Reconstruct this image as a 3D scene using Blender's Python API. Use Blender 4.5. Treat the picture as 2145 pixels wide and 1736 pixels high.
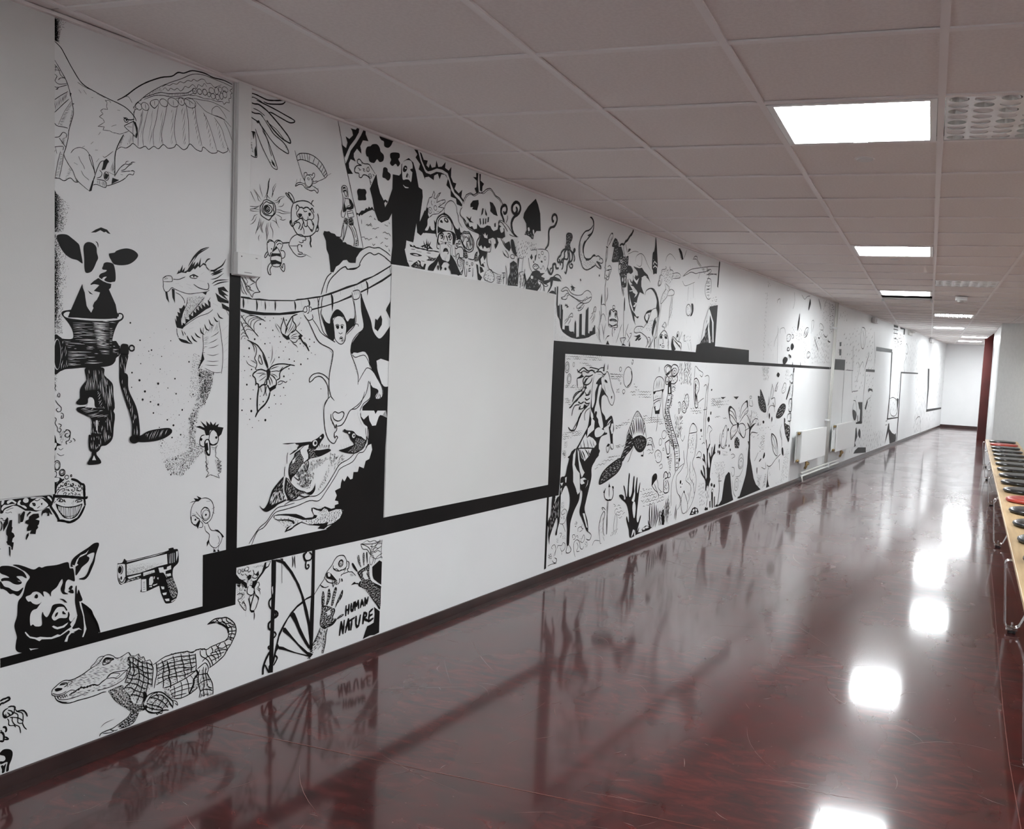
import bpy, bmesh, math, random
from mathutils import Vector, Matrix
from mathutils.geometry import tessellate_polygon

# ------------------------------------------------------------------ camera, world, exposure
scene = bpy.context.scene
col = scene.collection
for o in list(bpy.data.objects):
    bpy.data.objects.remove(o)

cam_d = bpy.data.cameras.new('camera')
cam = bpy.data.objects.new('camera', cam_d)
col.objects.link(cam)
R0 = (0.94590059, 0.3202594, 0.05201921)
R1 = (0.07555459, -0.06149811, -0.99524343)
R2 = (-0.31553698, 0.94533163, -0.08236817)
CAM = Vector((0.63221149, -3.20275784, 1.37356442))
cam.matrix_world = Matrix(((R0[0], -R1[0], -R2[0], CAM[0]),
                           (R0[1], -R1[1], -R2[1], CAM[1]),
                           (R0[2], -R1[2], -R2[2], CAM[2]),
                           (0, 0, 0, 1)))
cam_d.sensor_width = 36.0
cam_d.sensor_fit = 'HORIZONTAL'
cam_d.lens = 1880.449 / 2145 * 36.0
cam_d.shift_x = -(1310.8585 - 1072.5) / 2145
cam_d.shift_y = (910.777 - 868.0) / 2145
cam_d.clip_start = 0.05
scene.camera = cam

world = bpy.data.worlds.new('world')
scene.world = world
world.use_nodes = True
world.node_tree.nodes['Background'].inputs[0].default_value = (0.5, 0.55, 0.6, 1)
world.node_tree.nodes['Background'].inputs[1].default_value = 0.0
vs = scene.view_settings
vs.view_transform = 'Standard'
vs.look = 'None'
vs.gamma = 1.0
vs.use_curve_mapping = False
vs.exposure = 0.12
LAMP = 54.0            # radiance of the lit ceiling panels
LAMP_COL = (0.93, 0.975, 1.0)

# ------------------------------------------------------------------ helpers
H = 2.2939             # ceiling height
TH = 0.117695666       # the mural wall runs at this angle to the ceiling grid
U = Vector((math.sin(TH), math.cos(TH), 0))
N = Vector((math.cos(TH), -math.sin(TH), 0))
W0 = Vector((-1.73514427, 0, 0))
S0, S1 = -4.6, 23.3    # ends of the mural wall along U


def wp(s, z, off=0.0):
    return W0 + U * s + N * off + Vector((0, 0, z))


def mat(name, base, rough=0.5, metal=0.0, spec=0.5, emit=None, strength=0.0, build=None):
    m = bpy.data.materials.new(name)
    m.use_nodes = True
    nt = m.node_tree
    b = nt.nodes['Principled BSDF']
    b.inputs['Base Color'].default_value = (*base, 1)
    b.inputs['Roughness'].default_value = rough
    b.inputs['Metallic'].default_value = metal
    b.inputs['Specular IOR Level'].default_value = spec
    if emit:
        b.inputs['Emission Color'].default_value = (*emit, 1)
        b.inputs['Emission Strength'].default_value = strength
    if build:
        build(nt, b)
    return m


def node(nt, t, **kw):
    n = nt.nodes.new(t)
    for k, v in kw.items():
        if k in n.inputs:
            n.inputs[k].default_value = v
        else:
            setattr(n, k, v)
    return n


def noise_mix(c1, c2, scale, detail=4, lo=0.4, hi=0.6, bump=0.0, bscale=None, stretch=(1, 1, 1)):
    def f(nt, b):
        tc = node(nt, 'ShaderNodeTexCoord')
        mp = node(nt, 'ShaderNodeMapping')
        mp.inputs['Scale'].default_value = stretch
        nt.links.new(tc.outputs['Object'], mp.inputs[0])
        n = node(nt, 'ShaderNodeTexNoise', Scale=scale, Detail=detail)
        nt.links.new(mp.outputs[0], n.inputs['Vector'])
        r = node(nt, 'ShaderNodeValToRGB')
        r.color_ramp.elements[0].position = lo
        r.color_ramp.elements[1].position = hi
        r.color_ramp.elements[0].color = (*c1, 1)
        r.color_ramp.elements[1].color = (*c2, 1)
        nt.links.new(n.outputs['Fac'], r.inputs[0])
        nt.links.new(r.outputs[0], b.inputs['Base Color'])
        if bump:
            n2 = node(nt, 'ShaderNodeTexNoise', Scale=bscale or scale * 8, Detail=3)
            nt.links.new(tc.outputs['Object'], n2.inputs['Vector'])
            bp = node(nt, 'ShaderNodeBump', Strength=bump, Distance=0.002)
            nt.links.new(n2.outputs['Fac'], bp.inputs['Height'])
            nt.links.new(bp.outputs[0], b.inputs['Normal'])
    return f


def floor_build(nt, b):
    L = nt.links.new
    tc = node(nt, 'ShaderNodeTexCoord')

    def mapped(scale, rot=0.0):
        mp = node(nt, 'ShaderNodeMapping')
        mp.inputs['Scale'].default_value = scale
        mp.inputs['Rotation'].default_value = (0, 0, rot)
        L(tc.outputs['Object'], mp.inputs[0])
        return mp.outputs[0]
    n1 = node(nt, 'ShaderNodeTexNoise', Scale=7.0, Detail=8, Roughness=0.68, Distortion=0.8)
    L(mapped((1.0, 2.6, 1), 0.5), n1.inputs['Vector'])
    r1 = node(nt, 'ShaderNodeValToRGB')
    e = r1.color_ramp.elements
    e[0].position, e[0].color = 0.33, (0.030, 0.014, 0.014, 1)
    e[1].position, e[1].color = 0.68, (0.108, 0.021, 0.019, 1)
    m = e.new(0.5)
    m.color = (0.060, 0.014, 0.0135, 1)
    L(n1.outputs['Fac'], r1.inputs[0])
    # pale flecks
    v = node(nt, 'ShaderNodeTexVoronoi', Scale=16.0)
    L(mapped((1, 1.6, 1), 0.3), v.inputs['Vector'])
    fl = node(nt, 'ShaderNodeMath', operation='LESS_THAN')
    fl.inputs[1].default_value = 0.045
    L(v.outputs['Distance'], fl.inputs[0])
    fm = node(nt, 'ShaderNodeMath', operation='MULTIPLY')
    fm.inputs[1].default_value = 0.35
    L(fl.outputs[0], fm.inputs[0])
    mix = node(nt, 'ShaderNodeMix', data_type='RGBA')
    mix.inputs['B'].default_value = (0.30, 0.20, 0.19, 1)
    L(fm.outputs[0], mix.inputs['Factor'])
    L(r1.outputs[0], mix.inputs['A'])
    L(mix.outputs['Result'], b.inputs['Base Color'])
    # gloss: polished with worn streaks
    n3 = node(nt, 'ShaderNodeTexNoise', Scale=2.2, Detail=5)
    L(mapped((1, 0.5, 1)), n3.inputs['Vector'])
    mr = node(nt, 'ShaderNodeMapRange')
    mr.inputs['From Min'].default_value = 0.3
    mr.inputs['From Max'].default_value = 0.7
    mr.inputs['To Min'].default_value = 0.20
    mr.inputs['To Max'].default_value = 0.34
    L(n3.outputs['Fac'], mr.inputs[0])
    L(mr.outputs[0], b.inputs['Roughness'])
    b.inputs['Coat Weight'].default_value = 0.85
    b.inputs['Coat Roughness'].default_value = 0.09
    b.inputs['Coat IOR'].default_value = 1.5
    n4 = node(nt, 'ShaderNodeTexNoise', Scale=34.0, Detail=2)
    L(mapped((0.7, 1.3, 1)), n4.inputs['Vector'])
    bp = node(nt, 'ShaderNodeBump', Strength=0.012, Distance=0.001)
    L(n4.outputs['Fac'], bp.inputs['Height'])
    L(bp.outputs[0], b.inputs['Normal'])
    L(bp.outputs[0], b.inputs['Coat Normal'])


M = {}
M['floor'] = mat('dark_red_linoleum', (0.06, 0.02, 0.02), 0.3, spec=0.06, build=floor_build)
M['wall'] = mat('white_wall_paint', (0.78, 0.79, 0.79), 0.42, spec=0.4,
                build=noise_mix((0.82, 0.83, 0.83), (0.85, 0.86, 0.86), 1.2, bump=0.12, bscale=160))
M['panel'] = mat('off_white_panel_paint', (0.70, 0.705, 0.69), 0.5, spec=0.35,
                 build=noise_mix((0.74, 0.745, 0.73), (0.765, 0.77, 0.755), 1.0, bump=0.12, bscale=160))
M['black'] = mat('black_mural_paint', (0.004, 0.0035, 0.0032), 0.48, spec=0.2,
                 build=noise_mix((0.003, 0.0027, 0.0025), (0.006, 0.005, 0.0045), 3.0))
M['tile'] = mat('ceiling_tile_board', (0.87, 0.83, 0.81), 0.9, spec=0.1,
                build=noise_mix((0.85, 0.81, 0.79), (0.89, 0.85, 0.83), 90, detail=2, bump=0.25, bscale=260))
M['tee'] = mat('white_painted_steel', (0.90, 0.87, 0.86), 0.45)
M['white_metal'] = mat('white_enamel', (0.82, 0.83, 0.82), 0.3)
M['plastic'] = mat('white_plastic', (0.78, 0.79, 0.79), 0.4)
M['base'] = mat('dark_brown_skirting', (0.035, 0.016, 0.014), 0.3,
                build=noise_mix((0.028, 0.013, 0.012), (0.042, 0.018, 0.016), 6))
M['lamp'] = mat('lit_diffuser', (0.9, 0.9, 0.9), 0.5, emit=LAMP_COL, strength=LAMP)
M['dark'] = mat('dark_void', (0.02, 0.018, 0.016), 0.8)
M['alu'] = mat('dull_aluminium', (0.62, 0.61, 0.58), 0.35, metal=0.8)
M['chrome'] = mat('chromed_steel', (0.78, 0.77, 0.76), 0.14, metal=1.0)
M['rubber'] = mat('black_rubber', (0.015, 0.015, 0.015), 0.6)
M['ply'] = mat('birch_plywood', (0.62, 0.43, 0.22), 0.35,
               build=noise_mix((0.56, 0.38, 0.19), (0.68, 0.49, 0.27), 4, stretch=(9, 0.7, 1)))
M['seat_black'] = mat('glossy_black_seat', (0.016, 0.017, 0.017), 0.22,
                      build=noise_mix((0.012, 0.013, 0.013), (0.022, 0.023, 0.023), 5))
M['seat_red'] = mat('red_seat', (0.42, 0.045, 0.03), 0.32,
                    build=noise_mix((0.38, 0.038, 0.026), (0.46, 0.055, 0.036), 5))
M['red_door'] = mat('dark_red_panel', (0.085, 0.012, 0.010), 0.4,
                    build=noise_mix((0.075, 0.010, 0.009), (0.095, 0.014, 0.012), 3))
M['grey_wall'] = mat('pale_grey_paint', (0.62, 0.63, 0.62), 0.55,
                     build=noise_mix((0.85, 0.86, 0.84), (0.88, 0.89, 0.87), 20, bump=0.1, bscale=200))
M['brass'] = mat('worn_brass', (0.42, 0.30, 0.14), 0.35, metal=0.9)
M['copper_paint'] = mat('painted_pipe', (0.70, 0.70, 0.66), 0.35)
M['seam'] = mat('weld_seam', (0.17, 0.065, 0.055), 0.25)
M['scratch'] = mat('pale_scratch', (0.22, 0.14, 0.13), 0.5)


def tag(o, label=None, cat=None, group=None, kind=None):
    if label:
        o['label'] = label
    if cat:
        o['category'] = cat
    if group:
        o['group'] = group
    if kind:
        o['kind'] = kind
    return o


def empty(name, loc, rz=0.0):
    o = bpy.data.objects.new(name, None)
    o.empty_display_size = 0.1
    col.objects.link(o)
    o.location = loc
    o.rotation_euler = (0, 0, rz)
    return o


def mesh_obj(name, bm, m, parent=None, smooth=False):
    me = bpy.data.meshes.new(name)
    bm.normal_update()
    bm.to_mesh(me)
    bm.free()
    for x in (m if isinstance(m, (list, tuple)) else [m]):
        me.materials.append(x)
    if smooth:
        for p in me.polygons:
            p.use_smooth = True
    o = bpy.data.objects.new(name, me)
    col.objects.link(o)
    if parent:
        o.parent = parent
    return o


def add_box(bm, lo, hi, bevel=0.0):
    g = bmesh.ops.create_cube(bm, size=1.0)
    vsx = g['verts']
    c = [(a + b) / 2 for a, b in zip(lo, hi)]
    d = [b - a for a, b in zip(lo, hi)]
    for v in vsx:
        v.co = Vector((c[0] + v.co.x * d[0], c[1] + v.co.y * d[1], c[2] + v.co.z * d[2]))
    if bevel:
        ed = list({e for v in vsx for e in v.link_edges})
        bmesh.ops.bevel(bm, geom=ed, offset=bevel, segments=2, affect='EDGES', profile=0.6)


def add_prism(bm, pts, z0, z1):
    lo = [bm.verts.new((x, y, z0)) for x, y in pts]
    hi = [bm.verts.new((x, y, z1)) for x, y in pts]
    n = len(pts)
    a = sum(pts[i][0] * pts[(i + 1) % n][1] - pts[(i + 1) % n][0] * pts[i][1] for i in range(n))
    f = [bm.faces.new(lo[::-1] if a > 0 else lo), bm.faces.new(hi if a > 0 else hi[::-1])]
    for i in range(n):
        j = (i + 1) % n
        q = [lo[i], lo[j], hi[j], hi[i]]
        bm.faces.new(q if a > 0 else q[::-1])


def add_tube(bm, pts, r, seg=10):
    pts = [Vector(p) for p in pts]
    rings = []
    up = Vector((0.123, 0.456, 0.881)).normalized()
    for i, p in enumerate(pts):
        t = (pts[min(i + 1, len(pts) - 1)] - pts[max(i - 1, 0)]).normalized()
        a = t.cross(up)
        if a.length < 0.05:
            a = t.cross(Vector((1, 0, 0)))
        a.normalize()
        b = t.cross(a)
        k = 1.0
        rings.append([bm.verts.new(p + (a * math.cos(w) + b * math.sin(w)) * r * k)
                      for w in (2 * math.pi * j / seg for j in range(seg))])
    for i in range(len(rings) - 1):
        for j in range(seg):
            bm.faces.new((rings[i][j], rings[i + 1][j], rings[i + 1][(j + 1) % seg], rings[i][(j + 1) % seg]))
    bm.faces.new(rings[0])
    bm.faces.new(rings[-1][::-1])


def rounded_path(pts, r=0.02, n=5):
    pts = [Vector(p) for p in pts]
    out = [pts[0]]
    for i in range(1, len(pts) - 1):
        a, b, c = pts[i - 1], pts[i], pts[i + 1]
        d1 = (a - b)
        d2 = (c - b)
        k = min(r, d1.length * 0.45, d2.length * 0.45)
        p0 = b + d1.normalized() * k
        p1 = b + d2.normalized() * k
        for j in range(n + 1):
            t = j / n
            out.append(p0 * (1 - t) ** 2 + b * 2 * t * (1 - t) + p1 * t * t)
    out.append(pts[-1])
    return out


def add_lathe(bm, prof, c, seg=24, axis='z'):
    rings = []
    for r, h in prof:
        ring = []
        for j in range(seg):
            w = 2 * math.pi * j / seg
            ring.append(bm.verts.new((c[0] + r * math.cos(w), c[1] + r * math.sin(w), c[2] + h)))
        rings.append(ring)
    for i in range(len(rings) - 1):
        for j in range(seg):
            bm.faces.new((rings[i][j], rings[i][(j + 1) % seg], rings[i + 1][(j + 1) % seg], rings[i + 1][j]))
    bm.faces.new(rings[0][::-1])
    bm.faces.new(rings[-1])


def wbox(bm, s0, s1, z0, z1, o0, o1, bevel=0.0):
    """box in the frame of the mural wall: along, up, out of the wall"""
    n0 = len(bm.verts)
    add_box(bm, (s0, o0, z0), (s1, o1, z1), bevel)
    bm.verts.ensure_lookup_table()
    for v in bm.verts[n0:]:
        s, o, z = v.co
        v.co = wp(s, z, o)
    # (along, out, up) -> world flips handedness
    fs = {f for v in bm.verts[n0:] for f in v.link_faces}
    bmesh.ops.reverse_faces(bm, faces=list(fs))


# ------------------------------------------------------------------ room shell
YN = -4.6                        # wall behind the camera
A = (1.70, 13.05)                # corner where the corridor narrows
B = (1.79, 16.3)
XR = 4.6
FL = (2.4, 11.85)                # end of the slanted grey wall
XF = 4.4                         # depth of the side corridor at the far end
YF = 19.5
PL = wp(S0, 0)
PE = wp(S1, 0)
END_Y = PE.y

bm = bmesh.new()
add_prism(bm, [(PL.x - 0.2, YN - 0.2), (XR + 0.2, YN - 0.2), (XR + 0.2, END_Y + 0.2), (PL.x - 0.2, END_Y + 0.2)], -0.05, 0.0)
floor = tag(mesh_obj('floor', bm, M['floor']), 'glossy dark red marbled linoleum corridor floor', kind='structure')


def seam(pts, w):
    bm = bmesh.new()
    for i in range(len(pts) - 1):
        a, b = Vector((*pts[i], 0)), Vector((*pts[i + 1], 0))
        t = (b - a).normalized()
        n = Vector((-t.y, t.x, 0)) * w / 2
        vv = [bm.verts.new(p + Vector((0, 0, 0.0006))) for p in (a - n, b - n, b + n, a + n)]
        bm.faces.new(vv)
    return mesh_obj('floor_seam', bm, M['seam'], floor)


seam([(-1.72, -0.712), (2.0, -0.63)], 0.0035)
seam([(1.009, 0.223), (1.029, 0.832), (1.067, 1.655), (1.451, 10.297), (1.56, 12.8)], 0.003)
seam([(1.009, 0.223), (0.97, -3.0)], 0.003)

# fine scratches and scuffs worn into the polish, too many to count
random.seed(23)
bm = bmesh.new()
for k in range(620):
    y = -2.2 + 13 * random.random() ** 1.7
    lft = W0.x + math.tan(TH) * y + 0.12
    x = lft + (1.6 + 0.04 * y - lft) * random.random()
    a = random.choice((0.3, 0.9, 2.2, 2.7)) + random.gauss(0, 0.35)
    l = random.choice((0.03, 0.05, 0.08, 0.12, 0.3)) * random.uniform(0.6, 1.5)
    w = random.uniform(0.0004, 0.0013)
    bend = random.gauss(0, 0.12)
    px, py = x, y
    pr = None
    for q in range(6):
        dx, dy = math.cos(a), math.sin(a)
        ww = w * (1 - abs(q - 2.5) / 3.2)
        e0 = bm.verts.new((px - dy * ww, py + dx * ww, 0.0005))
        e1 = bm.verts.new((px + dy * ww, py - dx * ww, 0.0005))
        if pr:
            bm.faces.new((pr[0], pr[1], e1, e0))
        pr = (e0, e1)
        px += dx * l / 5
        py += dy * l / 5
        a += bend
tag(mesh_obj('floor_scratches', bm, M['scratch'], floor), kind='stuff')

bm = bmesh.new()
wbox(bm, S0, S1 + 0.15, 0.0, H + 0.35, -0.15, 0.0)
wall = tag(mesh_obj('wall_left', bm, M['wall']), 'long white corridor wall covered in a black ink mural', kind='structure')
bm = bmesh.new()
wbox(bm, S0, S1, 0.0, 0.052, 0.0, 0.010, 0.003)
tag(mesh_obj('baseboard_left', bm, M['base']), 'dark brown skirting under the mural wall', kind='structure')
bm = bmesh.new()
wbox(bm, S0, S1, 0.0, 0.006, 0.010, 0.045)
tag(mesh_obj('trim_1', bm, M['base']), 'coved dark edge strip between floor and skirting', kind='structure')
bm = bmesh.new()
wbox(bm, S0, S1, H - 0.006, H + 0.004, 0.0, 0.018)
tag(mesh_obj('trim_2', bm, M['tee']), 'thin white edge angle where ceiling meets the mural wall', kind='structure')

bm = bmesh.new()
add_box(bm, (PE.x - 0.3, END_Y, 0), (XF + 0.12, END_Y + 0.12, H + 0.3))
tag(mesh_obj('wall_end', bm, M['wall']), 'bare bright white wall closing the far end of the corridor', kind='structure')
bm = bmesh.new()
add_box(bm, (PE.x, END_Y - 0.012, 0), (XF, END_Y, 0.075))
tag(mesh_obj('baseboard_end', bm, M['base']), 'dark skirting along the far end wall', kind='structure')
# side wall beyond the red panel, the red panel, the white return and the slanted grey wall
bm = bmesh.new()
add_box(bm, (2.06, YF - 0.05, 0), (XF, YF + 0.07, H + 0.3))
tag(mesh_obj('wall_side_corridor', bm, M['wall']), 'white wall of the side corridor behind the dark red panel', kind='structure')
bm = bmesh.new()
add_box(bm, (XF, YF - 0.05, 0), (XF + 0.12, END_Y + 0.12, H + 0.3))
tag(mesh_obj('wall_side_end', bm, M['wall']), 'white end of the side corridor', kind='structure')
bm = bmesh.new()
add_prism(bm, [(1.765, 19.05), (2.06, 19.42), (2.05, 19.47), (1.76, 19.10)], 0.0, H + 0.28)
tag(mesh_obj('door_1', bm, M['red_door']), 'tall dark red panel at the recess near the corridor end', kind='structure')
bm = bmesh.new()
add_prism(bm, [(A[0], A[1] + 0.004), (A[0] + 0.1, A[1] + 0.04), (B[0] + 0.1, B[1]), B], 0, H + 0.3)
tag(mesh_obj('wall_return', bm, M['white_metal']), 'smooth white return wall where the corridor narrows', kind='structure')
bm = bmesh.new()
add_prism(bm, [A, FL, (XR, FL[1]), (XR, FL[1] + 0.1), (FL[0] + 0.05, FL[1] + 0.1), (A[0] + 0.1, A[1] + 0.03)], 0, H + 0.3)
tag(mesh_obj('wall_right', bm, M['grey_wall']), 'pale grey wall behind the far end of the seat bench', kind='structure')
bm = bmesh.new()
add_box(bm, (2.02, B[1], 0), (2.2, 19.5, H + 0.3))
tag(mesh_obj('wall_recess', bm, M['wall']), 'white back of the recess beside the dark red panel', kind='structure')
bm = bmesh.new()
add_box(bm, (XR, YN, 0), (XR + 0.12, FL[1] + 0.1, H + 0.3))
tag(mesh_obj('wall_side', bm, M['wall']), 'white wall right of the bench, outside the picture', kind='structure')
bm = bmesh.new()
add_box(bm, (PL.x - 0.4, YN - 0.12, 0), (XR + 0.12, YN, H + 0.3))
tag(mesh_obj('wall_near', bm, M['wall']), 'white wall behind the camera', kind='structure')

# ------------------------------------------------------------------ suspended ceiling
G = 0.6
lights = {(0, -6), (5, 0), (5, 6), (5, 12), (4, 35), (0, 0), (0, 6), (0, 12), (1, 18), (1, 24), (2, 30), (2, 34)}
louvres = {(1, 0), (1, 10)}
SKIP = lights | louvres | {(0, 13)}


def clip(poly, p, n):
    """keep the side of the line through p where n points"""
    out = []
    for i in range(len(poly)):
        a, b = poly[i], poly[(i + 1) % len(poly)]
        da = (a[0] - p[0]) * n[0] + (a[1] - p[1]) * n[1]
        db = (b[0] - p[0]) * n[0] + (b[1] - p[1]) * n[1]
        if da >= 0:
            out.append(a)
        if (da >= 0) != (db >= 0):
            t = da / (da - db)
            out.append((a[0] + (b[0] - a[0]) * t, a[1] + (b[1] - a[1]) * t))
    return out


def clip_room(poly):
    n0 = len(poly)
    poly = clip(poly, (W0.x + N.x * 0.012, W0.y + N.y * 0.012), (N.x, N.y))
    if len(poly) > 2:
        poly = clip(poly, (0, YN + 0.01), (0, 1))
    if len(poly) > 2:
        poly = clip(poly, (0, END_Y - 0.01), (0, -1))
    if len(poly) < 3:
        return None
    cy = sum(q[1] for q in poly) / len(poly)
    if cy > A[1] - 0.3:
        xl = XF - 0.01 if cy > YF + 0.2 else 1.785 if cy > B[1] else 1.70 + 0.028 * (cy - A[1])
        poly = clip(poly, (xl, 0), (-1, 0))
    elif cy > FL[1]:
        d = Vector((FL[0] - A[0], FL[1] - A[1])).normalized()
        poly = clip(poly, (A[0], A[1]), (d.y, -d.x))
    else:
        poly = clip(poly, (XR - 0.01, 0), (-1, 0))
    if len(poly) < 3:
        return None
    a = abs(sum(poly[i][0] * poly[(i + 1) % len(poly)][1] - poly[(i + 1) % len(poly)][0] * poly[i][1]
                for i in range(len(poly)))) / 2
    return poly if a > 0.0015 else None


bm = bmesh.new()
TW = 0.012
for i in range(-6, 8):                                   # main runners along the grid
    x = i * G
    for j in range(-8, 39):
        q = clip_room([(x - TW, j * G - 0.0), (x + TW, j * G), (x + TW, (j + 1) * G), (x - TW, (j + 1) * G)])
        if q:
            add_prism(bm, q, H, H + 0.006)
for j in range(-8, 40):                                  # cross tees
    y = j * G
    for i in range(-6, 8):
        q = clip_room([(i * G + TW, y - TW), ((i + 1) * G - TW, y - TW), ((i + 1) * G - TW, y + TW), (i * G + TW, y + TW)])
        if q:
            add_prism(bm, q, H + 0.0003, H + 0.006)
ceiling = tag(mesh_obj('ceiling', bm, M['tee']), 'suspended ceiling with pale grey square tiles in a white grid', kind='structure')

random.seed(4)
far = bmesh.new()
near = bmesh.new()
shared = None
for j in range(-8, 39):
    for i in range(-6, 8):
        if (i, j) in SKIP:
            continue
        sq = [(i * G + 0.004, j * G + 0.004), ((i + 1) * G - 0.004, j * G + 0.004),
              ((i + 1) * G - 0.004, (j + 1) * G - 0.004), (i * G + 0.004, (j + 1) * G - 0.004)]
        q = clip_room(sq)
        if not q:
            continue
        dz = random.uniform(0.0, 0.002)
        if j >= 14:
            add_prism(far, q, H + 0.0055 + dz, H + 0.024)
        elif j < -3 or i > 3:
            add_prism(near, q, H + 0.0055 + dz, H + 0.024)
        else:
            full = len(q) == 4 and all(abs(a[0] - b[0]) + abs(a[1] - b[1]) < 1e-6 for a, b in zip(sorted(q), sorted(sq)))
            if full:
                if shared is None:
                    b2 = bmesh.new()
                    add_box(b2, (-0.296, -0.296, 0), (0.296, 0.296, 0.016))
                    o = mesh_obj('ceiling_tile', b2, M['tile'], ceiling)
                    shared = o.data
                else:
                    o = bpy.data.objects.new('ceiling_tile', shared)
                    col.objects.link(o)
                    o.parent = ceiling
                o.location = ((i + 0.5) * G, (j + 0.5) * G, H + 0.0055 + dz)
                o.rotation_euler = (random.uniform(-.002, .002), random.uniform(-.002, .002), 0)
            else:
                b2 = bmesh.new()
                add_prism(b2, q, H + 0.0055 + dz, H + 0.024)
                mesh_obj('ceiling_tile', b2, M['tile'], ceiling)
tag(mesh_obj('far_tiles', far, M['tile'], ceiling), kind='stuff')
tag(mesh_obj('near_tiles', near, M['tile'], ceiling), kind='stuff')

# ------------------------------------------------------------------ ceiling lights
LBL = {
    (0, -6): 'lit ceiling panel overhead behind the camera',
    (5, 0): 'first lit panel of an added, unseen right row that brightens the room',  # right row is added out of view to even the light and lift the grey wall
    (5, 6): 'second lit panel of an added, unseen right row that brightens the room',
    (5, 12): 'third lit panel of an added, unseen right row, brightening the grey wall',
    (4, 35): 'unseen lit panel added behind the dark red panel to brighten the end wall',  # hidden panel, added so the far end wall comes out brighter
    (0, 0): 'largest lit square ceiling panel, nearest to the camera',
    (0, 6): 'second lit ceiling panel, with a small disc just behind it',
    (0, 12): 'third lit ceiling panel, with an open slot and bare frame behind it',
    (1, 18): 'lit louvred panel behind the hanging smoke detector',
    (1, 24): 'lit plain panel just beyond the lit louvred panel',
    (2, 30): 'front one of the two close lit panels by the far end wall',
    (2, 34): 'last lit ceiling panel before the end wall',
}
for (i, j) in sorted(lights, key=lambda t: t[1]):
    r = empty('ceiling_light', ((i + 0.5) * G, (j + 0.5) * G, H))
    tag(r, LBL[(i, j)], 'ceiling light', 'lit panels in the corridor ceiling')
    bm = bmesh.new()
    o_, n_ = 0.286, 0.262
    for k in range(4):
        c, s = math.cos(k * math.pi / 2), math.sin(k * math.pi / 2)
        pts = [(-o_, -o_), (o_, -o_), (n_, -n_), (-n_, -n_)]
        add_prism(bm, [(x * c - y * s, x * s + y * c) for x, y in pts], -0.002, 0.03)
    mesh_obj('frame', bm, M['white_metal'], r)
    bm = bmesh.new()
    add_box(bm, (-n_, -n_, 0.004), (n_, n_, 0.02))
    mesh_obj('diffuser', bm, M['lamp'], r)
    if (i, j) in ((0, 0), (0, 12)):
        bm = bmesh.new()
        add_box(bm, (-0.028, n_ - 0.004, -0.006), (0.028, n_ + 0.012, 0.0), 0.002)
        add_box(bm, (-0.018, n_ - 0.012, -0.008), (0.018, n_ - 0.002, 0.0), 0.002)
        mesh_obj('latch', bm, M['alu'], r)
    if (i, j) == (1, 18):
        for k in range(9):
            bm = bmesh.new()
            x = -0.252 + k * 0.063
            add_box(bm, (x - 0.007, -0.26, -0.020), (x + 0.007, 0.26, 0.003))
            mesh_obj('louvre_blade', bm, M['white_metal'], r)

# unlit fixtures: white plates of round cells with tilted reflector discs
def louvre_fixture(i, j, label):
    r = empty('louvre_light', ((i + 0.5) * G, (j + 0.5) * G, H))
    tag(r, label, 'ceiling light')
    nx, ny = 7, 8
    w = 0.572
    bm = bmesh.new()
    cups = bmesh.new()
    cx, cy = w / nx, w / ny
    seg = 24
    rx, ry = cx * 0.40, cy * 0.43
    for a in range(nx):
        for b in range(ny):
            ox, oy = -w / 2 + (a + 0.5) * cx, -w / 2 + (b + 0.5) * cy
            inn, out, top, up = [], [], [], []
            for k in range(seg):
                t = 2 * math.pi * k / seg
                c, s = math.cos(t), math.sin(t)
                m = max(abs(c), abs(s))
                inn.append(bm.verts.new((ox + rx * c, oy + ry * s, 0.003)))
                out.append(bm.verts.new((ox + cx / 2 * c / m, oy + cy / 2 * s / m, 0.003)))
                top.append(cups.verts.new((ox + rx * c, oy + ry * s, 0.003)))
                up.append(cups.verts.new((ox + rx * 0.72 * c, oy + ry * 0.72 * s, 0.05)))
            for k in range(seg):
                k2 = (k + 1) % seg
                bm.faces.new((inn[k], inn[k2], out[k2], out[k]))
                cups.faces.new((top[k], top[k2], up[k2], up[k]))
    mesh_obj('louvre_plate', bm, M['white_metal'], r)
    tag(mesh_obj('reflector_cells', cups, M['alu'], r), kind='stuff')
    bm = bmesh.new()
    add_box(bm, (-0.29, -0.29, 0.055), (0.29, 0.29, 0.075))
    mesh_obj('housing', bm, M['dark'], r)
    random.seed(i * 7 + j + 3)
    flap = None
    for a in range(nx):
        for b in range(ny):
            p = random.random()
            if p > 0.78 and b > 1:
                continue
            ox, oy = -w / 2 + (a + 0.5) * cx, -w / 2 + (b + 0.5) * cy
            if flap is None:
                b2 = bmesh.new()
                v = [b2.verts.new((rx * 0.97 * math.cos(2 * math.pi * k / 20), ry * 0.97 * math.sin(2 * math.pi * k / 20), 0)) for k in range(20)]
                f1 = b2.faces.new(v)
                ex = bmesh.ops.extrude_face_region(b2, geom=[f1])
                for vv in [g for g in ex['geom'] if isinstance(g, bmesh.types.BMVert)]:
                    vv.co.z += 0.0012
                f = mesh_obj('reflector_disc', b2, M['plastic'], r)
                flap = f.data
            else:
                f = bpy.data.objects.new('reflector_disc', flap)
                col.objects.link(f)
                f.parent = r
            if p < 0.45:
                f.location = (ox, oy, 0.006)
                f.rotation_euler = (random.uniform(-.08, .08), random.uniform(-.1, .1), 0)
            else:
                f.location = (ox, oy, 0.018)
                f.rotation_euler = (random.uniform(-.2, .2), random.uniform(.35, .6), 0)
    return r


louvre_fixture(1, 0, 'unlit ceiling fixture of round white cells beside the nearest lit panel')
louvre_fixture(1, 10, 'unlit ceiling fixture of round cells in front of the smoke detector')

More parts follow.
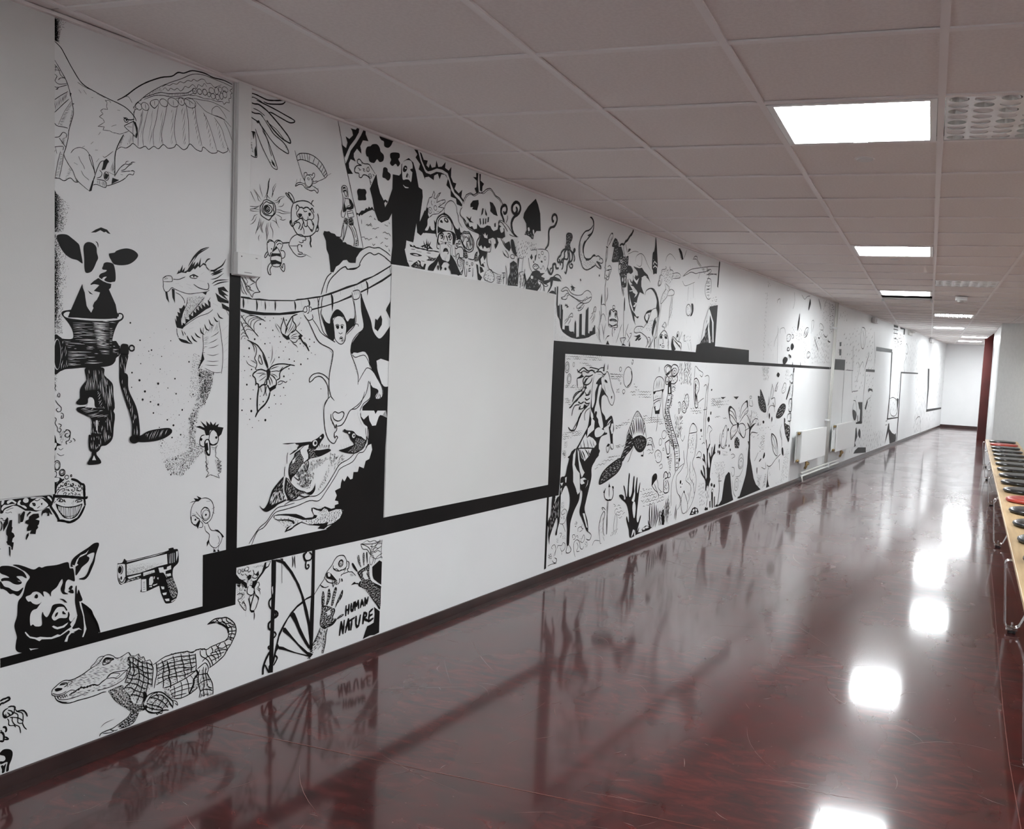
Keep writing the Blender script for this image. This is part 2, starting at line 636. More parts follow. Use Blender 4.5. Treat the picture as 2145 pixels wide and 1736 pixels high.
# open slot behind the third lit panel: a bare frame hangs in it
r = empty('hanging_cover', (0.3, 8.1, H))
tag(r, 'bare metal cover frame hanging in the open ceiling slot', 'ceiling cover')
bm = bmesh.new()
add_box(bm, (-0.27, -0.02, -0.012), (0.27, 0.03, -0.002), 0.002)
mesh_obj('cover_bar', bm, M['alu'], r)
for sx in (-1, 1):
    bm = bmesh.new()
    add_box(bm, (sx * 0.285 - 0.014, 0.19, -0.03), (sx * 0.285 + 0.014, 0.25, 0.004), 0.003)
    mesh_obj('clip', bm, M['plastic'], r)
bm = bmesh.new()
add_box(bm, (0.01, 7.81, H + 0.25), (0.59, 8.39, H + 0.27))
for lo, hi in (((0.0, 7.79, H + 0.024), (0.01, 8.41, H + 0.27)), ((0.59, 7.79, H + 0.024), (0.6, 8.41, H + 0.27)),
               ((0.0, 7.79, H + 0.024), (0.6, 7.8, H + 0.27)), ((0.0, 8.4, H + 0.024), (0.6, 8.41, H + 0.27))):
    add_box(bm, lo, hi)
mesh_obj('ceiling_void', bm, M['dark'], ceiling)

for (x, y, lb) in ((0.293, 0.886, 'small flat white disc in the tile behind the nearest lit panel'),
                   (0.297, 4.40, 'small flat white disc in the tile behind the second lit panel')):
    r = empty('ceiling_sensor', (x, y, H + 0.004))
    tag(r, lb, 'sensor')
    bm = bmesh.new()
    add_lathe(bm, [(0.026, -0.0075), (0.034, -0.006), (0.037, -0.002), (0.037, 0.006)], (0, 0, 0), 32)
    mesh_obj('cap', bm, M['plastic'], r)
    bm = bmesh.new()
    add_lathe(bm, [(0.040, -0.001), (0.043, 0.0), (0.043, 0.006)], (0, 0, 0), 32)
    mesh_obj('rim', bm, M['tee'], r)

r = empty('smoke_detector', (0.905, 7.75, H))
tag(r, 'boxy cream smoke detector hanging from the ceiling by the unlit fixture', 'smoke detector')
bm = bmesh.new()
add_box(bm, (-0.065, -0.05, -0.045), (0.065, 0.05, 0.0), 0.008)
mesh_obj('housing', bm, M['plastic'], r)
bm = bmesh.new()
add_lathe(bm, [(0.028, -0.066), (0.040, -0.060), (0.046, -0.045)], (0, 0, 0), 20)
mesh_obj('sensor_dome', bm, M['alu'], r)

# ------------------------------------------------------------------ things on the mural wall
def wall_root(name, s, z, label, cat, group=None):
    o = empty(name, wp(s, z))
    return tag(o, label, cat, group)


def wpart(root, name, boxes, m, bevel=0.002):
    bm = bmesh.new()
    for b in boxes:
        wbox(bm, *b, bevel)
    bmesh.ops.translate(bm, vec=-root.location, verts=bm.verts)
    return mesh_obj(name, bm, m, root)


def wtube(root, name, pts, rad, m, seg=10):
    bm = bmesh.new()
    add_tube(bm, [wp(*p) - root.location for p in pts], rad, seg)
    return mesh_obj(name, bm, m, root, True)


r = wall_root('cable_duct', -0.52, 1.7, 'white cable duct running from the ceiling to a junction box above the black bar', 'cable duct')
wpart(r, 'duct_cover', [(-0.542, -0.484, 1.688, H - 0.002, 0.0045, 0.022)], M['white_metal'])
wpart(r, 'duct_base', [(-0.548, -0.478, 1.688, H - 0.002, 0.0045, 0.009)], M['plastic'])
r = wall_root('junction_box', -0.49, 1.65, 'white junction box at the lower end of the cable duct', 'junction box')
wpart(r, 'cover', [(-0.545, -0.436, 1.612, 1.692, 0.009, 0.033)], M['white_metal'], 0.003)
wpart(r, 'back_plate', [(-0.549, -0.432, 1.609, 1.690, 0.0045, 0.009)], M['plastic'])
for b_ in ((-0.530, -0.526, 1.676, 1.680), (-0.465, -0.456, 1.677, 1.679), (-0.515, -0.482, 1.621, 1.6225)):
    wpart(r, 'screw_slot', [(*b_, 0.033, 0.0335)], M['dark'], 0)

# twin pipes with clamps
for k, (s, lb) in enumerate(((9.15, 'thin painted heating pipe nearer the camera, floor to ceiling between the radiators'),
                             (9.24, 'thin painted heating pipe on the far side of its twin between the radiators'))):
    r = wall_root('heating_pipe', s, 0.06, lb, 'pipe', 'heating pipes between the radiators')
    wtube(r, 'pipe', [(s, 0.142, 0.045), (s, H - 0.004, 0.045)], 0.014, M['copper_paint'])
    for z in (0.72, 1.95):
        wpart(r, 'clamp', [(s - 0.022, s + 0.022, z - 0.012, z + 0.012, 0.0045, 0.065)], M['plastic'])

for (s0, s1, lb, vs_) in ((7.50, 8.78, 'white panel radiator left of the twin heating pipes', 7.95),
                          (9.42, 10.70, 'white panel radiator right of the twin heating pipes', 9.95)):
    r = wall_root('radiator', s0, 0.28, lb, 'radiator')
    wpart(r, 'front_panel', [(s0, s1, 0.275, 0.655, 0.105, 0.118)], M['white_metal'], 0.004)
    wpart(r, 'back_panel', [(s0, s1, 0.275, 0.645, 0.045, 0.057)], M['white_metal'], 0.003)
    bm = bmesh.new()
    n = 40
    for k in range(n):
        s = s0 + 0.03 + (s1 - s0 - 0.06) * k / (n - 1)
        wbox(bm, s - 0.002, s + 0.002, 0.30, 0.63, 0.057, 0.105)
    bmesh.ops.translate(bm, vec=-r.location, verts=bm.verts)
    tag(mesh_obj('convector_fins', bm, M['white_metal'], r), kind='stuff')
    wpart(r, 'top_grille', [(s0 + 0.02, s1 - 0.02, 0.640, 0.650, 0.058, 0.104)], M['white_metal'], 0)
    for z in (0.30, 0.625):
        wtube(r, 'end_plug', [(s0 - 0.012, z, 0.081), (s0 + 0.03, z, 0.081)], 0.016, M['brass'])
    for sb in (s0 + 0.2, s1 - 0.2):
        wpart(r, 'bracket', [(sb - 0.015, sb + 0.015, 0.30, 0.60, 0.0045, 0.045)], M['plastic'])
    wtube(r, 'valve', [(vs_, 0.29, 0.081), (vs_, 0.20, 0.081), (vs_, 0.17, 0.066)], 0.016, M['brass'])
    wtube(r, 'valve_knob', [(vs_ + 0.01, 0.225, 0.081), (vs_ + 0.10, 0.225, 0.081)], 0.02, M['brass'])
    wtube(r, 'supply_pipe', [(vs_, 0.19, 0.07), (vs_, 0.158, 0.062)], 0.011, M['copper_paint'])

r = wall_root('pipe_run', 8.0, 0.1, 'pair of low horizontal pipes above the skirting under the radiators', 'pipe')
for z in (0.118, 0.076):
    pts = rounded_path([wp(7.9, z, 0.04) , wp(9.05, z, 0.04), wp(10.0, z, 0.04)], 0.02)
    bm = bmesh.new()
    add_tube(bm, [p - r.location for p in pts], 0.011)
    mesh_obj('pipe', bm, M['copper_paint'], r, True)
wtube(r, 'drop_pipe', [(7.92, 0.076, 0.04), (7.92, 0.006, 0.055)], 0.011, M['copper_paint'])
wpart(r, 'pipe_support', [(9.34, 9.37, 0.06, 0.13, 0.0045, 0.055)], M['plastic'])

r = wall_root('motion_sensor', 12.0, 2.2, 'small white motion sensor high on the mural wall beyond the radiators', 'sensor')
wpart(r, 'housing', [(11.95, 12.25, 2.19, 2.275, 0.0045, 0.07)], M['plastic'], 0.01)
wpart(r, 'lens', [(12.02, 12.12, 2.20, 2.25, 0.07, 0.085)], M['white_metal'], 0.006)
r = wall_root('wall_bracket', 16.2, 2.2, 'dark bracket under the ceiling past the motion sensor', 'bracket')
wpart(r, 'plate', [(16.0, 16.5, 2.19, 2.285, 0.0045, 0.03)], M['alu'])
wpart(r, 'arm', [(16.1, 16.4, 2.24, 2.27, 0.03, 0.09)], M['alu'])
r = wall_root('alarm_box', 19.6, 2.2, 'small beige box high on the mural wall near the end', 'alarm')
wpart(r, 'housing', [(19.5, 19.9, 2.18, 2.275, 0.0045, 0.07)], M['plastic'], 0.008)
wpart(r, 'cap', [(19.55, 19.85, 2.17, 2.19, 0.02, 0.06)], M['alu'])

# ------------------------------------------------------------------ the seat bench
def edge(y):
    return 1.047 + 0.0405 * y


BA = math.atan(0.0405)
bx = Vector((math.cos(BA), -math.sin(BA), 0))
by = Vector((math.sin(BA), math.cos(BA), 0))
Y0, Y1 = -0.15, 12.05
bench = empty('seat_bench', (edge(0.0), 0.0, 0.0), -BA)
tag(bench, 'long plywood bench on wire legs with round seats, along the right edge', 'bench')
bm = bmesh.new()
add_box(bm, (0, Y0, 0.405), (0.47, Y1, 0.43), 0.004)
mesh_obj('plank', bm, M['ply'], bench)
prof = [(0.150, 0.0), (0.178, 0.004), (0.190, 0.014), (0.188, 0.024), (0.176, 0.031), (0.12, 0.034), (0.05, 0.031), (0.012, 0.030)]
seat_me = {}
ys = [11.42 - 0.635 * k for k in range(18)]
for k, y in enumerate(ys):
    if y < 0.2:
        continue
    red = k in (1, 11)
    key = 'seat_red' if red else 'seat_black'
    if key not in seat_me:
        bm = bmesh.new()
        add_lathe(bm, prof, (0, 0, 0), 40)
        o = mesh_obj('round_seat', bm, M[key], bench, True)
        seat_me[key] = o.data
    else:
        o = bpy.data.objects.new('round_seat', seat_me[key])
        col.objects.link(o)
        o.parent = bench
    o.location = (0.232, y, 0.43)
    if red:
        o['label'] = 'red round seat among the black ones'
for k, y in enumerate((0.157, 2.06, 4.73, 7.32, 10.0, 11.92)):
    for side in (0, 1):
        def X(v):
            return v if side == 0 else 0.47 - v
        bm = bmesh.new()
        for dy in (-0.016, 0.016):
            pts = rounded_path([(X(0.15), y + dy, 0.398), (X(-0.032), y + dy, 0.398), (X(-0.006), y + dy * 1.1, 0.032),
                                (X(0.062), y + dy * 1.1, 0.030), (X(0.215), y + dy, 0.398)], 0.022)
            add_tube(bm, pts, 0.0055, 8)
        leg = mesh_obj('leg', bm, M['chrome'], bench, True)
        bm = bmesh.new()
        add_lathe(bm, [(0.020, 0.0), (0.022, 0.004), (0.020, 0.014), (0.012, 0.016)], (X(0.030), y, 0.0), 18)
        mesh_obj('foot_pad', bm, M['rubber'], leg)
        bm = bmesh.new()
        add_box(bm, (X(0.030) - 0.03, y - 0.022, 0.016), (X(0.030) + 0.03, y + 0.022, 0.022))
        for dy in (-0.009, 0.009):
            add_lathe(bm, [(0.005, 0.0), (0.005, 0.03), (0.003, 0.034)], (X(0.030), y + dy, 0.022), 10)
        mesh_obj('foot_plate', bm, M['chrome'], leg)

# ------------------------------------------------------------------ the mural: paint laid on the wall, drawn in wall millimetres
MURAL = '''@eagle|line-drawn eagle diving with spread wing, at the upper left of the mural
s29 -1187 2221 20 -13 14 -19 22 -32 30 -34 42 -13 43 -9 28 -4 29 -7 23 -14 11 -13 2 -6
s21 -1187 2169 16 -21 20 -29 11 -28 8 -33 4 -28 -6 -26 -8 -30 -3 -26 -7 -30 -5 -19 12 -22 15 -19 11 -23 23 -17 19 -11
s29 -1077 1807 6 9 6 27 5 15
p -1079 1808 8 1 7 32 -4 1
s22 -1060 1858 -4 18 -8 16 -7 21 1 4 6 -6 6 -21 6 -24
s17 -1136 1909 9 13 15 9 15 1 12 -6 7 -9
s14 -1112 1905 6 -13 9 -12 4 -10
s14 -1126 1883 11 -4
s14 -1104 1864 8 -13 11 -7 6 -4
s14 -1100 1935 7 5
s14 -1074 1950 8 9
s14 -1049 1984 6 10
s14 -1060 1935 9 2
s14 -1056 1900 9 13
s15 -1035 1923 8 -2 26 24
s30 -967 2004 -14 -28 -10 -25 -4 -23 0 -30 0 -30
s24 -989 1952 14 12 17 1 14 10 11 10 21 -10 21 11 13 -7 18 14 17 -4 18 18 18 -8 23 9 9 11 24 -11 16 8 12 17 24 -13 22 -1 7 16 30 -13 25 6 5 8 21 -3 20 11 0 12 11 -15
h 13 101 5.3 ; -975 1996 12 7 -8 -32 -16 -17
h 13 96 5.4 ; -944 2011 13 3 -6 -32 -17 -7
s15 -965 2006 -10 -29
s15 -926 2103 -6 -32 -2 -38 1 -50
s15 -900 2100 -8 -42 -7 -36 -1 -42
s15 -879 2114 -12 -48 -9 -44 3 -36
s15 -844 2129 -8 -49 -11 -45 3 -40
s15 -811 2146 -10 -54 -11 -54 7 -33
s16 -774 2144 -9 -50 -1 -40 9 -35
s16 -742 2165 10 -50 3 -43 3 -44
s16 -706 2174 5 -47 11 -42 15 -49
s16 -672 2151 20 -27 21 -45 18 -45
s16 -627 2146 31 -29 16 -38 13 -24
s17 -586 2145 21 -29 14 -30
h 13 79 6.0 ; -907 2093 13 3 -12 -91 -6 -1
h 13 79 5.6 ; -868 2111 13 3 -18 -120 -9 -2
h 13 79 5.3 ; -833 2120 14 8 -13 -125 -11 -2
h 13 78 6.4 ; -797 2130 12 7 -6 -124 -9 -2
h 13 78 6.5 ; -758 2148 14 4 4 -127 -12 -3
h 14 78 6.7 ; -720 2158 9 3 31 -126 -10 1
h 14 78 6.9 ; -672 2147 10 3 32 -112 -10 -2
h 14 78 7.1 ; -627 2142 13 -1 35 -91 -13 -3
s16 -704 2183 22 -14 20 -11 25 -4 51 -5 31 -18
s16 -637 2154 2 19 22 15 26 -18 11 -14
s16 -632 2153 25 1 26 -4
s39 -988 2105 29 22 33 32 38 30 52 31 40 16 23 19 23 5 33 18 48 6 35 -4 45 4 36 -4
s19 -934 2097 21 26 29 30 39 32 40 27 46 27 42 27 43 11 40 -1 45 -1 37 -4
s16 -831 2191 13 11 14 2 13 10 14 2 13 12 14 0 14 12 15 2 9 9 14 -2 15 11 14 2 10 -9 15 4 15 -8 15 7 15 10
s16 -829 2182 9 10 11 -7 9 11 14 -2 11 9 12 -5 9 7 9 13 14 0 14 14 10 -3 7 -6 7 16 15 -2 9 13 10 -9
h 13 73 4.3 ; -901 2136 22 22 43 35 7 -17 -37 -19 -35 -23
s22 -901 2136 35 21 30 15 32 5 36 12 33 11 23 19
s19 -896 2133 34 21 31 10 27 4 36 11 38 15 19 11
h 13 90 5.0 ; -866 2157 62 20 74 25 0 -8 -74 -26 -62 -15
o22 -708 2213 8 9
o22 -688 2217 9 9
o22 -667 2221 9 10
o19 -650 2218 6 8
o19 -633 2217 9 9
o19 -615 2219 8 10
o20 -598 2227 7 11
o20 -584 2237 9 12
o16 -639 2234 11 10
o16 -619 2239 8 12
o16 -604 2248 7 9
o16 -583 2254 12 9
h 13 90 2.9 ; -716 2216 15 6 0 -14 -13 -4
l20 -726 2193 24 7 34 -1 25 5 25 -1 25 7 6 -9 10 11 13 1 -3 14 10 5 -3 12 8 6 -11 6 11 11
s16 -740 2177 24 9 34 5 39 5 30 -2 26 -4 26 -7
s16 -781 2168 23 9 28 -1 19 -7
s15 -934 2093 12 22 17 14
o18 -915 2106 11 11
o18 -892 2112 14 12
f -875 2124 5 13 21 10 7 -10 -11 -18 -8 -5
v -872 2125 3 11 20 9 5 -9 -10 -15 -7 -4
o18 -825 2142 15 12
o19 -790 2153 20 14
o19 -759 2164 12 12
o19 -725 2169 23 16
l15 -892 2120 2 -15
l15 -859 2138 1 -13
l15 -790 2159 2 -15
l16 -728 2175 3 -14
l16 -760 2167 1 -7
s15 -934 2078 6 13 11 8
s15 -969 2121 18 5 13 -15
l17 -1028 2095 6 -7 -2 -12 4 -8 -15 -2 -8 -8 8 -7 -12 -12 12 -4 5 -8 -21 -18 20 4 -4 -11 22 3 10 -3 12 1 12 0 12 6 17 10
s14 -1028 2092 12 5 6 -6
s33 -967 2058 10 -3 13 1 14 6
o24 -958 2052 7 7
d -957 2052 3
s22 -965 2032 15 11 12 8 8 5
s22 -965 2032 11 -8 18 -9 14 -10
p -934 2054 9 0 7 -17 1 -19 -4 -14 -5 8 4 10 -4 16
s15 -954 2033 16 2
l18 -951 2085 17 -11
s14 -1116 2123 23 -8 26 -3
s14 -1112 2102 7 -8
s14 -1097 2105 9 -10
s14 -1072 2090 5 1
s15 -988 2075 9 1
s15 -1007 2020 16 9
s14 -1055 2106 27 -5
p -1140 2087 6 -3 -4 -10
p -1131 2056 6 2 -4 -5
s16 -1187 2155 13 -11 7 -16 14 -6
l14 -1187 2145 9 3
l14 -1181 2152 -2 -18
l14 -1187 2138 20 3
s16 -1185 2126 7 -4 -3 -8 -2 -8 12 -5 24 9
s17 -1174 2112 7 8 14 4
s17 -1187 2090 13 1 27 15
p -1183 2082 11 10 -4 -8
h 12 100 3.2 ; -1187 2050 40 35 0 -17 -40 -55
s17 -1187 2050 20 19 22 18
s17 -1187 2013 24 29 21 24
h 12 10 3.9 ; -1156 2026 22 35 3 -10 -14 -32 -15 -36 -14 0
s14 -1156 2026 20 34
s14 -1174 1983 18 43
h 16 10 3.2 ; -1134 2036 6 -2 -8 -41 -7 -9
s21 -1187 1987 9 -8 18 1 15 0
s19 -1187 1943 16 6 11 15 11 -3 -2 -11
h 14 29 2.8 ; -1165 1943 16 11 -7 -27 -11 3
s20 -1171 1945 6 -7 13 -15
s17 -1187 1915 27 8 0 -11
s17 -1183 1916 5 -18
s17 -1187 1896 4 11
h 12 5 4.6 ; -1167 1907 9 -7 -13 -68 -12 -6 9 48
s14 -1167 1907 -9 -37 -7 -42
s14 -1158 1900 -5 -34 -8 -37
h 12 5 4.3 ; -1141 1867 11 -9 -15 -28 -11 -2
s25 -1187 1825 16 2 15 -4 18 12 15 -9 11 4
h 14 10 2.9 ; -1123 1842 11 -9 0 -7 -11 1
s22 -1060 1858 6 20 11 24 12 7 12 2 4 -4
p -1033 1908 10 10 8 -6 -6 -12 -6 -16 -12 -6 4 15
s22 -1046 1878 8 -8 -4 -12 -12 -6
o22 -1023 1864 8 13
p -1027 1873 12 -4 -6 -14 -9 0
h 13 69 3.2 ; -996 1931 1 -56 -18 8
s19 -1019 1878 25 -6
s23 -1066 1828 12 4 28 -4 0 19 -28 1
h 15 90 3.2 ; -1038 1848 11 0 -1 -19 -10 2
h 15 90 3.5 ; -1052 1847 12 1 0 -17 -12 1
s24 -1022 1834 16 7 32 18 16 13
p -1006 1843 3 20 23 -3
s22 -994 1872 12 21 12 14 10 8
t19 -960 1915 4 8 9 3
s22 -960 1915 10 0 7 5
t26 -943 1918 6 7 12 3
s22 -974 1891 12 6 13 14 14 11
s22 -974 1887 20 6 11 3
t32 -943 1896 10 3 7 -4
s23 -958 1872 11 13 14 1 3 8
s15 -976 1879 8 0
g 900 0.43 0.86 2.5 ; -1186 2288 30 0 11 -10 -22 -21 -4 -39 -15 5
g 900 0.64 1.28 2.5 ; -1186 2285 19 -4 -7 -61 -12 3
@stipple_border|dense ink stippling along the left edge of the painted mural
g 1500 0.56 1.11 3.0 ; -1188 1787 32 -22 33 -16 -22 -36 -15 -42 -28 -4
g 1100 0.66 1.32 2.5 ; -1188 1794 21 -31 0 -65 -21 -28
g 1500 0.56 1.24 3.0 ; -1188 1670 21 -33 37 -56 0 -44 -30 -47 0 -124 -28 -1
g 1000 0.90 1.57 3.0 ; -1188 1631 17 -48 11 -49 -14 -96 -14 -70
g 120 0.45 0.91 1.5 ; -1188 1241 12 0 0 -44 -12 0
@cow_head|black and white stencil cow sinking into the meat grinder
f -1178 1650 4 11 25 4 19 -10 15 -10 6 -7 4 -18 5 -25 0 -11 -15 8 -19 3 -18 10 -15 18
f -1096 1636 11 15 18 0 12 -11 2 -17 4 -16 -6 -14 -8 -19 -10 -13 -15 -4 -5 13 -1 30
t32 -1058 1658 7 -6 2 -13
p -1073 1682 16 12 17 9 20 -4 12 -12 -10 1 -6 4 -6 -3 -12 5 -15 -9
f -1013 1625 18 6 6 6 20 9 21 4 21 -4 14 -12 -9 -17 -21 -16 -25 -7 -21 -1 -10 3 -8 11 -4 7
p -1014 1628 5 -6 -2 -8
f -1033 1584 4 10 12 4 16 -2 6 -9 4 -20 0 -23 -8 -7 -18 -1 -20 7 -9 6 5 10 16 8 4 6 -12 0 -3 4
v -1036 1543 6 7 9 2 -5 -6 -2 -6 15 -5 18 4 2 -3 -18 -5 -17 6
p -1074 1524 11 10 14 11 16 -8 12 -4 16 -2 -2 -12 -6 -6 12 -24 11 -22 5 -25 1 -19 -161 -7 10 25 13 30 15 35 7 16 2 -12 6 -14 2 -15 4 -25 4 -7 10 -13 8 14 -2 7 5 12 8 8 6 12 4 12 -20 3 18 19
w -1074 1521 12 4 15 -1 -6 -9 -11 -11 21 -4 -4 -12 -10 -12 -7 -9 -4 -9 4 -7 -7 -15 -10 13 -5 7 -3 21 -2 17 -5 16 -3 11
p -1074 1524 11 11 15 10 13 -7 -14 -12 -12 0 -12 -5
p -1083 1504 11 -7 7 -5 -11 2
@meat_grinder|painted cast iron hand crank meat grinder below the cow
f -1164 1424 4 10 19 5 7 0 -3 -13 7 -7 58 1 60 3 24 6 8 12 13 -1 5 -10 -5 -10 -13 -10 -12 -24 -6 -20 -2 -15 12 0 11 -15 2 2 0 -29 -12 -12 -4 -12 -13 -12 -28 -6 -59 -3 -39 -4 -22 -2 -15 -6 -20 -4 0 108 20 -1 7 -4 30 2 0 22 -11 21 -15 18
v -1158 1425 8 7 11 1 -2 -9 11 -6 58 -1 60 3 30 8 4 9 9 -1 1 -8 -10 -8 -34 -6 -60 -3 -58 2 -22 4
f -1141 1424 11 -5 58 0 60 3 26 7 3 11 -9 0 -100 -18 -42 8
j 17 2 5.2 128 27 ; -1130 1401 62 7 24 -67 -47 -2 -35 14
j 20 0 4.6 104 32 ; -1068 1408 56 4 2 -112 -14 -8 -28 38
j 22 0 3.8 48 24 ; -1064 1407 39 2 5 -74 -32 6
j 13 0 6.2 41 25 ; -1012 1412 24 1 -10 -31 -4 -47 -8 -31
j 15 0 4.5 46 34 ; -1160 1348 38 1 66 -20 -12 -9 -77 3
j 17 0 3.8 54 46 ; -1145 1315 93 -1 16 -18 -109 -7
j 15 0 4.5 39 47 ; -1145 1286 133 3 0 -12 -133 -10
j 15 0 3.9 25 25 ; -1000 1335 25 1 -4 -27 -21 -1
s24 -1130 1353 31 -14 35 -6 16 -22 16 -19 10 -6 12 10 10 28 2 27
q0 -1178 1303 12 47
e0 -1177 1303 10 45
h 12 90 5.9 ; -1185 1336 14 0 2 -62 -16 -4
j 17 80 5.2 22 22 ; -1165 1347 18 -10 2 -70 -20 -8
f -971 1340 17 3 8 -6 1 -27 -13 -3 -17 4
o54 -934 1330 9 9
f -975 1307 28 1 -5 -30 -6 -39 9 -40 17 -36 12 -40 -22 1 -19 48 -15 47 -1 47
j 18 95 4.2 24 32 ; -971 1301 19 1 -8 -63 11 -44 24 -72 -15 1 -21 56 -13 47
f -1089 1264 57 1 4 -23 16 -15 13 -16 2 -31 0 -55 -70 2 11 19 -4 19 -11 6 -12 -5 -1 -15 -30 -2 -4 10 10 7 1 30 12 19 8 12
j 16 95 4.0 61 34 ; -1083 1257 49 0 6 -23 25 -23 2 -70 -18 1 -25 54 -47 -4 -4 4 10 31
j 16 59 4.8 16 23 ; -1052 1196 20 -16 5 -46 -17 8
s23 -1091 1174 16 7 15 -8 8 -23 1 -23
q0 -1073 1154 8 13
f -1067 1128 70 -2 1 -55 -4 -35 -19 -19 -18 -3 -6 -11 -12 -7 -22 9 -2 46 8 4 0 46 -20 14 -23 12 -4 11 12 4 39 -1
w -1082 1149 -3 9 8 14 11 -2 8 -16 2 -17 29 -1 -64 4
f -1118 1152 4 11 19 15 24 2 19 -11 6 -27 -6 -5 -8 6 -2 19 -9 10 -10 -2 -3 -19 -22 -3
j 17 10 4.2 36 32 ; -1110 1138 51 -1 48 -15 -8 -15 -56 2
j 17 95 4.1 35 35 ; -1024 1242 23 0 0 -116 -3 -86 -23 -15 -12 48 24 37
j 15 95 3.6 15 23 ; -1071 1097 32 -1 0 -43 -32 6
j 15 92 3.6 23 27 ; -1075 1044 40 5 -4 -31 -16 -14 -19 5
w -1056 1098 6 0 0 -33 -5 1
f -1068 1001 14 -1 1 -12 14 -20 -4 -10 -36 0 -3 9 12 19
w -1062 987 -6 -15 13 -1
f -974 1243 25 0 4 -48 27 -56 11 -48 2 -57 -26 2 -2 44 -13 52 -20 52
j 17 88 4.3 36 36 ; -970 1227 9 -43 21 -44 11 -56 3 -41 15 0 -5 56 -15 49 -22 40 -5 39
e0 -923 1031 18 15
f -918 1039 18 3 26 13 41 6 37 1 13 -9 -6 -13 -30 -15 -41 -6 -49 2
j 18 63 5.4 38 25 ; -887 1045 49 12 42 0 5 -8 -33 -15 -45 -8
@dragon_head|horned dragon with open jaws drawn beside the black bar
s22 -822 1569 15 9 17 0 4 -11 -4 -7 -30 -3
h 14 41 2.6 ; -820 1571 14 6 4 -8 -18 -8
s23 -822 1569 2 -20 0 -12 7 -12 12 1 13 14 10 -3 28 -8 29 -4 29 5 40 8 15 8
s26 -783 1569 23 2 24 11
p -813 1525 8 0 3 -15 5 -22 -11 13
p -788 1537 11 -2 2 -47 -10 19
s23 -773 1525 18 -7 15 -15 3 -12
p -774 1535 5 -10 5 7 6 -10 4 8 7 -11 5 8 7 -13 5 11 9 -10 7 9 8 -9 7 10 7 -6 10 12 7 -8 8 11 15 -7 5 11 -45 -9 -39 -4 -28 6
g 500 0.52 1.04 0 ; -721 1515 64 8 -5 -30 -58 -47 -24 -14 9 38
s20 -726 1512 -4 -25 -14 -30 -5 -25
s20 -657 1518 -20 -22 -43 -50
p -775 1439 7 -12 -2 20 9 -3 -5 16 12 -4 -5 17 10 0 9 13 5 -7 -16 -43 3 -21 28 15 29 18 40 28 20 10 -1 17 -12 8 5 -21 -18 11 3 -16 -15 11 3 -19 -15 12 2 -19 -12 8 0 -17 -12 7 0 -19 -17 6 3 -19 -17 3 2 -19 -12 4 0 -21 -23 3 -5 16
s23 -767 1404 2 -19 5 -12
f -760 1371 12 -3 19 -4 10 -6 15 -5 -24 1 -22 5
t57 -726 1381 7 -14 15 -13
t57 -709 1382 10 -14 15 -8
t50 -695 1393 10 -12 15 -6
t51 -673 1411 5 -16 13 -8
t51 -656 1425 8 -17 13 -5
t51 -638 1443 8 -17 13 -5
t51 -618 1453 11 -14 10 -2
t52 -603 1469 11 -16 16 -4
s22 -744 1407 24 18 39 24 40 15 20 15
t35 -748 1399 5 -12 2 -9
t28 -739 1395 5 -8 3 -4
t21 -719 1404 19 6
t21 -715 1421 15 6
t22 -681 1432 10 -8
t22 -651 1459 10 -3
o26 -703 1585 15 5
d -702 1586 3
s33 -717 1585 14 8 20 -6
s30 -702 1560 20 -10 25 -4 15 3 2 13 -5 8
t21 -731 1558 19 -3
t21 -760 1551 15 -5
t21 -774 1555 14 2
t21 -721 1546 14 -3
t21 -683 1575 25 -2
t21 -712 1601 9 14
t21 -673 1597 15 10
t64 -725 1618 22 34 29 29 33 15
t43 -703 1639 19 28 43 27
p -732 1599 14 22 15 23 -5 -18 12 14 -5 -19 15 18 2 -10 10 27 -2 -30 12 12 10 -3 5 -10 11 -9 35 6 -15 -11 -15 3 -21 15 -10 3 -15 -13 -5 6 -14 -14 -5 4 -14 -14
t50 -659 1634 12 17 13 5
t36 -654 1637 3 -12 13 -12
t51 -638 1609 35 17 21 15 14 23
t58 -633 1601 25 12 31 16
t65 -628 1598 25 11 21 11
p -770 1587 10 17 0 -8 14 26 -2 -21 11 14 -4 -17 14 8 -5 -11 -19 0
t44 -628 1568 26 15 47 7
t44 -622 1562 30 14 37 8
t36 -633 1584 26 7 30 21
p -602 1557 26 7 22 -19 -32 5 32 -19 -21 3 21 -20 -42 22
p -612 1539 26 -15 32 -10 0 -9 -36 2 26 -11 -37 14
p -585 1503 32 -11 3 -17 -30 11
t29 -632 1521 -10 -18 10 5
t29 -621 1500 20 -7
t29 -590 1489 21 -7
s22 -660 1412 -2 -30 3 -34 -5 -39 -14 -43
p -663 1326 9 -25 -29 -39 14 30
s22 -595 1442 9 -48 9 -56 1 -44 -5 -44
t21 -630 1379 26 14 10 10
t21 -639 1357 25 10 15 9
t21 -639 1340 25 5 21 10
t21 -644 1318 26 -3 26 7
t21 -646 1295 28 -2 26 3
t21 -651 1280 28 -1 29 1
s17 -653 1269 41 -15 31 1
t22 -572 1373 18 14
t22 -572 1351 18 14
t22 -572 1327 16 14
t22 -571 1299 16 9
t22 -573 1272 18 3
t22 -581 1403 26 24
s24 -566 1483 13 -21
h 14 67 7.0 ; -660 1391 40 45 26 1 -5 -35 -56 -15
h 14 8 6.9 ; -662 1382 32 6 -9 -39 -20 -14
h 14 9 6.9 ; -659 1331 10 0 -5 -34 -15 -9
g 750 0.67 1.74 0.0 ; -678 1266 66 -12 -14 -61 -25 -60 -21 43
g 300 0.66 1.32 0.0 ; -699 1321 35 -12 7 -133 -59 -16 8 102
@ink_spatter|round black ink dots spattered between grinder and dragon
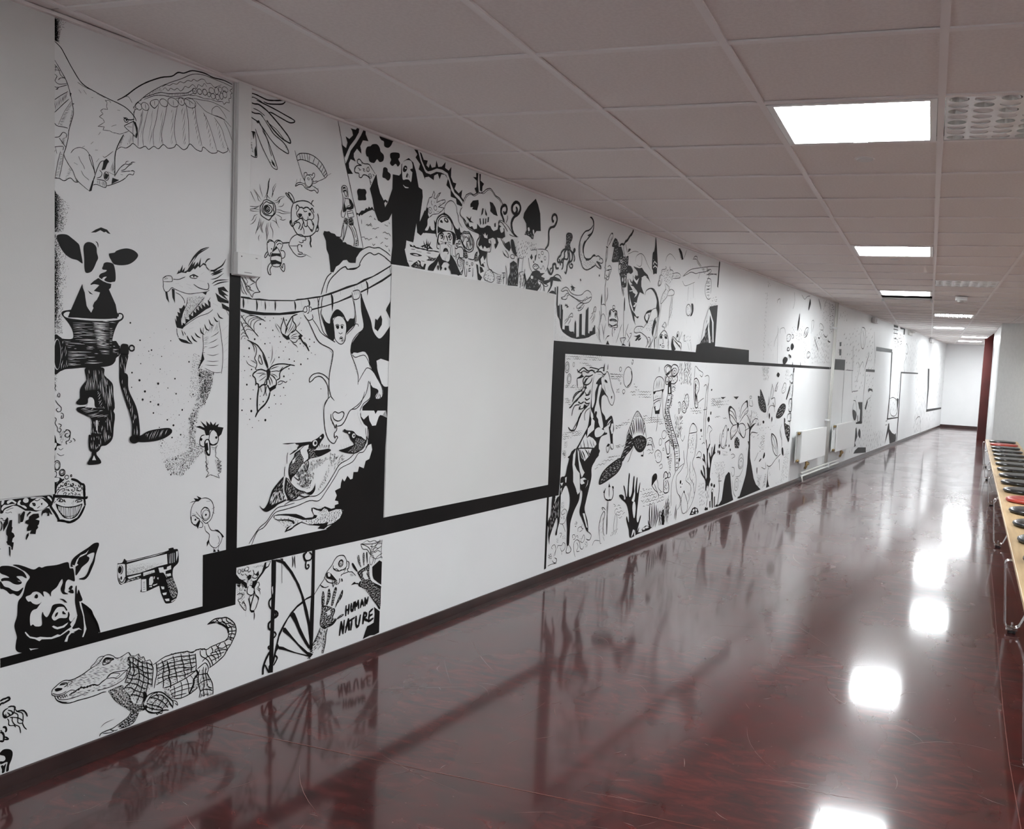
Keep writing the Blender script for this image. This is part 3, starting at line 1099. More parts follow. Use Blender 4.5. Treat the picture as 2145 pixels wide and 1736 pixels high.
d -939 1412 3 -904 1357 3 -862 1326 3 -717 1290 3 -901 1280 2 -829 1263 2 -932 1250 3 -905 1225 4 -772 1231 3 -836 1214 4 -933 1202 2 -885 1188 4 -767 1179 3 -893 1161 4 -864 1153 3 -835 1143 4 -742 1122 3 -673 1243 5 -790 1360 2 -699 1176 3 -807 1399 1 -799 1199 2 -853 1383 1 -872 1322 2 -867 1312 1 -824 1306 2 -834 1186 1
g 60 0.51 1.02 0 ; -929 1397 211 -76 2 -187 -211 5
d -800 1090 3 -776 1070 4 -853 1115 3 -742 1123 3 -754 1105 2 -747 1036 3 -781 1028 3 -823 1002 2 -819 1011 2 -830 1065 2 -766 952 3 -784 899 3 -816 1021 2
g 50 0.52 1.03 0 ; -884 1179 168 -2 1 -111 -67 -39 -56 49
g 1100 0.66 1.59 0.0 ; -715 1092 39 24 -13 -102 40 -38 -34 -32 -30 -32 -29 -23 -48 13 -28 52 47 5 57 22
g 220 0.52 1.05 0 ; -838 1063 57 -69 66 98 21 -113 -77 -45 -56 30
g 400 0.67 1.87 0 ; -653 1228 41 -4 -34 -78 -40 -38 -14 -68 -15 52
d -408 1439 4 -382 1426 2 -347 1419 3 -433 1381 4 -479 1382 2 -458 1346 4 -384 1366 3 -386 1466 2 -345 1466 2 -362 1455 2 -306 1466 2 -281 1462 3 -206 1475 2 -202 1426 2 -395 1409 1 -338 1395 2 -313 1396 2 -308 1376 3 -266 1375 2 -206 1373 3 -156 1393 3 -131 1382 3 -155 1364 3 -218 1342 2 -124 1332 2 -164 1314 3 -200 1291 4 -235 1303 3 -261 1310 3 -314 1316 3 -364 1314 2 -481 1315 2 -460 1314 2 -445 1267 3 -477 1262 2 -451 1243 2 -262 1272 3 -240 1254 2 -287 1242 4 -255 1229 2 -466 1210 4 -436 1190 2 -287 1198 3 -448 1156 3 -482 1155 2 -333 1168 3 -278 1167 2 -303 1165 2 -402 1166 2 -387 1145 3 -326 1134 2 -299 1133 2 -358 1121 3 -443 1110 5 -486 1114 3 -375 1074 4 -444 1400 1 -465 1408 1 -419 1406 1 -404 1380 1 -368 1389 1 -318 1354 1 -282 1357 2 -292 1341 2 -357 1340 1 -288 1309 1 -188 1364 2 -182 1396 2 -263 1248 1 -404 1133 2 -466 1099 1 -450 1079 2 -88 1192 2 -170 1338 1 -145 1338 2 -494 1302 1 -492 1260 1 -482 1236 1 -360 1370 2
g 90 0.40 0.63 0 ; -498 1380 154 96 134 -4 39 -130 -101 -107 -101 75 -62 -26 -58 -174
d -358 1121 3 -326 1135 2 -299 1134 2 -487 1114 3 -450 1078 2 -407 1072 2 -437 1047 2 -375 1073 5 -460 1060 1 -347 1088 1 -466 1099 1
@ostrich_bird|goggle-eyed long-necked cartoon bird with a black crest, at right of the black spatter
p -688 1061 18 3 20 -8 -18 26 28 -21 -3 19 16 -15 2 13 11 -14 13 11 -3 -13 16 6 -5 -11 25 -4 -9 -24 -15 -12 -6 18 -13 12 -16 -2 -4 -17 -13 0 -6 18 -15 7
s34 -649 1030 -13 -3 -7 -15 2 -17 16 -8 5 15
p -667 1023 10 -7 -5 -8 -6 4
s35 -631 1010 5 26 15 11 18 -17 3 -22 -10 -15 -21 -1 -9 12
d -599 1018 5
s35 -628 1001 15 -9 21 7
f -649 1007 10 8 13 -9 2 -49 -14 -1 -8 16 -4 22
v -645 1004 6 7 8 -7 3 -42 -9 7 -4 20
p -644 1000 8 2 4 -27 -7 -4
s24 -643 958 -5 10 2 8 10 -14
s17 -620 985 15 -5 5 6
s17 -618 979 11 -5
s23 -594 990 -8 -17 3 -13
l23 -643 958 3 -22 -5 -4 10 -9 -8 -4 11 -12 -8 -4 11 -12 -13 -16 18 9 13 -4 28 -12 -7 15 13 6 -13 6 16 7 -19 4 19 7 -17 6 15 10 -17 4 7 4 -16 12 3 13
h 18 61 5.2 ; -604 938 29 -7 1 -42 -21 2
h 15 102 5.1 ; -643 941 10 -1 4 -44 -13 10
@nestling_bird|bald cartoon chick with huge round eyes standing on the black bar
s26 -661 800 20 1 21 -10 11 -17 3 -23 -8 -26 -12 -13 -11 -3
s26 -681 796 -15 -16 -7 -25 2 -26 11 -19 18 -10
p -709 790 13 5 12 1 -7 10 20 -5 -8 12 18 -9 2 -4 -12 -8 -20 1
s28 -660 747 2 11 13 9 15 -6 8 -17 -2 -17 -15 -9 -13 8 -8 21
s38 -655 760 10 7 13 -6
o18 -639 740 15 17
d -639 739 4
s28 -698 743 13 -1 12 -13
s28 -700 742 2 -23 16 -11 12 7 5 9 -10 10
d -683 727 4
p -681 708 13 16 6 -5 -10 -27
s24 -662 719 10 -11 -2 -12 -13 1
s25 -655 722 16 -15 10 3
s17 -681 756 11 -14 15 -15
s17 -696 750 16 -5
s25 -644 699 5 -19 16 -16 -2 -22 8 -19 21 -13 19 11 10 21 -8 19 -19 12 -21 6 -11 17 -5 12
p -602 680 16 -4 21 -21 7 -10 -9 -1 -6 15 -16 11
p -625 647 -9 -10 1 -16 8 12
s25 -604 612 4 -15
s25 -580 617 -5 -18
p -605 596 1 11 7 -3 4 -9
p -588 596 3 7 6 -4 0 -6
s18 -586 654 8 -19 -7 -13
s18 -638 788 16 -1
s18 -614 757 13 5
s18 -611 745 10 -6
@brain_face|grinning goblin face with an exposed brain under a black band
s74 -1156 920 -18 -12 -7 -10 -4 -16 -4 -21 -4 -10 -5 -12
s76 -1134 918 18 -7 13 -11 10 -6 1 -19 1 -20
s61 -1093 887 1 -30 1 -11 2 -17
s90 -1189 870 31 -4 37 -7 33 -6 3 5
s74 -1197 844 1 -7 14 -23 10 -20
p -1178 791 8 5 32 -10 26 9 22 34 -1 15 4 -14 -2 -3 -19 -34 -28 -14
s68 -1177 792 16 -1 24 -9 27 12 20 34
f -1182 846 7 -3 14 -7 18 -4 22 0 15 3 8 1 -3 -11 -7 -16 -8 -10 -11 -6 -14 1 -15 5 -12 15 -9 15
h 20 92 4.3 ; -1342 970 0 0 0 0
w -1174 838 4 -2 1 -15 -4 6
w -1168 836 3 -2 2 -21 -4 5
w -1163 834 4 -2 1 -25 -4 4
w -1157 832 3 -1 1 -29 -4 3
w -1152 830 4 -1 0 -31 -3 2
w -1147 829 4 -1 1 -32 -4 1
w -1141 828 3 0 0 -33 -3 0
w -1136 827 4 0 0 -32 -4 0
w -1130 828 3 0 -1 -31 -3 -1
w -1125 828 3 0 -1 -29 -3 -1
w -1120 828 4 1 -2 -26 -3 -3
w -1115 829 3 1 -1 -22 -3 -4
w -1110 830 3 1 -2 -15 -3 -6
w -1105 832 3 1 -3 -11 -3 -5
s15 -1161 809 9 -6 13 -2 16 1 9 6
s30 -1179 856 5 5 8 -1 7 -8 -6 -2 -10 4
d -1169 856 3
p -1158 857 3 -1 5 -10 -6 3
s30 -1189 848 7 6
s30 -1121 844 5 6 13 -1 3 -4 -10 -2 -7 -1
d -1113 846 2
p -1124 851 -3 -6 -2 1
d -1155 841 1 -1132 842 1 -1128 842 1 -1128 836 1
s24 -1182 878 4 10 6 1 -2 4
s21 -1178 874 4 8 9 7 9 1 2 -6 -9 -1
s21 -1152 893 9 2 11 -1 9 -6 -2 -9 -7 -1
s30 -1175 895 7 1 2 5 5 -4 2 5
o37 -1151 903 3 4
d -1142 903 2 -1120 896 2 -1168 903 1 -1131 910 1 -1100 871 1
s37 -1135 903 0 -6 8 0 -1 6 -3 -2
s30 -1111 898 3 -8 5 1 -2 6 6 -1
s30 -1095 889 -6 -2 2 -4 5 2
s21 -1119 889 7 -2 -4 -4 11 -6 2 5
s21 -1119 882 9 -5
s21 -1158 872 2 5 7 -1 -3 -7
s21 -1143 868 2 5 4 -3
s21 -1136 875 7 -3 -1 -5
s21 -1123 873 5 -2 -1 -5 -6 2
s21 -1114 865 6 3 3 -6
s30 -1149 889 1 -6
s30 -1142 887 -2 -3 5 -2
s30 -1134 885 2 -3 3 2
s21 -1150 912 3 -2 4 3 4 -4
o24 -1148 925 6 6
o27 -1162 940 9 10
o18 -1162 940 6 7
s18 -1166 939 5 -2 3 5
o30 -1134 928 2 3
s21 -1162 910 3 -2 0 3
@faces_strip|strip of crowded ink faces under the blank white panel at left
p -1343 874 32 1 50 0 61 0 7 -3 3 -14 -6 -10 -4 -7 -24 -9 -17 -3 -17 5 -14 2 -23 17 -11 3 -13 -5 -8 -8 -11 -7 -5 1
v -1334 839 4 8 11 4 13 0 8 -3 2 -5 -4 -9 -6 -4 -10 -2 -11 5
s14 -1327 843 13 5 8 1
s14 -1329 838 8 -2 7 2 3 -4
v -1248 864 10 6 14 -3 8 -8 6 -6 5 -8 -7 -6 -12 -6 -14 0 -8 3 -5 6 -9 6 2 9
s22 -1246 866 8 -4 9 4
s43 -1253 856 8 -2 0 -6 -6 5
p -1227 853 5 1 -1 -7 -3 1
s22 -1238 840 5 2 2 3
e0 -1272 867 0 0
v -1279 866 3 7 8 1 5 -6 -2 -7 -8 -1
v -1293 866 5 4 3 -3 -3 -5 3 -7 10 -3 7 -8 -5 -1 -13 10 -9 5
v -1296 840 3 5 6 0 5 -5 -1 -8 -7 -3 -5 3
s29 -1291 830 -1 -29
s29 -1288 830 -1 -30
v -1325 867 3 5 11 2 10 -7 3 -3 -3 -3 -10 7 -10 -5
v -1333 861 9 -1 16 1 8 -2 -8 -1 -14 -3 -10 -4 -6 -6 -2 7
v -1339 874 7 0 -2 -9 -6 -3
v -1207 872 5 -1 7 -9 0 -7 -5 6 -7 7
v -1258 873 7 1 13 -1 16 -1 10 -8 -9 5 -17 2 -13 -1
p -1324 824 3 -4 -1 -15 -13 -22 -1 21 7 12
p -1317 814 7 0 -1 -20 2 -3 -3 -13 6 -5 3 -9 -6 -6 -2 -10 5 -2 -3 -22 -4 2 0 7 -4 6 -6 3 -4 9 3 3 1 13 -4 6 0 12
p -1320 736 4 -2 1 -15 -1 -16 -3 9
p -1250 824 16 -1 2 -12 -11 -5 12 -5 -2 -11 -4 -4 2 -6 -6 -6 -2 -13 -17 4 5 10 -13 -1 0 9 5 10 -10 6 1 7 9 3 1 8
p -1263 769 0 -9 -7 -13 -2 5 3 12
p -1287 824 9 12 5 -3 -4 -21 -3 -8 -7 -1
p -1268 825 8 8 5 -4 -8 -6 -5 -7
p -1223 830 13 7 8 -3 10 -21 -5 3 -5 6 0 -11 -7 1 2 7 -5 4 -9 -2 -4 -9 0 9
s20 -1343 822 3 1 5 -4
s20 -1337 817 7 -2 3 4
s28 -1343 815 4 -9 -1 -14 -3 -6
p -1344 735 2 -2 -2 -2
@faces_column|column of curls and small ink heads along the blank panel edge
p -1188 1059 4 -2 6 -23 15 -8 -15 -3 -2 -11 -7 -3 3 -19 -4 -59
v -1185 1033 6 -2 -3 -11 -6 -2
v -1182 1009 8 10 15 1 5 -13 6 -8 -4 -11 -6 -7 -13 1 -11 12
s18 -1174 1017 7 -6 8 5
s18 -1178 1001 11 -8 11 3
o26 -1178 964 10 15
o18 -1178 963 7 11
o22 -1162 941 9 10
o22 -1184 938 5 9
p -1188 931 21 -6 8 -8 -19 -6 -6 -14 -4 -11
v -1185 927 14 -3 -3 -9 -11 -1
s20 -1174 1186 5 -4 -2 -9 -5 4 1 7
s20 -1183 1164 7 -11 11 -12 -2 -11 -9 -1 -4 7 6 4
s21 -1167 1125 8 -4 0 -11 -6 -2 2 9
s20 -1185 1112 5 -7 -4 -11 8 -15 -2 -8
s21 -1174 1092 9 -4 -4 -8
s21 -1176 1071 5 -5 6 7 -6 6
s27 -1156 1063 8 9 9 -4 2 -10 -7 -9 -8 3 0 7 8 2
s27 -1137 1058 -4 -18 -9 -4 2 -9
s21 -1141 1032 8 3 -4 4
s21 -1129 1045 7 -6 -2 -4
s17 -1187 1215 5 -7 -3 -7 5 -8
g 120 0.46 0.93 1.0 ; -1171 1064 27 13 -8 -37 -15 -10
@pig_head|stencil pig head with pricked ears standing on the black bar
f -1344 680 17 0 18 -6 15 -9 15 -12 8 -13 2 -9 -6 3 -8 6 -15 2 8 -10 7 -10 -3 -5 -10 0 -11 5 -12 10 -13 4 -8 0 -1 7 9 2 13 -2 -9 8 -16 11
f -1344 637 6 -8 6 -10 13 -7 10 -9 15 -6 15 8 -5 -14 -10 -9 -13 10 -10 1 -9 11 -10 8 -8 4
w -1298 641 23 -10 -8 0 -10 5
w -1296 629 13 -5 -7 1
f -1309 679 15 -2 19 -9 26 -14 16 5 9 -4 13 2 32 -2 27 3 10 -3 4 -18 11 -4 4 -24 0 -17 -15 8 -7 1 -6 -8 -2 -16 -1 -12 11 -9 -16 3 -8 16 4 13 3 9 -2 10 -8 -8 -9 -14 -16 -11 -2 -14 -5 8 -9 9 -9 2 2 -16 -11 14 -11 7 -11 0 -7 -6 -14 -4 7 -15 7 -1 7 -8 11 -6 9 1 6 4 -9 -11 -6 -7 -11 -2 -7 -10 -2 -18 2 -18 7 2 8 -8 18 -1 0 28 3 13 4 -10 7 -9 6 3 7 13 7 17 21 0 14 -8 10 -17 -3 -2 -7 12 -10 4 -13 -1 -14 -20 0 -10 8 -8 15 4 23 -4 4 18 4 -9 -1 -16 7 -9 10 10 7 3 2 4 -7 40 0 24 1 26 4 4 1 -26 5 13 7 -18 6 -19 -9 -5 2 -17 7 -23 8 -31 5 -23 -13 -22 5 -1 50 1 2 13 -7 24 -13 27 -10 22 -32 28 40 -64 20 -47 -3 -11 -193 -1 -46 10 -17 14 1 25 2 15 -7 34 8 29 3 41 13 17 10 34 11 16 -4 10 -9 11 -10 8 -11 9
p -1102 519 20 -15 17 -21 8 -24 10 -20 7 -21 -3 -14 -54 0 13 23 -8 35 -5 26
w -1155 406 9 -2 4 16 9 8 11 -2 -5 3 18 5 10 -5 -10 10 -18 0 -4 4 10 14 6 18 -1 8 -6 -8 -15 -18 4 -9 -14 -6 -21 -11 -9 4 -18 -4 -14 3 -20 7 -11 0 -20 9 -13 18 -2 -2 6 -11 9 -10 15 -7 13 -10 7 4 30 -7 25 2 11 4 17 8 5 -4 -3 -6 -7 -6
w -1194 464 5 2 12 -8 16 0 18 7 -4 -6 -9 -7 -21 -1 -9 5
w -1108 524 5 -1 6 -26 5 -22 4 -28 4 -18 -5 -13 -5 -11 -4 1 5 15 1 20 -3 34 -9 34
w -1262 414 6 -3 22 -5 -18 1 -6 -1
f -1246 571 4 5 5 -2 1 -8 -4 -3 -6 3
f -1142 572 6 8 6 -1 0 -7 -6 -5
f -1143 563 10 5 6 -4 1 -9 -7 1
f -1170 546 11 -3 7 -6 5 -8 -7 3 -7 7
f -1185 494 3 9 7 2 -2 -8 -6 -5
f -1162 501 3 4 5 -6 4 -6 -9 2
s31 -1142 497 2 -9 -2 -9
f -1136 644 3 14 10 12 19 11 24 11 19 11 15 0 3 -8 -5 -14 -6 -18 -4 -21 -10 -23 -10 -19 -12 -9 -14 3 -4 4 16 2 10 10 9 22 10 18 5 21 -10 2 -15 -6 8 -8 -5 -13 -19 -13 -8 -11 -12 -12 -1 26 -3 4 -10 0
w -1131 646 8 -3 7 17 12 12 17 4 10 9 -8 -12 -24 -8 -7 -17 5 -5 -12 -6 -4 3
@pistol|painted pistol seen from the side, pointing left
f -979 620 5 2 12 1 7 11 7 -7 12 -2 54 2 86 6 5 7 19 1 3 -6 13 -2 4 -8 2 -39 -19 -17 -4 -15 1 -18 11 -28 8 -21 1 -16 -8 -18 -17 -8 -22 3 -8 14 -11 25 -6 25 -6 3 -44 -9 -20 3 -2 3 3 8 -1 34 -6 1 -53 -4 -14 -2 -7 8 -5 22
v -979 613 3 6 21 -3 3 -8 1 -35 -2 -16 -9 -6 -8 5 -7 22
f -977 603 3 11 8 0 6 -7 0 -14 -5 -9 -9 4
q0 -970 600 8 14
e0 -971 600 7 12
e0 -966 571 3 6
s32 -974 573 5 -14 9 -2 7 12 1 3
w -947 614 65 5 85 4 3 -36 -40 -2 -63 -9 -49 0
g 500 0.40 0.63 0.0 ; -946 597 82 -2 28 -8 -61 -11 -48 0
g 220 0.40 0.50 0 ; -947 611 83 -6 64 -13 -45 -5 -98 6
w -947 623 65 1 81 6 -45 -6 -101 -3
l25 -794 620 2 -33
l51 -787 622 2 -35
l51 -780 622 1 -35
l51 -773 622 1 -34
l51 -766 622 1 -34
w -789 620 1 0 2 -32 -2 0
w -783 621 2 0 0 -34 -2 0
w -777 622 2 0 1 -35 -2 0
w -770 622 2 0 1 -34 -2 0
w -761 625 6 1 1 -16 -6 -20
w -944 570 48 2 1 -5 -44 -4
j 18 -11 2.3 21 7 ; -944 560 44 3 0 -5 -50 -5
w -887 574 42 2 2 -9 -28 -3 -15 -2
g 100 0.40 0.50 0 ; -884 569 35 3 0 -5 -33 -4
w -830 580 19 -1 2 -9 11 -1 2 8 15 3 1 -14 -22 -3 0 -9 6 -17 -11 18 -4 5 -14 2
w -801 552 19 0 2 -9 -14 -1
w -893 552 17 -2 2 -43 -18 3
h 14 0 5.1 ; -889 546 11 -1 1 -32 -12 2
w -865 548 5 7 9 -1 2 -20 -7 -10 -9 3
w -852 524 18 2 0 -3 -13 -3
w -865 522 11 0 0 -5 -9 2
w -847 553 4 -1 -2 -8 -3 0
w -834 547 5 -1 -1 -7 -4 3
f -801 533 24 4 8 -14 10 -26 5 -22 -6 -11 -12 -5 -10 15 -8 26
j 15 79 2.1 7 4 ; -800 532 23 4 8 -13 10 -26 4 -22 -5 -11 -12 -4 -9 13 -9 27
w -820 513 13 -4 0 -9 -9 2
w -814 488 17 -1 -2 -8 -11 1
w -805 465 18 -2 1 -9 -13 2
w -779 452 17 5 2 -2 -17 -7
@crocodile|large ink crocodile walking left just above the baseboard
s31 -1195 254 3 9 10 7 12 7 16 4 18 -5 18 1 25 7 23 10 17 5
s25 -1070 294 3 7 12 8 11 13 13 2 8 -4
s26 -1053 299 11 6 8 8 11 10 15 0 16 -9 7 -8 13 -4 16 4 18 5 9 -13
s39 -1027 309 11 5 13 -4 13 -7 -13 -1
s32 -1029 301 4 9 9 5 15 -9 -2 -10 -13 -3 -11 1 -1 9
f -1026 304 8 9 13 -4 4 -4 -11 4 -7 -1 -3 -9
o23 -1012 302 7 6
t20 -1013 307 2 -5 -2 -5
s25 -1195 254 3 -9 14 -7 20 -2 12 4 12 3 12 -4
s23 -1192 251 16 -9 16 -1 12 3
s31 -1186 261 10 1 14 -6 -14 -2 -8 3
f -1185 259 11 2 8 -4 2 -4 -12 0
s31 -1170 269 8 5 14 -3 1 -8 -9 -3
f -1168 269 8 3 11 -3 -5 -2
s35 -1186 241 6 -14 12 -12 14 -8 20 -5 25 0 29 -2 30 0 21 2 13 -2
p -1184 235 8 -11 14 -9 16 -7 24 -3 -16 2 -16 0 -16 10
s23 -1178 236 6 -10 14 -6 20 -4 29 0 29 3
l22 -1176 238 2 -7 4 5 4 -10 4 8 4 -9 4 9 2 -9 4 8 3 -8
s41 -1140 228 8 4 10 1 6 4 9 1 6 3 12 -4 17 1 13 0 15 -7 13 7 15 6
o19 -1134 229 3 3
o19 -1122 235 3 3
o19 -1109 238 3 3
o19 -1101 242 3 3
o19 -1091 238 3 3
o19 -1080 237 3 3
o19 -1070 237 3 3
o19 -1059 237 3 2
s26 -1016 244 22 -3 18 -7 18 10 16 7 -2 -9 -7 -16 -25 -10 -27 -4 -30 1 -13 0
s29 -1016 244 9 10 15 4 25 -3 25 -3
s20 -1012 245 14 11 22 -5 7 -6 -14 -7
k 17 -18 4.7 15 6 ; -1136 270 66 18 32 7 22 -11 67 -2 7 -26 -52 9 -33 -9 -19 -13 -55 6 -37 3
k 17 -10 4.2 15 6 ; -1128 233 31 0 55 -9 26 5 44 3 14 -6 -36 -13 -39 0 -47 0 -56 4
k 16 -20 3.4 11 4 ; -1059 303 17 14 17 2 -6 -15 -11 -10
k 17 10 3.5 11 5 ; -988 304 30 0 27 -14 -7 -20 -34 21
k 22 -60 2.8 8 4 ; -1144 277 18 -6 -8 -10 -12 -6 0 10
l27 -938 311 9 -14 14 -5 14 4 7 -16 12 1 7 -18 17 0 10 -19
l26 -929 297 -9 -3 -2 -14
l23 -901 296 -2 -11 12 -13 9 9
l24 -875 263 -9 1
f -1009 201 15 2 23 3 13 -2 7 -17 19 -26 7 -22 18 -17 34 -14 7 -13 -21 -4 -38 10 -23 21 -23 21 -18 21 -13 22
j 19 49 3.2 6 4 ; -1009 201 38 5 13 -2 7 -17 19 -26 7 -22 18 -17 34 -14 -14 -17 -38 10 -46 42 -31 43
j 17 -39 4.5 6 5 ; -1005 197 34 7 20 -22 21 -46 42 -25 -14 -13 -46 29 -41 42
j 19 19 2.6 7 7 ; -998 193 38 10 28 -53 -16 -17
s36 -940 295 7 -17 2 -14 -2 -17 -9 -17 -9 -21
s33 -942 272 9 -10 -9 -8
s37 -919 291 -3 -23 5 -26 -4 -16 -9 -19 -19 -12 -4 -7
s37 -901 284 -2 -28 5 -33 -4 -29 -14 -23 -14 -15
s37 -887 269 1 -27 5 -33 -5 -29 -11 -30 -12 -25
s37 -870 260 3 -33 3 -32 -5 -32 -12 -32 -7 -18
s37 -855 249 9 -19 -2 -35 -2 -31
s33 -938 292 16 -2 19 -17 17 -13 19 -6 14 -11
s33 -938 277 16 -7 19 -19 14 -2 22 -13 19 -10
s34 -940 258 16 -1 21 -10 22 -20 14 -8 19 -6
s34 -942 241 21 -15 21 2 19 -14 17 -16 16 -6
s34 -944 226 16 -9 26 -10 18 -15 17 -9 17 -10
s33 -949 212 21 -10 21 -11 19 -17 19 -11
s33 -951 193 21 -6 16 -14 21 -13 17 -10
s34 -930 163 14 -5 21 -13 17 -10
k 19 85 3.8 10 6 ; -936 291 17 -2 49 -32 20 -17 0 -67 -28 -40 -29 -9 -23 36 -21 31 9 41
s33 -927 104 -9 -14 -16 -8 -19 -7 -22 -7 -22 -1 -18 -2 -6 -8
s34 -899 90 -9 -17 -12 -13 -21 -4 -29 2
f -925 101 23 -10 -6 -20 -17 -12 -16 -3 -20 3 -14 9 18 11 21 11
j 22 -24 3.1 11 5 ; -925 101 23 -10 -6 -20 -17 -12 -16 -3 -41 8 25 15 21 11
s26 -1004 68 16 -10 13 -1
s26 -1028 63 26 -7 14 2
t20 -1036 85 16 10 34 3
s34 -869 116 15 18 19 5 8 -5
f -882 159 14 -18 -9 -17 -5 -5
s36 -847 242 15 5 29 10 17 1 26 0 25 -3 24 -3 13 -7 16 -1 16 3 21 -4 17 -7 16 5 19 2 26 3 20 2 14 11 2 14 -6 16 -17 19 -20 14 -20 6 -33 2
s44 -627 330 14 7 22 6 28 -4 20 -3 20 -14 18 -19 8 -24 -4 -21 -12 -19 -8 -13 -20 -21 -11 -14 -34 -17 -19 -7 -11 -4
l25 -776 262 8 -6 8 4 10 -4 15 1 11 -8 13 5 13 -10 13 -4 11 9 10 -5 8 4 9 -9 8 5 8 -9
p -627 330 14 6 16 0 -3 -7 -13 2
s74 -580 324 23 -13 20 -19 5 -19
s37 -591 343 17 -18 19 -2 12 -15 9 -12 17 0
s36 -577 340 -9 -7 -14 -2
s37 -563 338 6 -17 20 -10 17 1
s37 -543 335 3 -13 23 -18 12 -8
s41 -534 306 14 -14 4 -20 -6 -13 3 -14
s37 -537 292 20 2 18 -7
s37 -534 281 18 -4 19 -3
s37 -531 268 12 0 18 -7
s37 -533 259 11 -5 15 -7
s37 -547 246 17 5 14 -11
s37 -550 244 9 -19 6 -19
s37 -567 244 -11 -12 9 -22 5 -16
s37 -587 242 9 -15 -14 -3 14 -21 3 -18
s36 -609 241 8 -17 -8 -12 17 -15 6 -18
s36 -631 235 3 -18 11 -13 12 -20 5 -16
s36 -656 241 4 -22 24 -19 14 -21 3 -15
s37 -581 231 23 -9 17 5 17 0
s37 -612 217 20 0 22 1 23 -4 9 -5
s36 -647 196 19 11 25 1 25 -3 28 0
s33 -608 188 22 3 22 3
s34 -835 246 3 -17 1 -23 -6 -25 -4 -24
s38 -813 248 8 -20 0 -20 -4 -18 4 -19 -1 -25
s52 -792 240 6 -24 4 -22 -3 -13 8 -23 0 -21
s35 -769 252 6 -20 1 -21 6 -23 4 -19 3 -20
s35 -737 252 5 -24 8 -24 1 -21 5 -13 -1 -14
s36 -703 243 4 -22 3 -18 4 -15 -1 -18
s36 -677 235 3 -26 2 -22 -1 -16
s35 -832 236 22 5 20 3 22 1 31 -4 28 -6 35 -5
s35 -830 224 25 2 20 3 22 -2 34 -2 31 -5 24 -4
s35 -827 212 22 5 22 -2 23 0 36 -6 26 -3 27 -5
s35 -830 199 25 4 23 2 25 -2 33 -6 32 -11 18 4
s35 -832 186 25 2 27 -2 26 0 33 -1 29 -4
s35 -834 166 24 6 30 5 28 -4 34 -5 45 3
s39 -804 146 25 -1 30 4 31 5 26 8 24 10
s72 -673 173 8 -17 -16 -16 -2 -18 -18 -32
s36 -668 174 21 10 14 3 11 -15 3 -15
s32 -764 142 5 -24 -2 -25
s32 -736 148 6 -25 -3 -35
s32 -713 154 9 -26 3 -36
s32 -697 161 14 -20
s32 -779 129 25 1 31 2 37 -5
s32 -776 114 22 2 31 -1 32 -3
s32 -771 103 28 -2 31 -3
s39 -761 93 28 -6 32 3 21 7 16 7
k 26 -32 3.5 13 5 ; -681 152 16 7 6 -57 -21 -2 -11 -7
k 19 -16 5.2 13 10 ; -830 242 153 -11 4 -58 -35 -13 -71 -13 -50 27
s36 -662 151 16 -3 19 -3 9 -10
s36 -664 111 16 9 22 1 16 -3
s36 -653 86 16 2 22 -7 14 -9
s36 -657 168 -5 -17 0 -26 6 -28 3 -13 -5 -20
s37 -619 157 -5 -13 11 -20 12 -25 3 -23 0 -20
s33 -641 175 -2 -30 6 -30 -3 -31 4 -22
s33 -630 170 -2 -21 6 -28 5 -26 20 -13
s33 -623 79 3 -23
k 20 88 4.4 14 10 ; -654 168 27 -4 17 -53 7 -50 -50 6
l26 -653 62 6 6 11 -6 2 6 22 -9 11 1
s41 -877 122 9 15 17 5 22 -2 20 -9 20 -20 18 -20 5 -11 -2 -20
s35 -867 121 11 7 22 2 22 -7 18 -17 10 -13 11 -24
s34 -834 135 10 -17 -14 -9 -10 -10 0 -21
s35 -812 125 8 -16 -15 -16 -7 -13
s35 -789 104 0 -14 -15 -13 -7 -11
s35 -856 128 20 -8 22 -17 15 -16 13 -18
s34 -870 113 22 -14 25 -13 15 -14
s34 -872 102 27 -18 32 -15 12 -4
s45 -877 124 -5 -14 15 -25 19 -14 25 -6 22 0 18 -6
k 20 -19 3.7 10 7 ; -868 128 39 5 35 -25 21 -34 -35 -7 -50 17 -14 23
s35 -784 93 8 -14 10 -17
s25 -771 91 18 -10 6 -16 -11 11
k 28 37 3.4 10 5 ; -802 143 18 -4 20 -27 1 -21 -21 14 -18 22
l35 -833 66 5 -8 7 4 10 -6 3 7
f -882 105 15 -23 22 -14 27 -7 -27 12 -22 14
@jellyfish|small ink jellyfish at the lower left edge of the mural
s44 -1324 251 9 0 9 -4 2 -6 -2 -5
s44 -1324 248 -9 -3 -5 -7 2 -12 5 -5 10 2 11 3 5 10
p -1337 236 8 -12 -2 -4 -6 8
s37 -1324 242 7 -4 5 -5 0 -6
f -1327 237 6 -5 4 -5 -4 -1
l29 -1331 232 3 -11
s29 -1326 217 4 -9 0 -11 5 -5 10 -3 5 -7
s30 -1319 218 7 -4 0 -9 7 -14 12 -10 4 -13 1 -10
s30 -1317 218 19 -8 10 -8 6 -7
s30 -1309 230 7 -5 6 -7 0 -14 0 -9 5 -5 9 -3
s30 -1303 237 7 -9 10 -6 5 -9 0 -18 -1 -9 5 -13 7 -10
s45 -1300 229 12 0 9 -4 7 -10 4 -12
@sea_creatures|partial creatures cut by the left frame edge near the baseboard
s58 -1346 278 9 2 6 0 7 1 4 -3 0 -5 -9 -3 -7 -2 -7 1 -3 -6
p -1346 279 10 1 -3 -4 -7 -1
s59 -1339 194 5 0 4 -5 1 -8 -4 -2
s58 -1346 182 6 -4 4 -11 -2 -15 -9 4
s44 -1336 163 6 -2 7 -9 -12 4
s44 -1346 187 5 -2
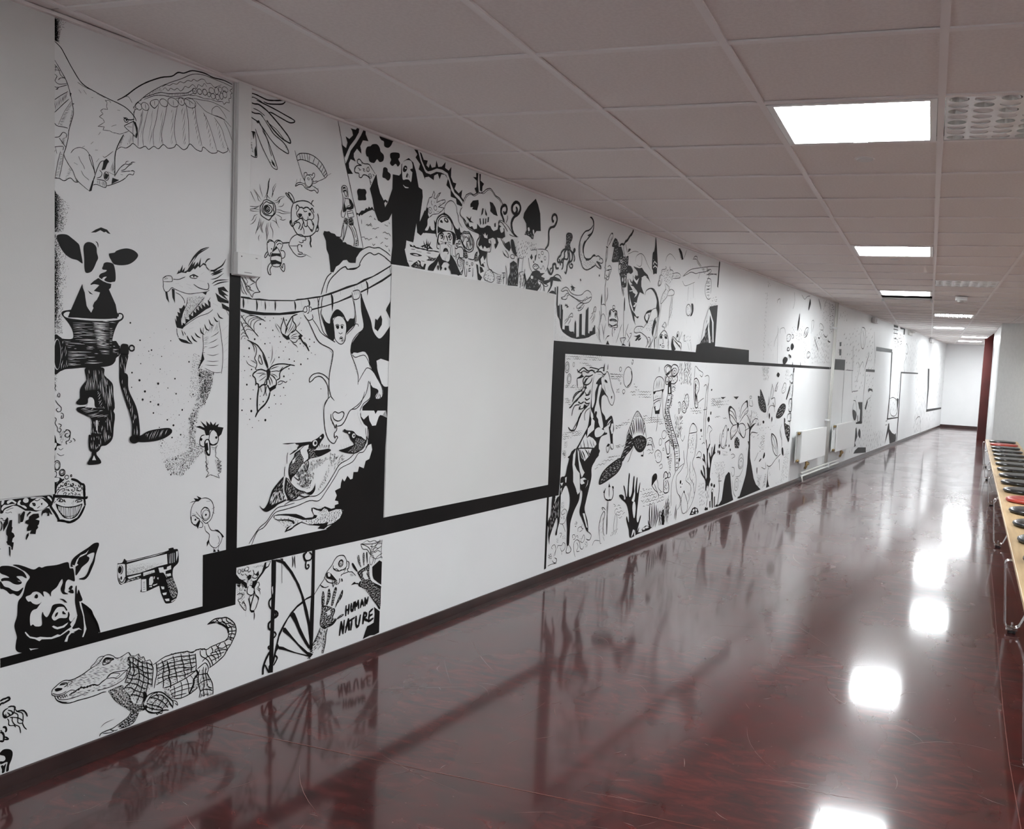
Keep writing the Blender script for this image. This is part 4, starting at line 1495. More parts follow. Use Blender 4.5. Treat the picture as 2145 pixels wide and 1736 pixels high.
f -1347 120 10 6 14 -4 9 -8 3 -11 -3 -16 -7 -16 -2 -16 -7 0 1 14 3 13 -7 2 -9 -1 -5 2 0 8 9 -3 6 4 -3 11 -12 8
f -1345 77 5 2 3 -4 7 5 -3 -15 -2 -10 -7 0 0 11
@black_bar|solid black painted band framing the mural panels
p -551 1615 49 -4 1 -427 1 -590 823 3 4 -83 -427 3 -400 1 -2 -142 -843 1 0 29 306 -1 391 -2 -2 190 101 2 -3 590
p 323 597 1486 -1 -2 875 2374 3 12 60 448 7 992 -1 19 -114 3536 3 38 -30 -4766 -7 -2505 4 9 -752 -11 -129 -231 3 -1395 -4
p 1809 520 24 -3 4 -445 -23 -3
p 4622 2274 30 4 -15 -226 -27 10
@flight_feathers|tips of the eagle's spread flight feathers right of the white cable duct
s47 -478 2273 29 2 32 -3 27 -1 38 9 34 10 10 0 -13 -14 -36 -11 -33 -7 -22 1
s31 -473 2256 13 6 21 -2 22 -5
s47 -444 2256 38 -4 44 -5 51 -8 52 -10 -23 -13 -40 5 -45 8 -17 0
s55 -478 2241 24 -1 21 3 33 -10 22 -11 34 -21 29 -19 29 -23 7 -19 -36 6 -28 12 -34 22 -17 17
s31 -459 2223 27 -3 27 -10
s46 -480 2211 27 -4 26 4 14 -9
s38 -413 2202 31 -28 22 -20 40 -16 23 -16 10 -23 -32 5 -34 13 -28 19 -23 20 -16 13 -17 12
s31 -429 2181 20 -26 22 -33 18 -34 23 -42 5 -18 -21 2 -17 18 -23 29 -22 32 -17 30 -6 13
s40 -479 2193 21 -7 16 -4 8 -4
p -445 2181 13 6 6 -7 -13 -6
s28 -399 2195 22 -11 28 -10 23 -16 17 -13
s25 -415 2154 23 -25 11 -31 12 -27
h 26 15 6.3 ; -323 2142 14 -5 18 -27 -5 -1
h 26 15 6.3 ; -301 2173 9 -2 13 -27 -7 7
s31 -481 2149 13 -11 16 2 6 -11 8 -69 -5 -10 -17 1 -21 5
p -462 2138 13 3 -5 -28
p -445 2092 8 -32 -10 -11 -3 25
h 20 4 10.8 ; -480 2125 21 -12 4 -49 -11 6
s21 -478 2125 23 -61
s25 -379 2048 22 0
p -371 2060 14 -12 9 -15 -17 9
@parachute_mouse|small mouse hanging below a striped parachute canopy
s33 -245 2099 13 12 24 7 30 3 31 -5 32 -15 23 -23 10 -19 -9 -13
s33 -245 2099 3 -15 17 6 24 2 30 -3 25 -4 26 -15 19 -17 10 -7
l26 -232 2110 7 -20
l26 -220 2114 7 -23
l26 -207 2118 7 -26
l26 -193 2120 7 -29
l26 -179 2121 -1 -32
l27 -150 2116 -12 -29
l27 -127 2107 -11 -27
l27 -112 2096 -14 -23
l27 -102 2087 -12 -23
l27 -92 2076 -12 -18
l27 -86 2066 -12 -13
s23 -256 2118 10 -24 15 -32 16 -32 13 -17
s24 -91 2046 -28 -15 -19 -9
s20 -82 2057 22 14
s27 -202 2013 -4 19 3 12 12 2 2 -8 20 6 6 -3 3 9 9 2 0 -13 -12 -12 5 -3 -4 -19 -18 -15 -15 1 -7 15
o23 -182 2017 19 23
o20 -182 2025 6 4
d -182 2025 1 -172 2027 1
s33 -202 2001 -21 1 -18 -6 -8 -13 20 11 18 1 16 -10 28 -4 18 6 16 -9 4 13 -14 6 -19 5
s23 -162 2016 24 9 0 -6 -21 -9
s16 -246 1995 4 16
s16 -226 2003 3 16
s17 -149 1994 2 11
s17 -130 1988 2 12
@spiral_sun|wavy ink sun with a spiral centre
s48 -385 1873 3 2 2 -5 -8 -4 -3 7 6 8 9 -2 3 -8 -7 -9 -11 -1 -6 8 4 10 11 6
s40 -382 1888 -15 -7 -6 -13 6 -13 15 -1 15 9 5 12 -8 11 -12 2
s40 -401 1890 12 9 12 -3 16 1 6 -9 -1 -14 5 -9 -9 -13 -18 -3 -16 0 -12 7 -4 11 4 15 5 8
s40 -404 1900 15 6 18 -2 19 -6 6 -13 1 -14 -3 -10 -15 -14 -12 -14 -15 2 -24 10 -4 18 0 14 11 14 3 9
t24 -401 1908 12 21 5 22 1 19 7 18
s32 -389 1908 3 22 5 22 1 19 4 17
t22 -371 1911 -14 10 -3 11
t22 -407 1912 -11 23 -6 23
t22 -416 1894 -12 5 -6 15 -19 19
t22 -413 1899 -12 12 -12 12 -12 11
t22 -439 1888 -15 18 -9 14 -13 4
t22 -445 1889 -9 10
t22 -368 1919 9 13 -1 22 15 22
t22 -362 1918 0 14 8 18 9 21
t22 -352 1901 15 5 15 14 22 15
t22 -359 1907 19 5 12 14 28 10
p -328 1915 6 5 -6 -15 -9 -9 5 8
t23 -345 1876 21 3 22 -3 38 3
t23 -342 1869 15 0 19 -1 41 9
t22 -333 1890 21 6 8 13
t22 -345 1859 16 -2 15 -7 -9 -6
t23 -326 1844 19 -1 15 7
t24 -348 1849 7 -11 3 -11 13 -17
t22 -363 1835 19 -4 12 -12
t24 -366 1827 -2 -14 12 -20 -1 -27
t32 -384 1822 -5 -24 3 -23 1 -24
t22 -378 1825 -4 -26 2 -19 -5 -24
t28 -399 1827 -11 -23 3 -16 6 -8
t22 -405 1824 -11 -23 9 -22
t28 -420 1835 -3 -19 -8 -25 -8 -21
t22 -416 1831 1 -14 -10 -22 -14 -19
t22 -419 1772 -5 -12 3 -13
t22 -411 1771 -3 -12
t22 -429 1845 -15 -7 -8 -15 -9 -7
t22 -435 1837 -6 -15 -11 -13 -13 -7
t22 -421 1858 -32 -5 -17 1 -15 4
t22 -418 1880 -21 -9 -20 -2 -25 -3
t22 -421 1863 -23 0 -21 -5 -20 0
t22 -424 1876 -17 -10 -26 -10
@crying_pig|pig in a round hood wiping tears, drawn beside the spiral sun
s43 -258 1915 22 12 30 8 26 0 17 -6 14 -7
s43 -258 1915 -8 -21 -1 -24 1 -19 7 -21 17 -22 16 -10 27 -1 33 7 20 13 12 12
s39 -258 1915 -13 12 -20 13 -6 6 6 2 19 -14 17 -16
s39 -252 1921 -4 14 -13 14 -13 4 -1 -5 15 -20
s40 -163 1929 3 11 7 6
s50 -241 1894 -1 14 7 5 10 -7 13 2 6 -3 14 7 13 0 10 -6 10 8 7 -10 4 -7
s33 -225 1906 -7 -13 -7 -9 3 -11 12 -8 13 -1
s34 -169 1906 11 -8 9 -11 -3 -13 -12 -7
s33 -205 1900 6 -6 14 4
f -231 1881 16 2 4 -6 -13 -10 -5 7
f -178 1892 10 2 3 -7 -10 -7
t23 -228 1886 13 5
t23 -175 1895 17 -2
s33 -211 1874 7 -9 13 -5 10 7 1 12
s40 -211 1867 10 -16 4 -13 13 2 1 22
s40 -253 1843 16 10 23 13 10 -13 -3 -10 -6 -18 -7 -6
s40 -253 1843 3 -4 20 9 10 -7 -3 -10 -5 -10
p -243 1852 12 6 -6 -10 -16 -5
s40 -181 1864 13 5 14 -10 7 -12 -6 -18 -6 -6 -14 13 -11 8
p -161 1860 11 -8 -2 -8
p -173 1833 17 -2 -3 -8
s33 -210 1837 10 -15 1 -16
s43 -269 1849 -4 -9 8 -11 8 -1 11 14
f -271 1847 5 4 -1 -15 -4 2
s41 -129 1898 6 -19 -3 -23 4 -17 -5 -11 -9 1 5 16 5 8
f -130 1853 6 -2 -2 -13 -5 4
@bee_elephant|small elephant-headed figure in a striped bee suit
s35 -382 1735 0 12 9 12 12 0 13 -7 3 -7 -6 -18 -6 -10
s35 -382 1735 1 -14 6 -18 6 -4 3 10 6 5
s32 -379 1747 9 8 15 1
s33 -348 1752 12 11 15 1 13 -7 0 -12 -9 -18
s32 -342 1750 12 11 12 0
s33 -336 1744 12 9 13 -2
d -361 1727 3
p -339 1742 8 -8 -14 -11 -12 -9
s32 -331 1734 11 -12 9 -23 -1 -22 -9 -11 -16 -4 -19 3 -8 18 1 17 8 14
p -357 1711 37 4 6 -12 -21 1 -27 -7
p -364 1684 23 4 29 -6 -2 -9 -20 1 -23 -7
s33 -317 1725 13 3 10 -10 -3 -15 -13 -6
s35 -381 1714 -9 -11 -4 -11 7 0 12 18
s36 -362 1676 -12 -13 -4 -17 8 -16 8 1 -5 18 11 16
s36 -321 1666 13 -13 9 -5 5 12 -2 17 -7 -1 -3 -15 -8 10
@wall_gecko|ink profile face and hand joined to a thin line
s49 -308 1756 16 3 19 4
s33 -273 1763 9 17 19 15 19 6 17 0 20 -10 -3 -8 -13 -2 3 -6 -13 -5 -10 4
s33 -273 1763 -2 -11 12 -13 13 -13 20 -10 20 0 23 8
s27 -273 1750 42 6 3 5 17 1
p -213 1763 7 -2 -3 -9 -4 4
s33 -228 1761 -3 -10 7 -17 17 -1 -3 -7 -20 -2
t23 -230 1726 23 1 20 0 31 -8
s68 -166 1804 4 -16 -3 -13 6 -15
@walking_girl|woman with long hair and a shoulder bag walking down a black slope
s35 3 2005 0 21 10 11 15 -1 8 -11 4 -18 1 -15
s28 9 2009 1 18 11 4 8 -8 4 -15
f 10 2027 7 4 6 -4 -9 -4
f 11 2009 3 9 11 4 4 -7 -11 0 -4 -7
s32 18 2016 2 -13 10 -9 5 12 -3 13
s28 5 2006 6 -20 1 -20 -3 -27 -6 -16 4 -15 11 -1
s28 20 1992 3 -9 -3 -19 -3 -18
l35 21 1985 27 4 5 -26 -20 -9
f 45 1987 15 -2 12 -17 0 -13 -14 -10 -23 -1 -2 7 24 10
f 19 1967 8 -14 5 -12 -13 -13 -6 4 2 19
s28 48 1989 16 -11 10 -12 -3 -16
w 25 1981 18 3 8 -19 -14 -8
l32 37 1934 32 10 10 -24 -33 -11 -9 25
l28 41 1927 32 8
s28 28 1932 7 12 23 2
s28 20 1907 8 20 -4 5
f 25 1906 15 -1 5 -12 -4 -12 -22 5
f 46 1904 24 8 7 -26 -24 -5 -5 13
j 17 76 4.4 11 5 ; 18 1904 56 8 3 -26 -58 -2
s32 19 1886 -7 -24 -3 -21 -6 -17 -22 -1
s32 41 1881 -6 -21 -7 -24 -10 -23 -7 -6
s25 15 1883 5 -20 1 -28 -7 -20
s32 47 1880 17 -15 13 -22 8 -23 -3 -24
s32 75 1885 16 -19 9 -23 8 -22 1 -19
s25 60 1881 20 -22 12 -25
s35 -19 1823 18 -5 15 -10
h 23 22 3.0 ; 89 1826 19 3 -3 -30 -19 -3
@black_slope|black slope shape under the walking woman
p -96 1822 5 13 14 0 14 3 11 -5 21 -1 12 -9 22 -9 15 -9 15 2 8 -6 22 -2 16 -4 30 -1 31 3 -22 -23 -19 -24 -3 -22 -30 -3 -11 1 -12 9 -22 -5 -22 -21 -18 -10 -13 -24 -18 -2 -3 25 -9 45 -13 19 -5 35
@white_path|double contour line winding behind the branch
s45 324 1755 -42 18
s42 -44 1671 -24 -20 -19 -38 -13 -37
s43 126 1724 -31 -21 -43 -6 -16 9 -25 -11 -25 -20 -29 -25 -19 -27 -9 -37
s35 -86 1577 -9 -29 1 -29
s35 -105 1569 -9 -37 6 -35 12 -42 20 -35 52 -27
s35 -94 1519 -4 -21 16 -35 26 -46
s44 -14 1677 21 15 26 13 15 -9 19 5 34 7 19 10 3 14 19 26 23 17 20 8 24 -6 20 6 12 4 34 -9 26 -11 21 -9
s44 118 1777 23 16 35 14 32 -1 32 6 30 -7 25 -8 22 -11
@thorny_vine|thick black vine with curved thorns at the top of the mural
l39 -29 2289 24 -74 18 -70 23 -61 31 -84 27 -67 47 -139
p -5 2200 27 -9 7 24 -12 23 22 -6 21 20 -6 17 -9 8 30 1 8 10 13 1 -2 -17 -20 -31 -31 -37 -20 -38 -8 -17
p 121 2288 14 0 1 -13 18 -25 -34 -4 -15 -28 6 -14 2 -16 -27 15 -18 -23 0 -15 12 -16 -30 3 -10 -19 3 -18 23 -20 -30 -6 -17 35 15 26 15 37 31 37 26 36
p 457 2286 26 2 22 -42 36 -43 27 -4 34 13 27 14 34 3 36 -5 23 -22 17 -31 23 -17 30 -12 24 -18 24 -18 -3 -12 -42 4 -9 25 -41 3 -5 32 -34 15 9 32 -23 15 -28 -4 -12 -26 -16 23 -27 -14 -2 -22 -38 9 -27 -9 1 -11 -22 29 -27 9 9 25 -34 23 12 17
p 493 2286 17 -6 18 -25 30 2 -9 -23 18 -8 9 22 14 -17 27 10 5 32 16 -28 28 8 27 27 -2 -28 29 -7 20 22 0 -48 19 -22 26 0 -13 -28 35 -16 28 23 -5 -36 24 -14 -11 -15 -35 25 -31 12 -23 17 -17 32 -24 34 -43 8 -42 -3 -41 -19 -26 -9 -21 8 -28 31
w 487 2287 8 1 20 -40 32 -37 24 -5 50 25 49 6 47 -12 24 -36 32 -38 38 -12 37 -23 -5 -14 -27 18 -38 15 -31 20 -21 40 -26 26 -40 3 -35 -4 -43 -21 -34 0 -29 29
p 947 2282 19 2 -1 -46 11 -46 -15 -13 -11 11 -11 14 15 7 0 33 -33 12 28 4
p 975 2283 13 1 0 -33 32 -10 -13 -16 -2 -27 -19 3
@black_flower|round-petalled black flower silhouettes beside the robed man
f 145 2186 -6 17 7 21 22 9 11 10 29 7 18 -11 6 -14 21 -11 -2 -24 -23 -11 -17 8 -17 -19 -29 -1 -9 17
f 226 2290 81 0 0 -9 -11 -18 -18 -12 -23 2 -4 19 -18 3
f 295 2215 2 17 27 10 31 3 4 -16 -9 -11 13 -16 -15 -17 -15 9 -21 -14 -17 8 7 17
f 251 2143 2 16 14 6 13 -4 3 -11 18 -8 -2 -20 -14 -11 -18 6 -18 2
f 93 2027 8 13 19 3 22 3 9 -12 -5 -12 4 -19 -23 -6 -25 -4 -3 16
@robed_man|long-haired bearded man in a black robe with raised hands
p 171 2054 34 64 5 5 11 -41 16 -35 25 -27 10 -28 17 25 27 64 0 64 43 3 12 12 1 40 18 20 31 19 33 -13 21 -36 23 -66 27 -7 5 -32 -15 -95 -2 -25 13 6 37 74 10 -7 0 -63 -12 -32 69 2 8 -7 -82 -15 -33 -17 -24 9 -9 42 -13 -64 -4 -38 -50 14 -2 -17 -5 -33 15 -36 21 -30 -133 -3 9 81 -10 143 -20 -31 -47 -21 -23 6 -26 42 -13 44
v 376 2193 5 17 22 15 31 5 14 -13 2 -20 -3 -37 -5 -24 -16 7 -19 -2 -19 -6 -7 11
f 383 2183 11 16 16 0 1 -14 -12 -13 -13 -1
q0 401 2189 6 3
f 433 2191 21 7 -1 -15 -10 0
s57 406 2149 9 20 -2 -21
s46 421 2168 8 -16
v 386 2113 16 -5 22 0 0 -3 -22 -3
@spotted_hand|open patterned hand raised from a black sleeve
s43 175 2070 -7 25 -17 10 -22 -1 -11 -13 -14 -1 -3 14 -22 0 -3 14 13 16 27 7 -22 3 -3 13 13 6 23 -12 33 4 18 -12 24 -20
s36 121 2146 -5 7
l28 94 2126 12 -2 -3 -6 11 4
l29 122 2128 11 2 -5 -9 8 -2
s29 147 2133 11 10 6 -14 -11 -6 -6 10
s29 159 2111 14 6 7 -14 -12 -4 -9 12
l29 165 2108 12 -2
l29 185 2118 11 -2 -5 -5
l29 172 2084 8 -2
l40 583 1999 -20 11 1 42 14 37 21 9 11 29 10 -11 -8 -21 16 -1 17 26 19 10 -24 -30 -5 -22 31 15 32 10 4 -11 -28 -17 -25 -16 45 4 -12 -14 -32 -21 -43 -11 -24 -18
o28 587 2033 14 14
o28 627 2051 11 11
l28 580 2039 10 -6 -6 -6
s28 597 2081 -3 -12 10 -10
s28 616 2080 6 -6
s28 615 2034 4 -9
s28 637 2034 19 7
s28 654 2072 13 6
@scribble_hill|pale hill with scribbled grass tufts left of the robed man
p 91 1940 16 -3 16 16 17 3 11 13 11 -2 6 11 11 -6 9 9 15 -15 3 -3 -15 5 -14 -6 -14 -6 -14 -8 -14 -8 -11 -8 -5 5 -8 -11 -8 8 -9 -7
p 259 2019 12 8 18 -6 -6 -9 -9 6 -9 -9
l26 172 1934 9 6 6 -4
l26 207 1936 -3 -6 12 0
l25 125 1915 2 -17
l26 154 1896 8 6 3 -8 9 9 6 -6 2 13 9 -14
l26 194 1887 12 4 3 -4 14 8 12 4
l26 272 1917 10 -3 12 0
l26 262 1880 15 6 12 -6 12 4 13 -11
l26 128 1841 17 4 6 -9 11 6 12 -7 11 8 8 1
l26 216 1851 6 7 3 -7
l26 275 1860 12 -4 9 3
l26 249 1830 15 10
l26 197 1823 6 -7 11 8
l26 279 1829 10 -7 9 5
l26 304 1816 7 -11 -6 3
l26 299 1931 7 -6
@branch|dripping double-edged branch curving across the panel
p -500 1536 36 0 16 -5 33 4 46 -1 61 4 67 5 14 6 36 5 62 13 29 5 29 10 65 22 56 22 58 17 42 23 55 19 62 32 60 32 -8 -11 -80 -43 -55 -25 -76 -34 -84 -29 -75 -27 -64 -17 -75 -14 -64 -11 -89 -7 -63 -3 -58 0 -36 2
p -503 1491 40 -5 70 -2 78 4 71 11 41 5 51 11 78 20 74 24 72 30 6 -1 47 21 60 26 84 43 60 34 0 -10 -60 -35 -84 -39 -54 -24 -58 -24 -72 -26 -85 -27 -67 -18 -56 -10 -37 -11 -71 -9 -78 -6 -70 0 -36 7
t77 -490 1532 2 -19 0 -21
t44 -469 1528 2 -17
t67 -429 1531 4 -23 -1 -21
t34 -419 1530 -3 -23
t50 -406 1529 2 -22
t51 -388 1528 3 -20 0 -15
t34 -369 1531 3 -22
t57 -339 1533 2 -18 0 -20
t29 -332 1532 3 -20
t70 -242 1541 6 -18 0 -21
t35 -209 1549 8 -30
t83 -172 1554 10 -15 -2 -18
t36 -141 1558 8 -10
t42 -119 1564 5 -18 5 -15
t111 -44 1587 9 -23 1 -49
t49 -31 1589 5 -14
t50 9 1604 3 -18
t63 89 1634 6 -18
t38 108 1636 1 -15
t64 132 1645 9 -21
t90 162 1660 12 -18 1 -42
t52 200 1681 3 -13
s38 313 1738 7 -27
@spider_web|spider web fragments in the panel corners by the black bar
s32 -450 1620 21 -2 18 2 -18 -20 -2 -14 11 -21 7 -6 -27 -6 -8 -17
l25 -500 1607 44 -62 8 -9
s25 -498 1606 16 -18 5 -22 12 -15
s25 -500 1592 11 -27 16 -22
l25 -486 1610 16 -18 -7 -10 20 -11 -8 -7 25 -5
l25 -466 1612 13 -15 18 -3 -30 -17 12 -16
l25 -450 1617 -8 -14 17 -6
l25 -477 1575 20 -1
s22 -501 1579 4 -22 12 -11
s38 -499 1467 25 -28 24 -18 34 -29
s38 -499 1444 13 -25 13 -22 12 -16
s32 -463 1471 41 -5 38 -15
s22 -499 1457 8 7 8 4
s22 -478 1442 -1 13 16 11 29 2
s22 -466 1433 4 17 20 11 29 3
s22 -454 1424 4 23 20 11 29 2
s23 -435 1409 -3 26 17 17 29 6
s22 -496 1428 10 11 12 -3
s22 -486 1419 12 11 12 -6
s22 -482 1406 16 11 21 -5
s22 -496 1409 8 7 10 -9
s22 -497 1393 9 10 15 -6
s22 -497 1376 8 14 20 1
s32 176 498 29 -11 33 -22 4 -30
s32 176 498 15 -25 28 -8 23 -27
s32 176 498 71 -11 67 -1
s28 242 435 25 29 18 16 19 17
s28 242 435 35 17 38 13
s28 242 438 6 25 4 23
s28 181 497 37 11
s28 244 448 19 3 9 -8 19 6 20 -10
s28 253 459 23 6 15 -6 24 6
s28 238 478 24 -7 23 9 34 -2
s28 249 427 15 -6 15 -9 38 3 5 -8
s28 270 393 13 25 38 13
s28 236 413 4 16 14 4 7 -5 -1 -23 -9 -15 -10 5 -5 18
s28 319 495 -4 -33 0 -53
s28 218 508 19 -10 28 2 20 -10 29 2
@butterfly|swallow-tailed butterfly drawn in brush strokes
s49 -468 1377 25 -9 22 -9 16 -15 16 -19 13 -25 9 -23
s32 -452 1368 22 -12 6 -17 -3 -18 -5 -12 9 -13 2 -12 -6 -15 8 -4
t34 -446 1365 9 -12 4 -21
t69 -395 1325 10 -20 13 -25 7 -10
s33 -414 1304 5 18 8 -13 7 -19 -10 -1 -10 15
t22 -472 1302 12 -16 35 -13
t22 -452 1303 17 -7 12 -7
s49 -419 1265 19 3 19 -5 10 -3
s50 -365 1262 13 16 25 10 34 3 37 -3 24 -3
s50 -256 1286 -27 -10 -20 -13 -6 -13 0 -15 -16 -8
s33 -352 1260 26 3 17 0 16 16
t35 -359 1267 20 8 26 6
p -375 1265 10 7 11 -10 -2 -15 -8 -18 -10 -5 3 20
s49 -419 1263 -15 -9 -5 -10 11 -10 4 -18 -3 -10
s57 -424 1215 12 -4 2 -12 18 10 19 2 -1 21
t26 -374 1249 -19 0 -19 -12
t26 -374 1244 -19 -12 -19 -10
t26 -378 1254 -25 0 -22 -2
t34 -377 1232 -6 -18 -13 -5
t43 -358 1250 20 -10 13 -16
t35 -361 1244 13 -17 4 -16
t39 -366 1239 9 -20 3 -13
t26 -355 1252 23 -5 13 -10
s50 -325 1227 0 -18 -13 -5 -16 -8 -6 0 -7 13
p -358 1196 11 5 16 5 6 5 -2 -15 -17 -8 -11 -7
s66 -410 1199 -4 -25 -2 -28 1 -28 3 -15
s66 -355 1181 -7 -23 -16 -23 -22 -17 -15 -15 -9 -17
s33 -370 1209 13 -21 2 -7
s33 -402 1199 7 -18
s33 -380 1209 1 -25 -9 -18
s33 -373 1204 -3 -21 5 -17
s34 -318 1216 13 8 17 -2 10 -4 8 6
s27 -318 1211 13 0 13 8
t23 -358 1290 8 21 3 25 -3 26
t23 -353 1283 13 18 6 13
t23 -334 1329 6 15
s40 -295 1473 -3 -17 -8 -19 -1 -18 11 -17
s33 -295 1471 5 -15 9 -20
t23 -337 1446 10 -17 17 -20
t23 -331 1446 14 -12 10 -12
s50 -283 1416 6 23 16 27 13 14 24 9
s51 -248 1478 1 -17 14 -14 2 -16 -12 -11 -13 -6
p -310 1422 10 -12 24 -10 20 14 -10 -13 7 -13 -17 -3 -20 13
t44 -286 1405 6 16 9 16
t26 -277 1411 17 26 9 27
t26 -270 1411 20 22 10 19
t23 -266 1409 20 14 11 21
s41 -231 1427 19 -13 18 -10
p -218 1403 13 9 11 -8 -7 -5 4 -11 -10 3 -14 -2 8 7
s34 -221 1389 -7 -10 -14 -2 -17 9
t27 -259 1396 16 11 21 6
t27 -259 1393 24 7 17 1
t27 -259 1390 20 2 14 0
t35 -252 1381 11 -10 13 -6 9 -9
s69 -204 1393 14 -15 19 -15 13 -18
s34 -186 1381 14 -10 2 -11
t24 -233 1434 20 17 2 10
@hanging_monkey|pale outlined monkey hanging from the branch by both hands
f -87 1480 -6 18 21 -27 25 -8 4 20 15 27 24 15 32 -15 27 -32 16 13 26 5 -1 45 -18 43 -6 7 59 13 12 -18 23 -40 12 -18 24 -40 13 -38 24 -26 24 -9 28 19 31 33 9 -3 1 -151 -60 12 -22 -30 8 -31 31 -55 24 -10 15 2 -1 -105 -9 -6 -66 28 -45 -11 -40 5 5 12 39 26 0 55 38 -12 42 -32 -1 32 -31 40 -48 46 -25 50 -23 24 -76 -12 -7 34 16 23 52 60 -44 8 -57 -44 -20 -34 -51 2 -37 27
v 328 1606 6 -142 -37 92 5 24
p 330 1622 -7 -40 -22 -29 -3 -12 32 -40 4 42
p 230 1501 12 -7 22 25 10 -19 -2 -24 -25 -30 -21 12
w 244 1315 28 10 60 -12 2 -112 -21 -2 -30 14 -28 55
v -194 1509 16 15 26 -2 6 -28 0 -17 30 -30 26 -28 66 -26 3 52 -9 36 7 7 20 9 32 -2 16 -25 6 -22 -4 -29 -25 -37 31 22 46 55 -3 82 -18 47 -1 19 48 8 7 -26 7 -60 17 -67 -29 -32 -37 -32 -9 -38 7 -34 34 -56 10 -46 35 43 21 16 35 -15 55 -59 16 -40 -14 -20 -29 -3 -6 12 16 27 -47 16 -12 24 -9 -59 -43 -49 -54 -21 -161 5 4 35 29 29 -12 59 17 110 -6 22 -71 27 -40 55 -25 34 -20 16
v 194 1223 14 0 5 -61 -13 -23 -38 -27 -22 -17 -11 3 43 37 16 27
v 92 1342 38 4 28 7 28 -16 13 -35 12 -23 -34 0 -32 -39 -13 -16 -16 57
s37 90 1338 19 -11 33 8 27 1 24 -26 15 -31
s39 -169 1472 25 -38 40 -51 71 -27 8 -29 -15 -66 -3 -55 11 -41 21 -22
s39 -146 1477 30 -30 26 -28 66 -28 10 -3
s38 -189 1488 13 -13 12 -7 21 9 -3 17
s34 -196 1505 7 14 9 3 5 -16 -11 -7 -10 6
s34 -178 1520 7 6 7 -5 -1 -21 -10 -4
s34 -164 1521 10 1 5 -10 -7 -9
t24 -170 1493 8 -14
s40 77 1603 6 -15 6 -14 21 2 16 12 -1 23 -16 4 -27 -8
s29 90 1608 4 -15
s29 101 1611 3 -17
s29 114 1613 2 -16
t25 83 1588 12 -21
t25 97 1586 6 -18
s40 89 1574 12 -48 3 -56 -52 -48
s41 132 1585 7 -56 17 -71 -40 -32 -26 -28 -9 -27 1 -30 29 -48 18 -42 1 -42
s33 104 1470 16 -1 3 -9
s36 -23 1485 -9 -26 11 -25 6 -33 22 -18 20 -2 16 15 4 26 4 26 -6 26 -22 21 -26 2 -20 -12
s36 -32 1455 -9 -12 8 -14 10 -3
s36 48 1459 8 -10 -4 -12
f -11 1449 2 9 13 -1 3 -9 -8 -6
f 17 1450 2 8 11 -1 0 -10 -7 -2
s29 -16 1456 12 6 13 -5
s29 14 1458 11 5 10 -4
s29 5 1428 11 -5 12 6
s29 11 1398 5 12 13 -2 0 -11 -10 -4
f 14 1404 7 4 7 -4 -7 -4
t25 -8 1504 5 15 8 -18
t25 -18 1496 10 15
s42 -42 1228 -23 18 -35 11 -34 -6 -18 -16 0 -15 14 6 19 14 30 2 25 -18 16 -29 4 -44
h 23 15 4.6 ; -56 1363 31 -21 -1 -37 -13 -8 9 41
h 24 -14 5.6 ; 87 1334 23 -34 16 -49 -9 11
s38 132 1221 35 46 21 16 35 -15 30 -32 31 -39 7 -36 -11 -12 -9 16
s38 196 1225 30 -32 35 -12 -16 -31
s39 257 1146 11 23
s39 272 1146 7 19
s38 196 1223 -14 -53 -43 -45 -43 -22
s38 208 1223 5 -61 -13 -19 -33 -19 -21 -29
s36 -32 1161 -29 -25 -9 -35
t26 54 1160 8 8
d -88 1192 2
s40 -50 1145 -18 -31 2 -51 10 -51 22 -37 28 -15 16 17 5 8 -8 6 -8 -10
s40 -29 1156 19 -14
s40 -27 1086 1 -20 17 -25 9 -16 5 16 4 -24 -14 -15 4 -21
s41 8 1033 28 3 21 19 22 35 17 12 28 3 29 24 21 49
s37 -18 1085 8 -20 23 -10 22 5 16 23 -12 11 -22 -6 -22 7 -13 -10
s29 -20 1050 17 -17
@black_cave|ragged black cave shape right of the monkey, edged with icicles
p 198 1178 124 -1 9 -64 -4 -56 -6 -136 1 -323 -3 -80 -149 36 -213 44 77 29 26 38 -28 13 -23 5 0 11 22 3 -3 12 -20 5 11 21 -15 22 36 8 4 28 6 12 11 -14 20 23 18 -18 14 2 5 29 23 -2 11 24 30 -11 11 32 24 7 16 41 -10 26 -26 -24 -24 -11 29 36 4 37 -13 39 -19 17 -19 21 -6 21 10 24 24 12 -30 -7
v 147 1111 29 18 30 12 4 37 -21 0 -19 -41 -28 -28 -5 -29 13 -29 19 -25 18 -9 1 -34 18 -1 -7 38 -25 14 -15 21 -10 21
w 151 1096 8 13 18 9 25 -21 11 17 19 -11 16 -26 21 25 24 12 32 -1 -13 -8 15 -48 -11 39 -21 -27 -16 3 -9 -8 -17 -38 -24 -1 -19 24 -7 25 -30 -19 -18 15
w 241 1178 52 -1 -2 -25 -15 -4 -10 4 -5 -6 -13 2 12 13
w 208 940 18 4 7 -26 -17 -33 -29 -14 -5 -33 -19 35 -11 -24 -8 -25 -13 26 -14 2 -4 -54 -14 -2 -16 22 -19 -27 -14 14 -8 -20 -8 -19 -27 -10 12 -21 -11 -21 -70 -22 -53 23 51 33 52 75 82 41 74 35
s36 187 1017 4 -34 17 -30 -29 -40 -35 -6 -34 -34 -73 -23 -27 -30 -53 -58 -41 -37 -53 6 -65 -13 -64 -7 -48 -5 -28 -23 -31 -29 -32 -13 -26 -47
s38 199 1020 1 -41 -10 -33
s37 120 909 -34 -22 -55 -20 -32 -37 -53 -59 -42 -23 -41 1
s34 -218 731 -49 -5 -38 -3 -28 -19 -27 -29 -32 -18 -26 -25 -26 -32
s32 -272 730 34 11 35 0 35 4 31 4
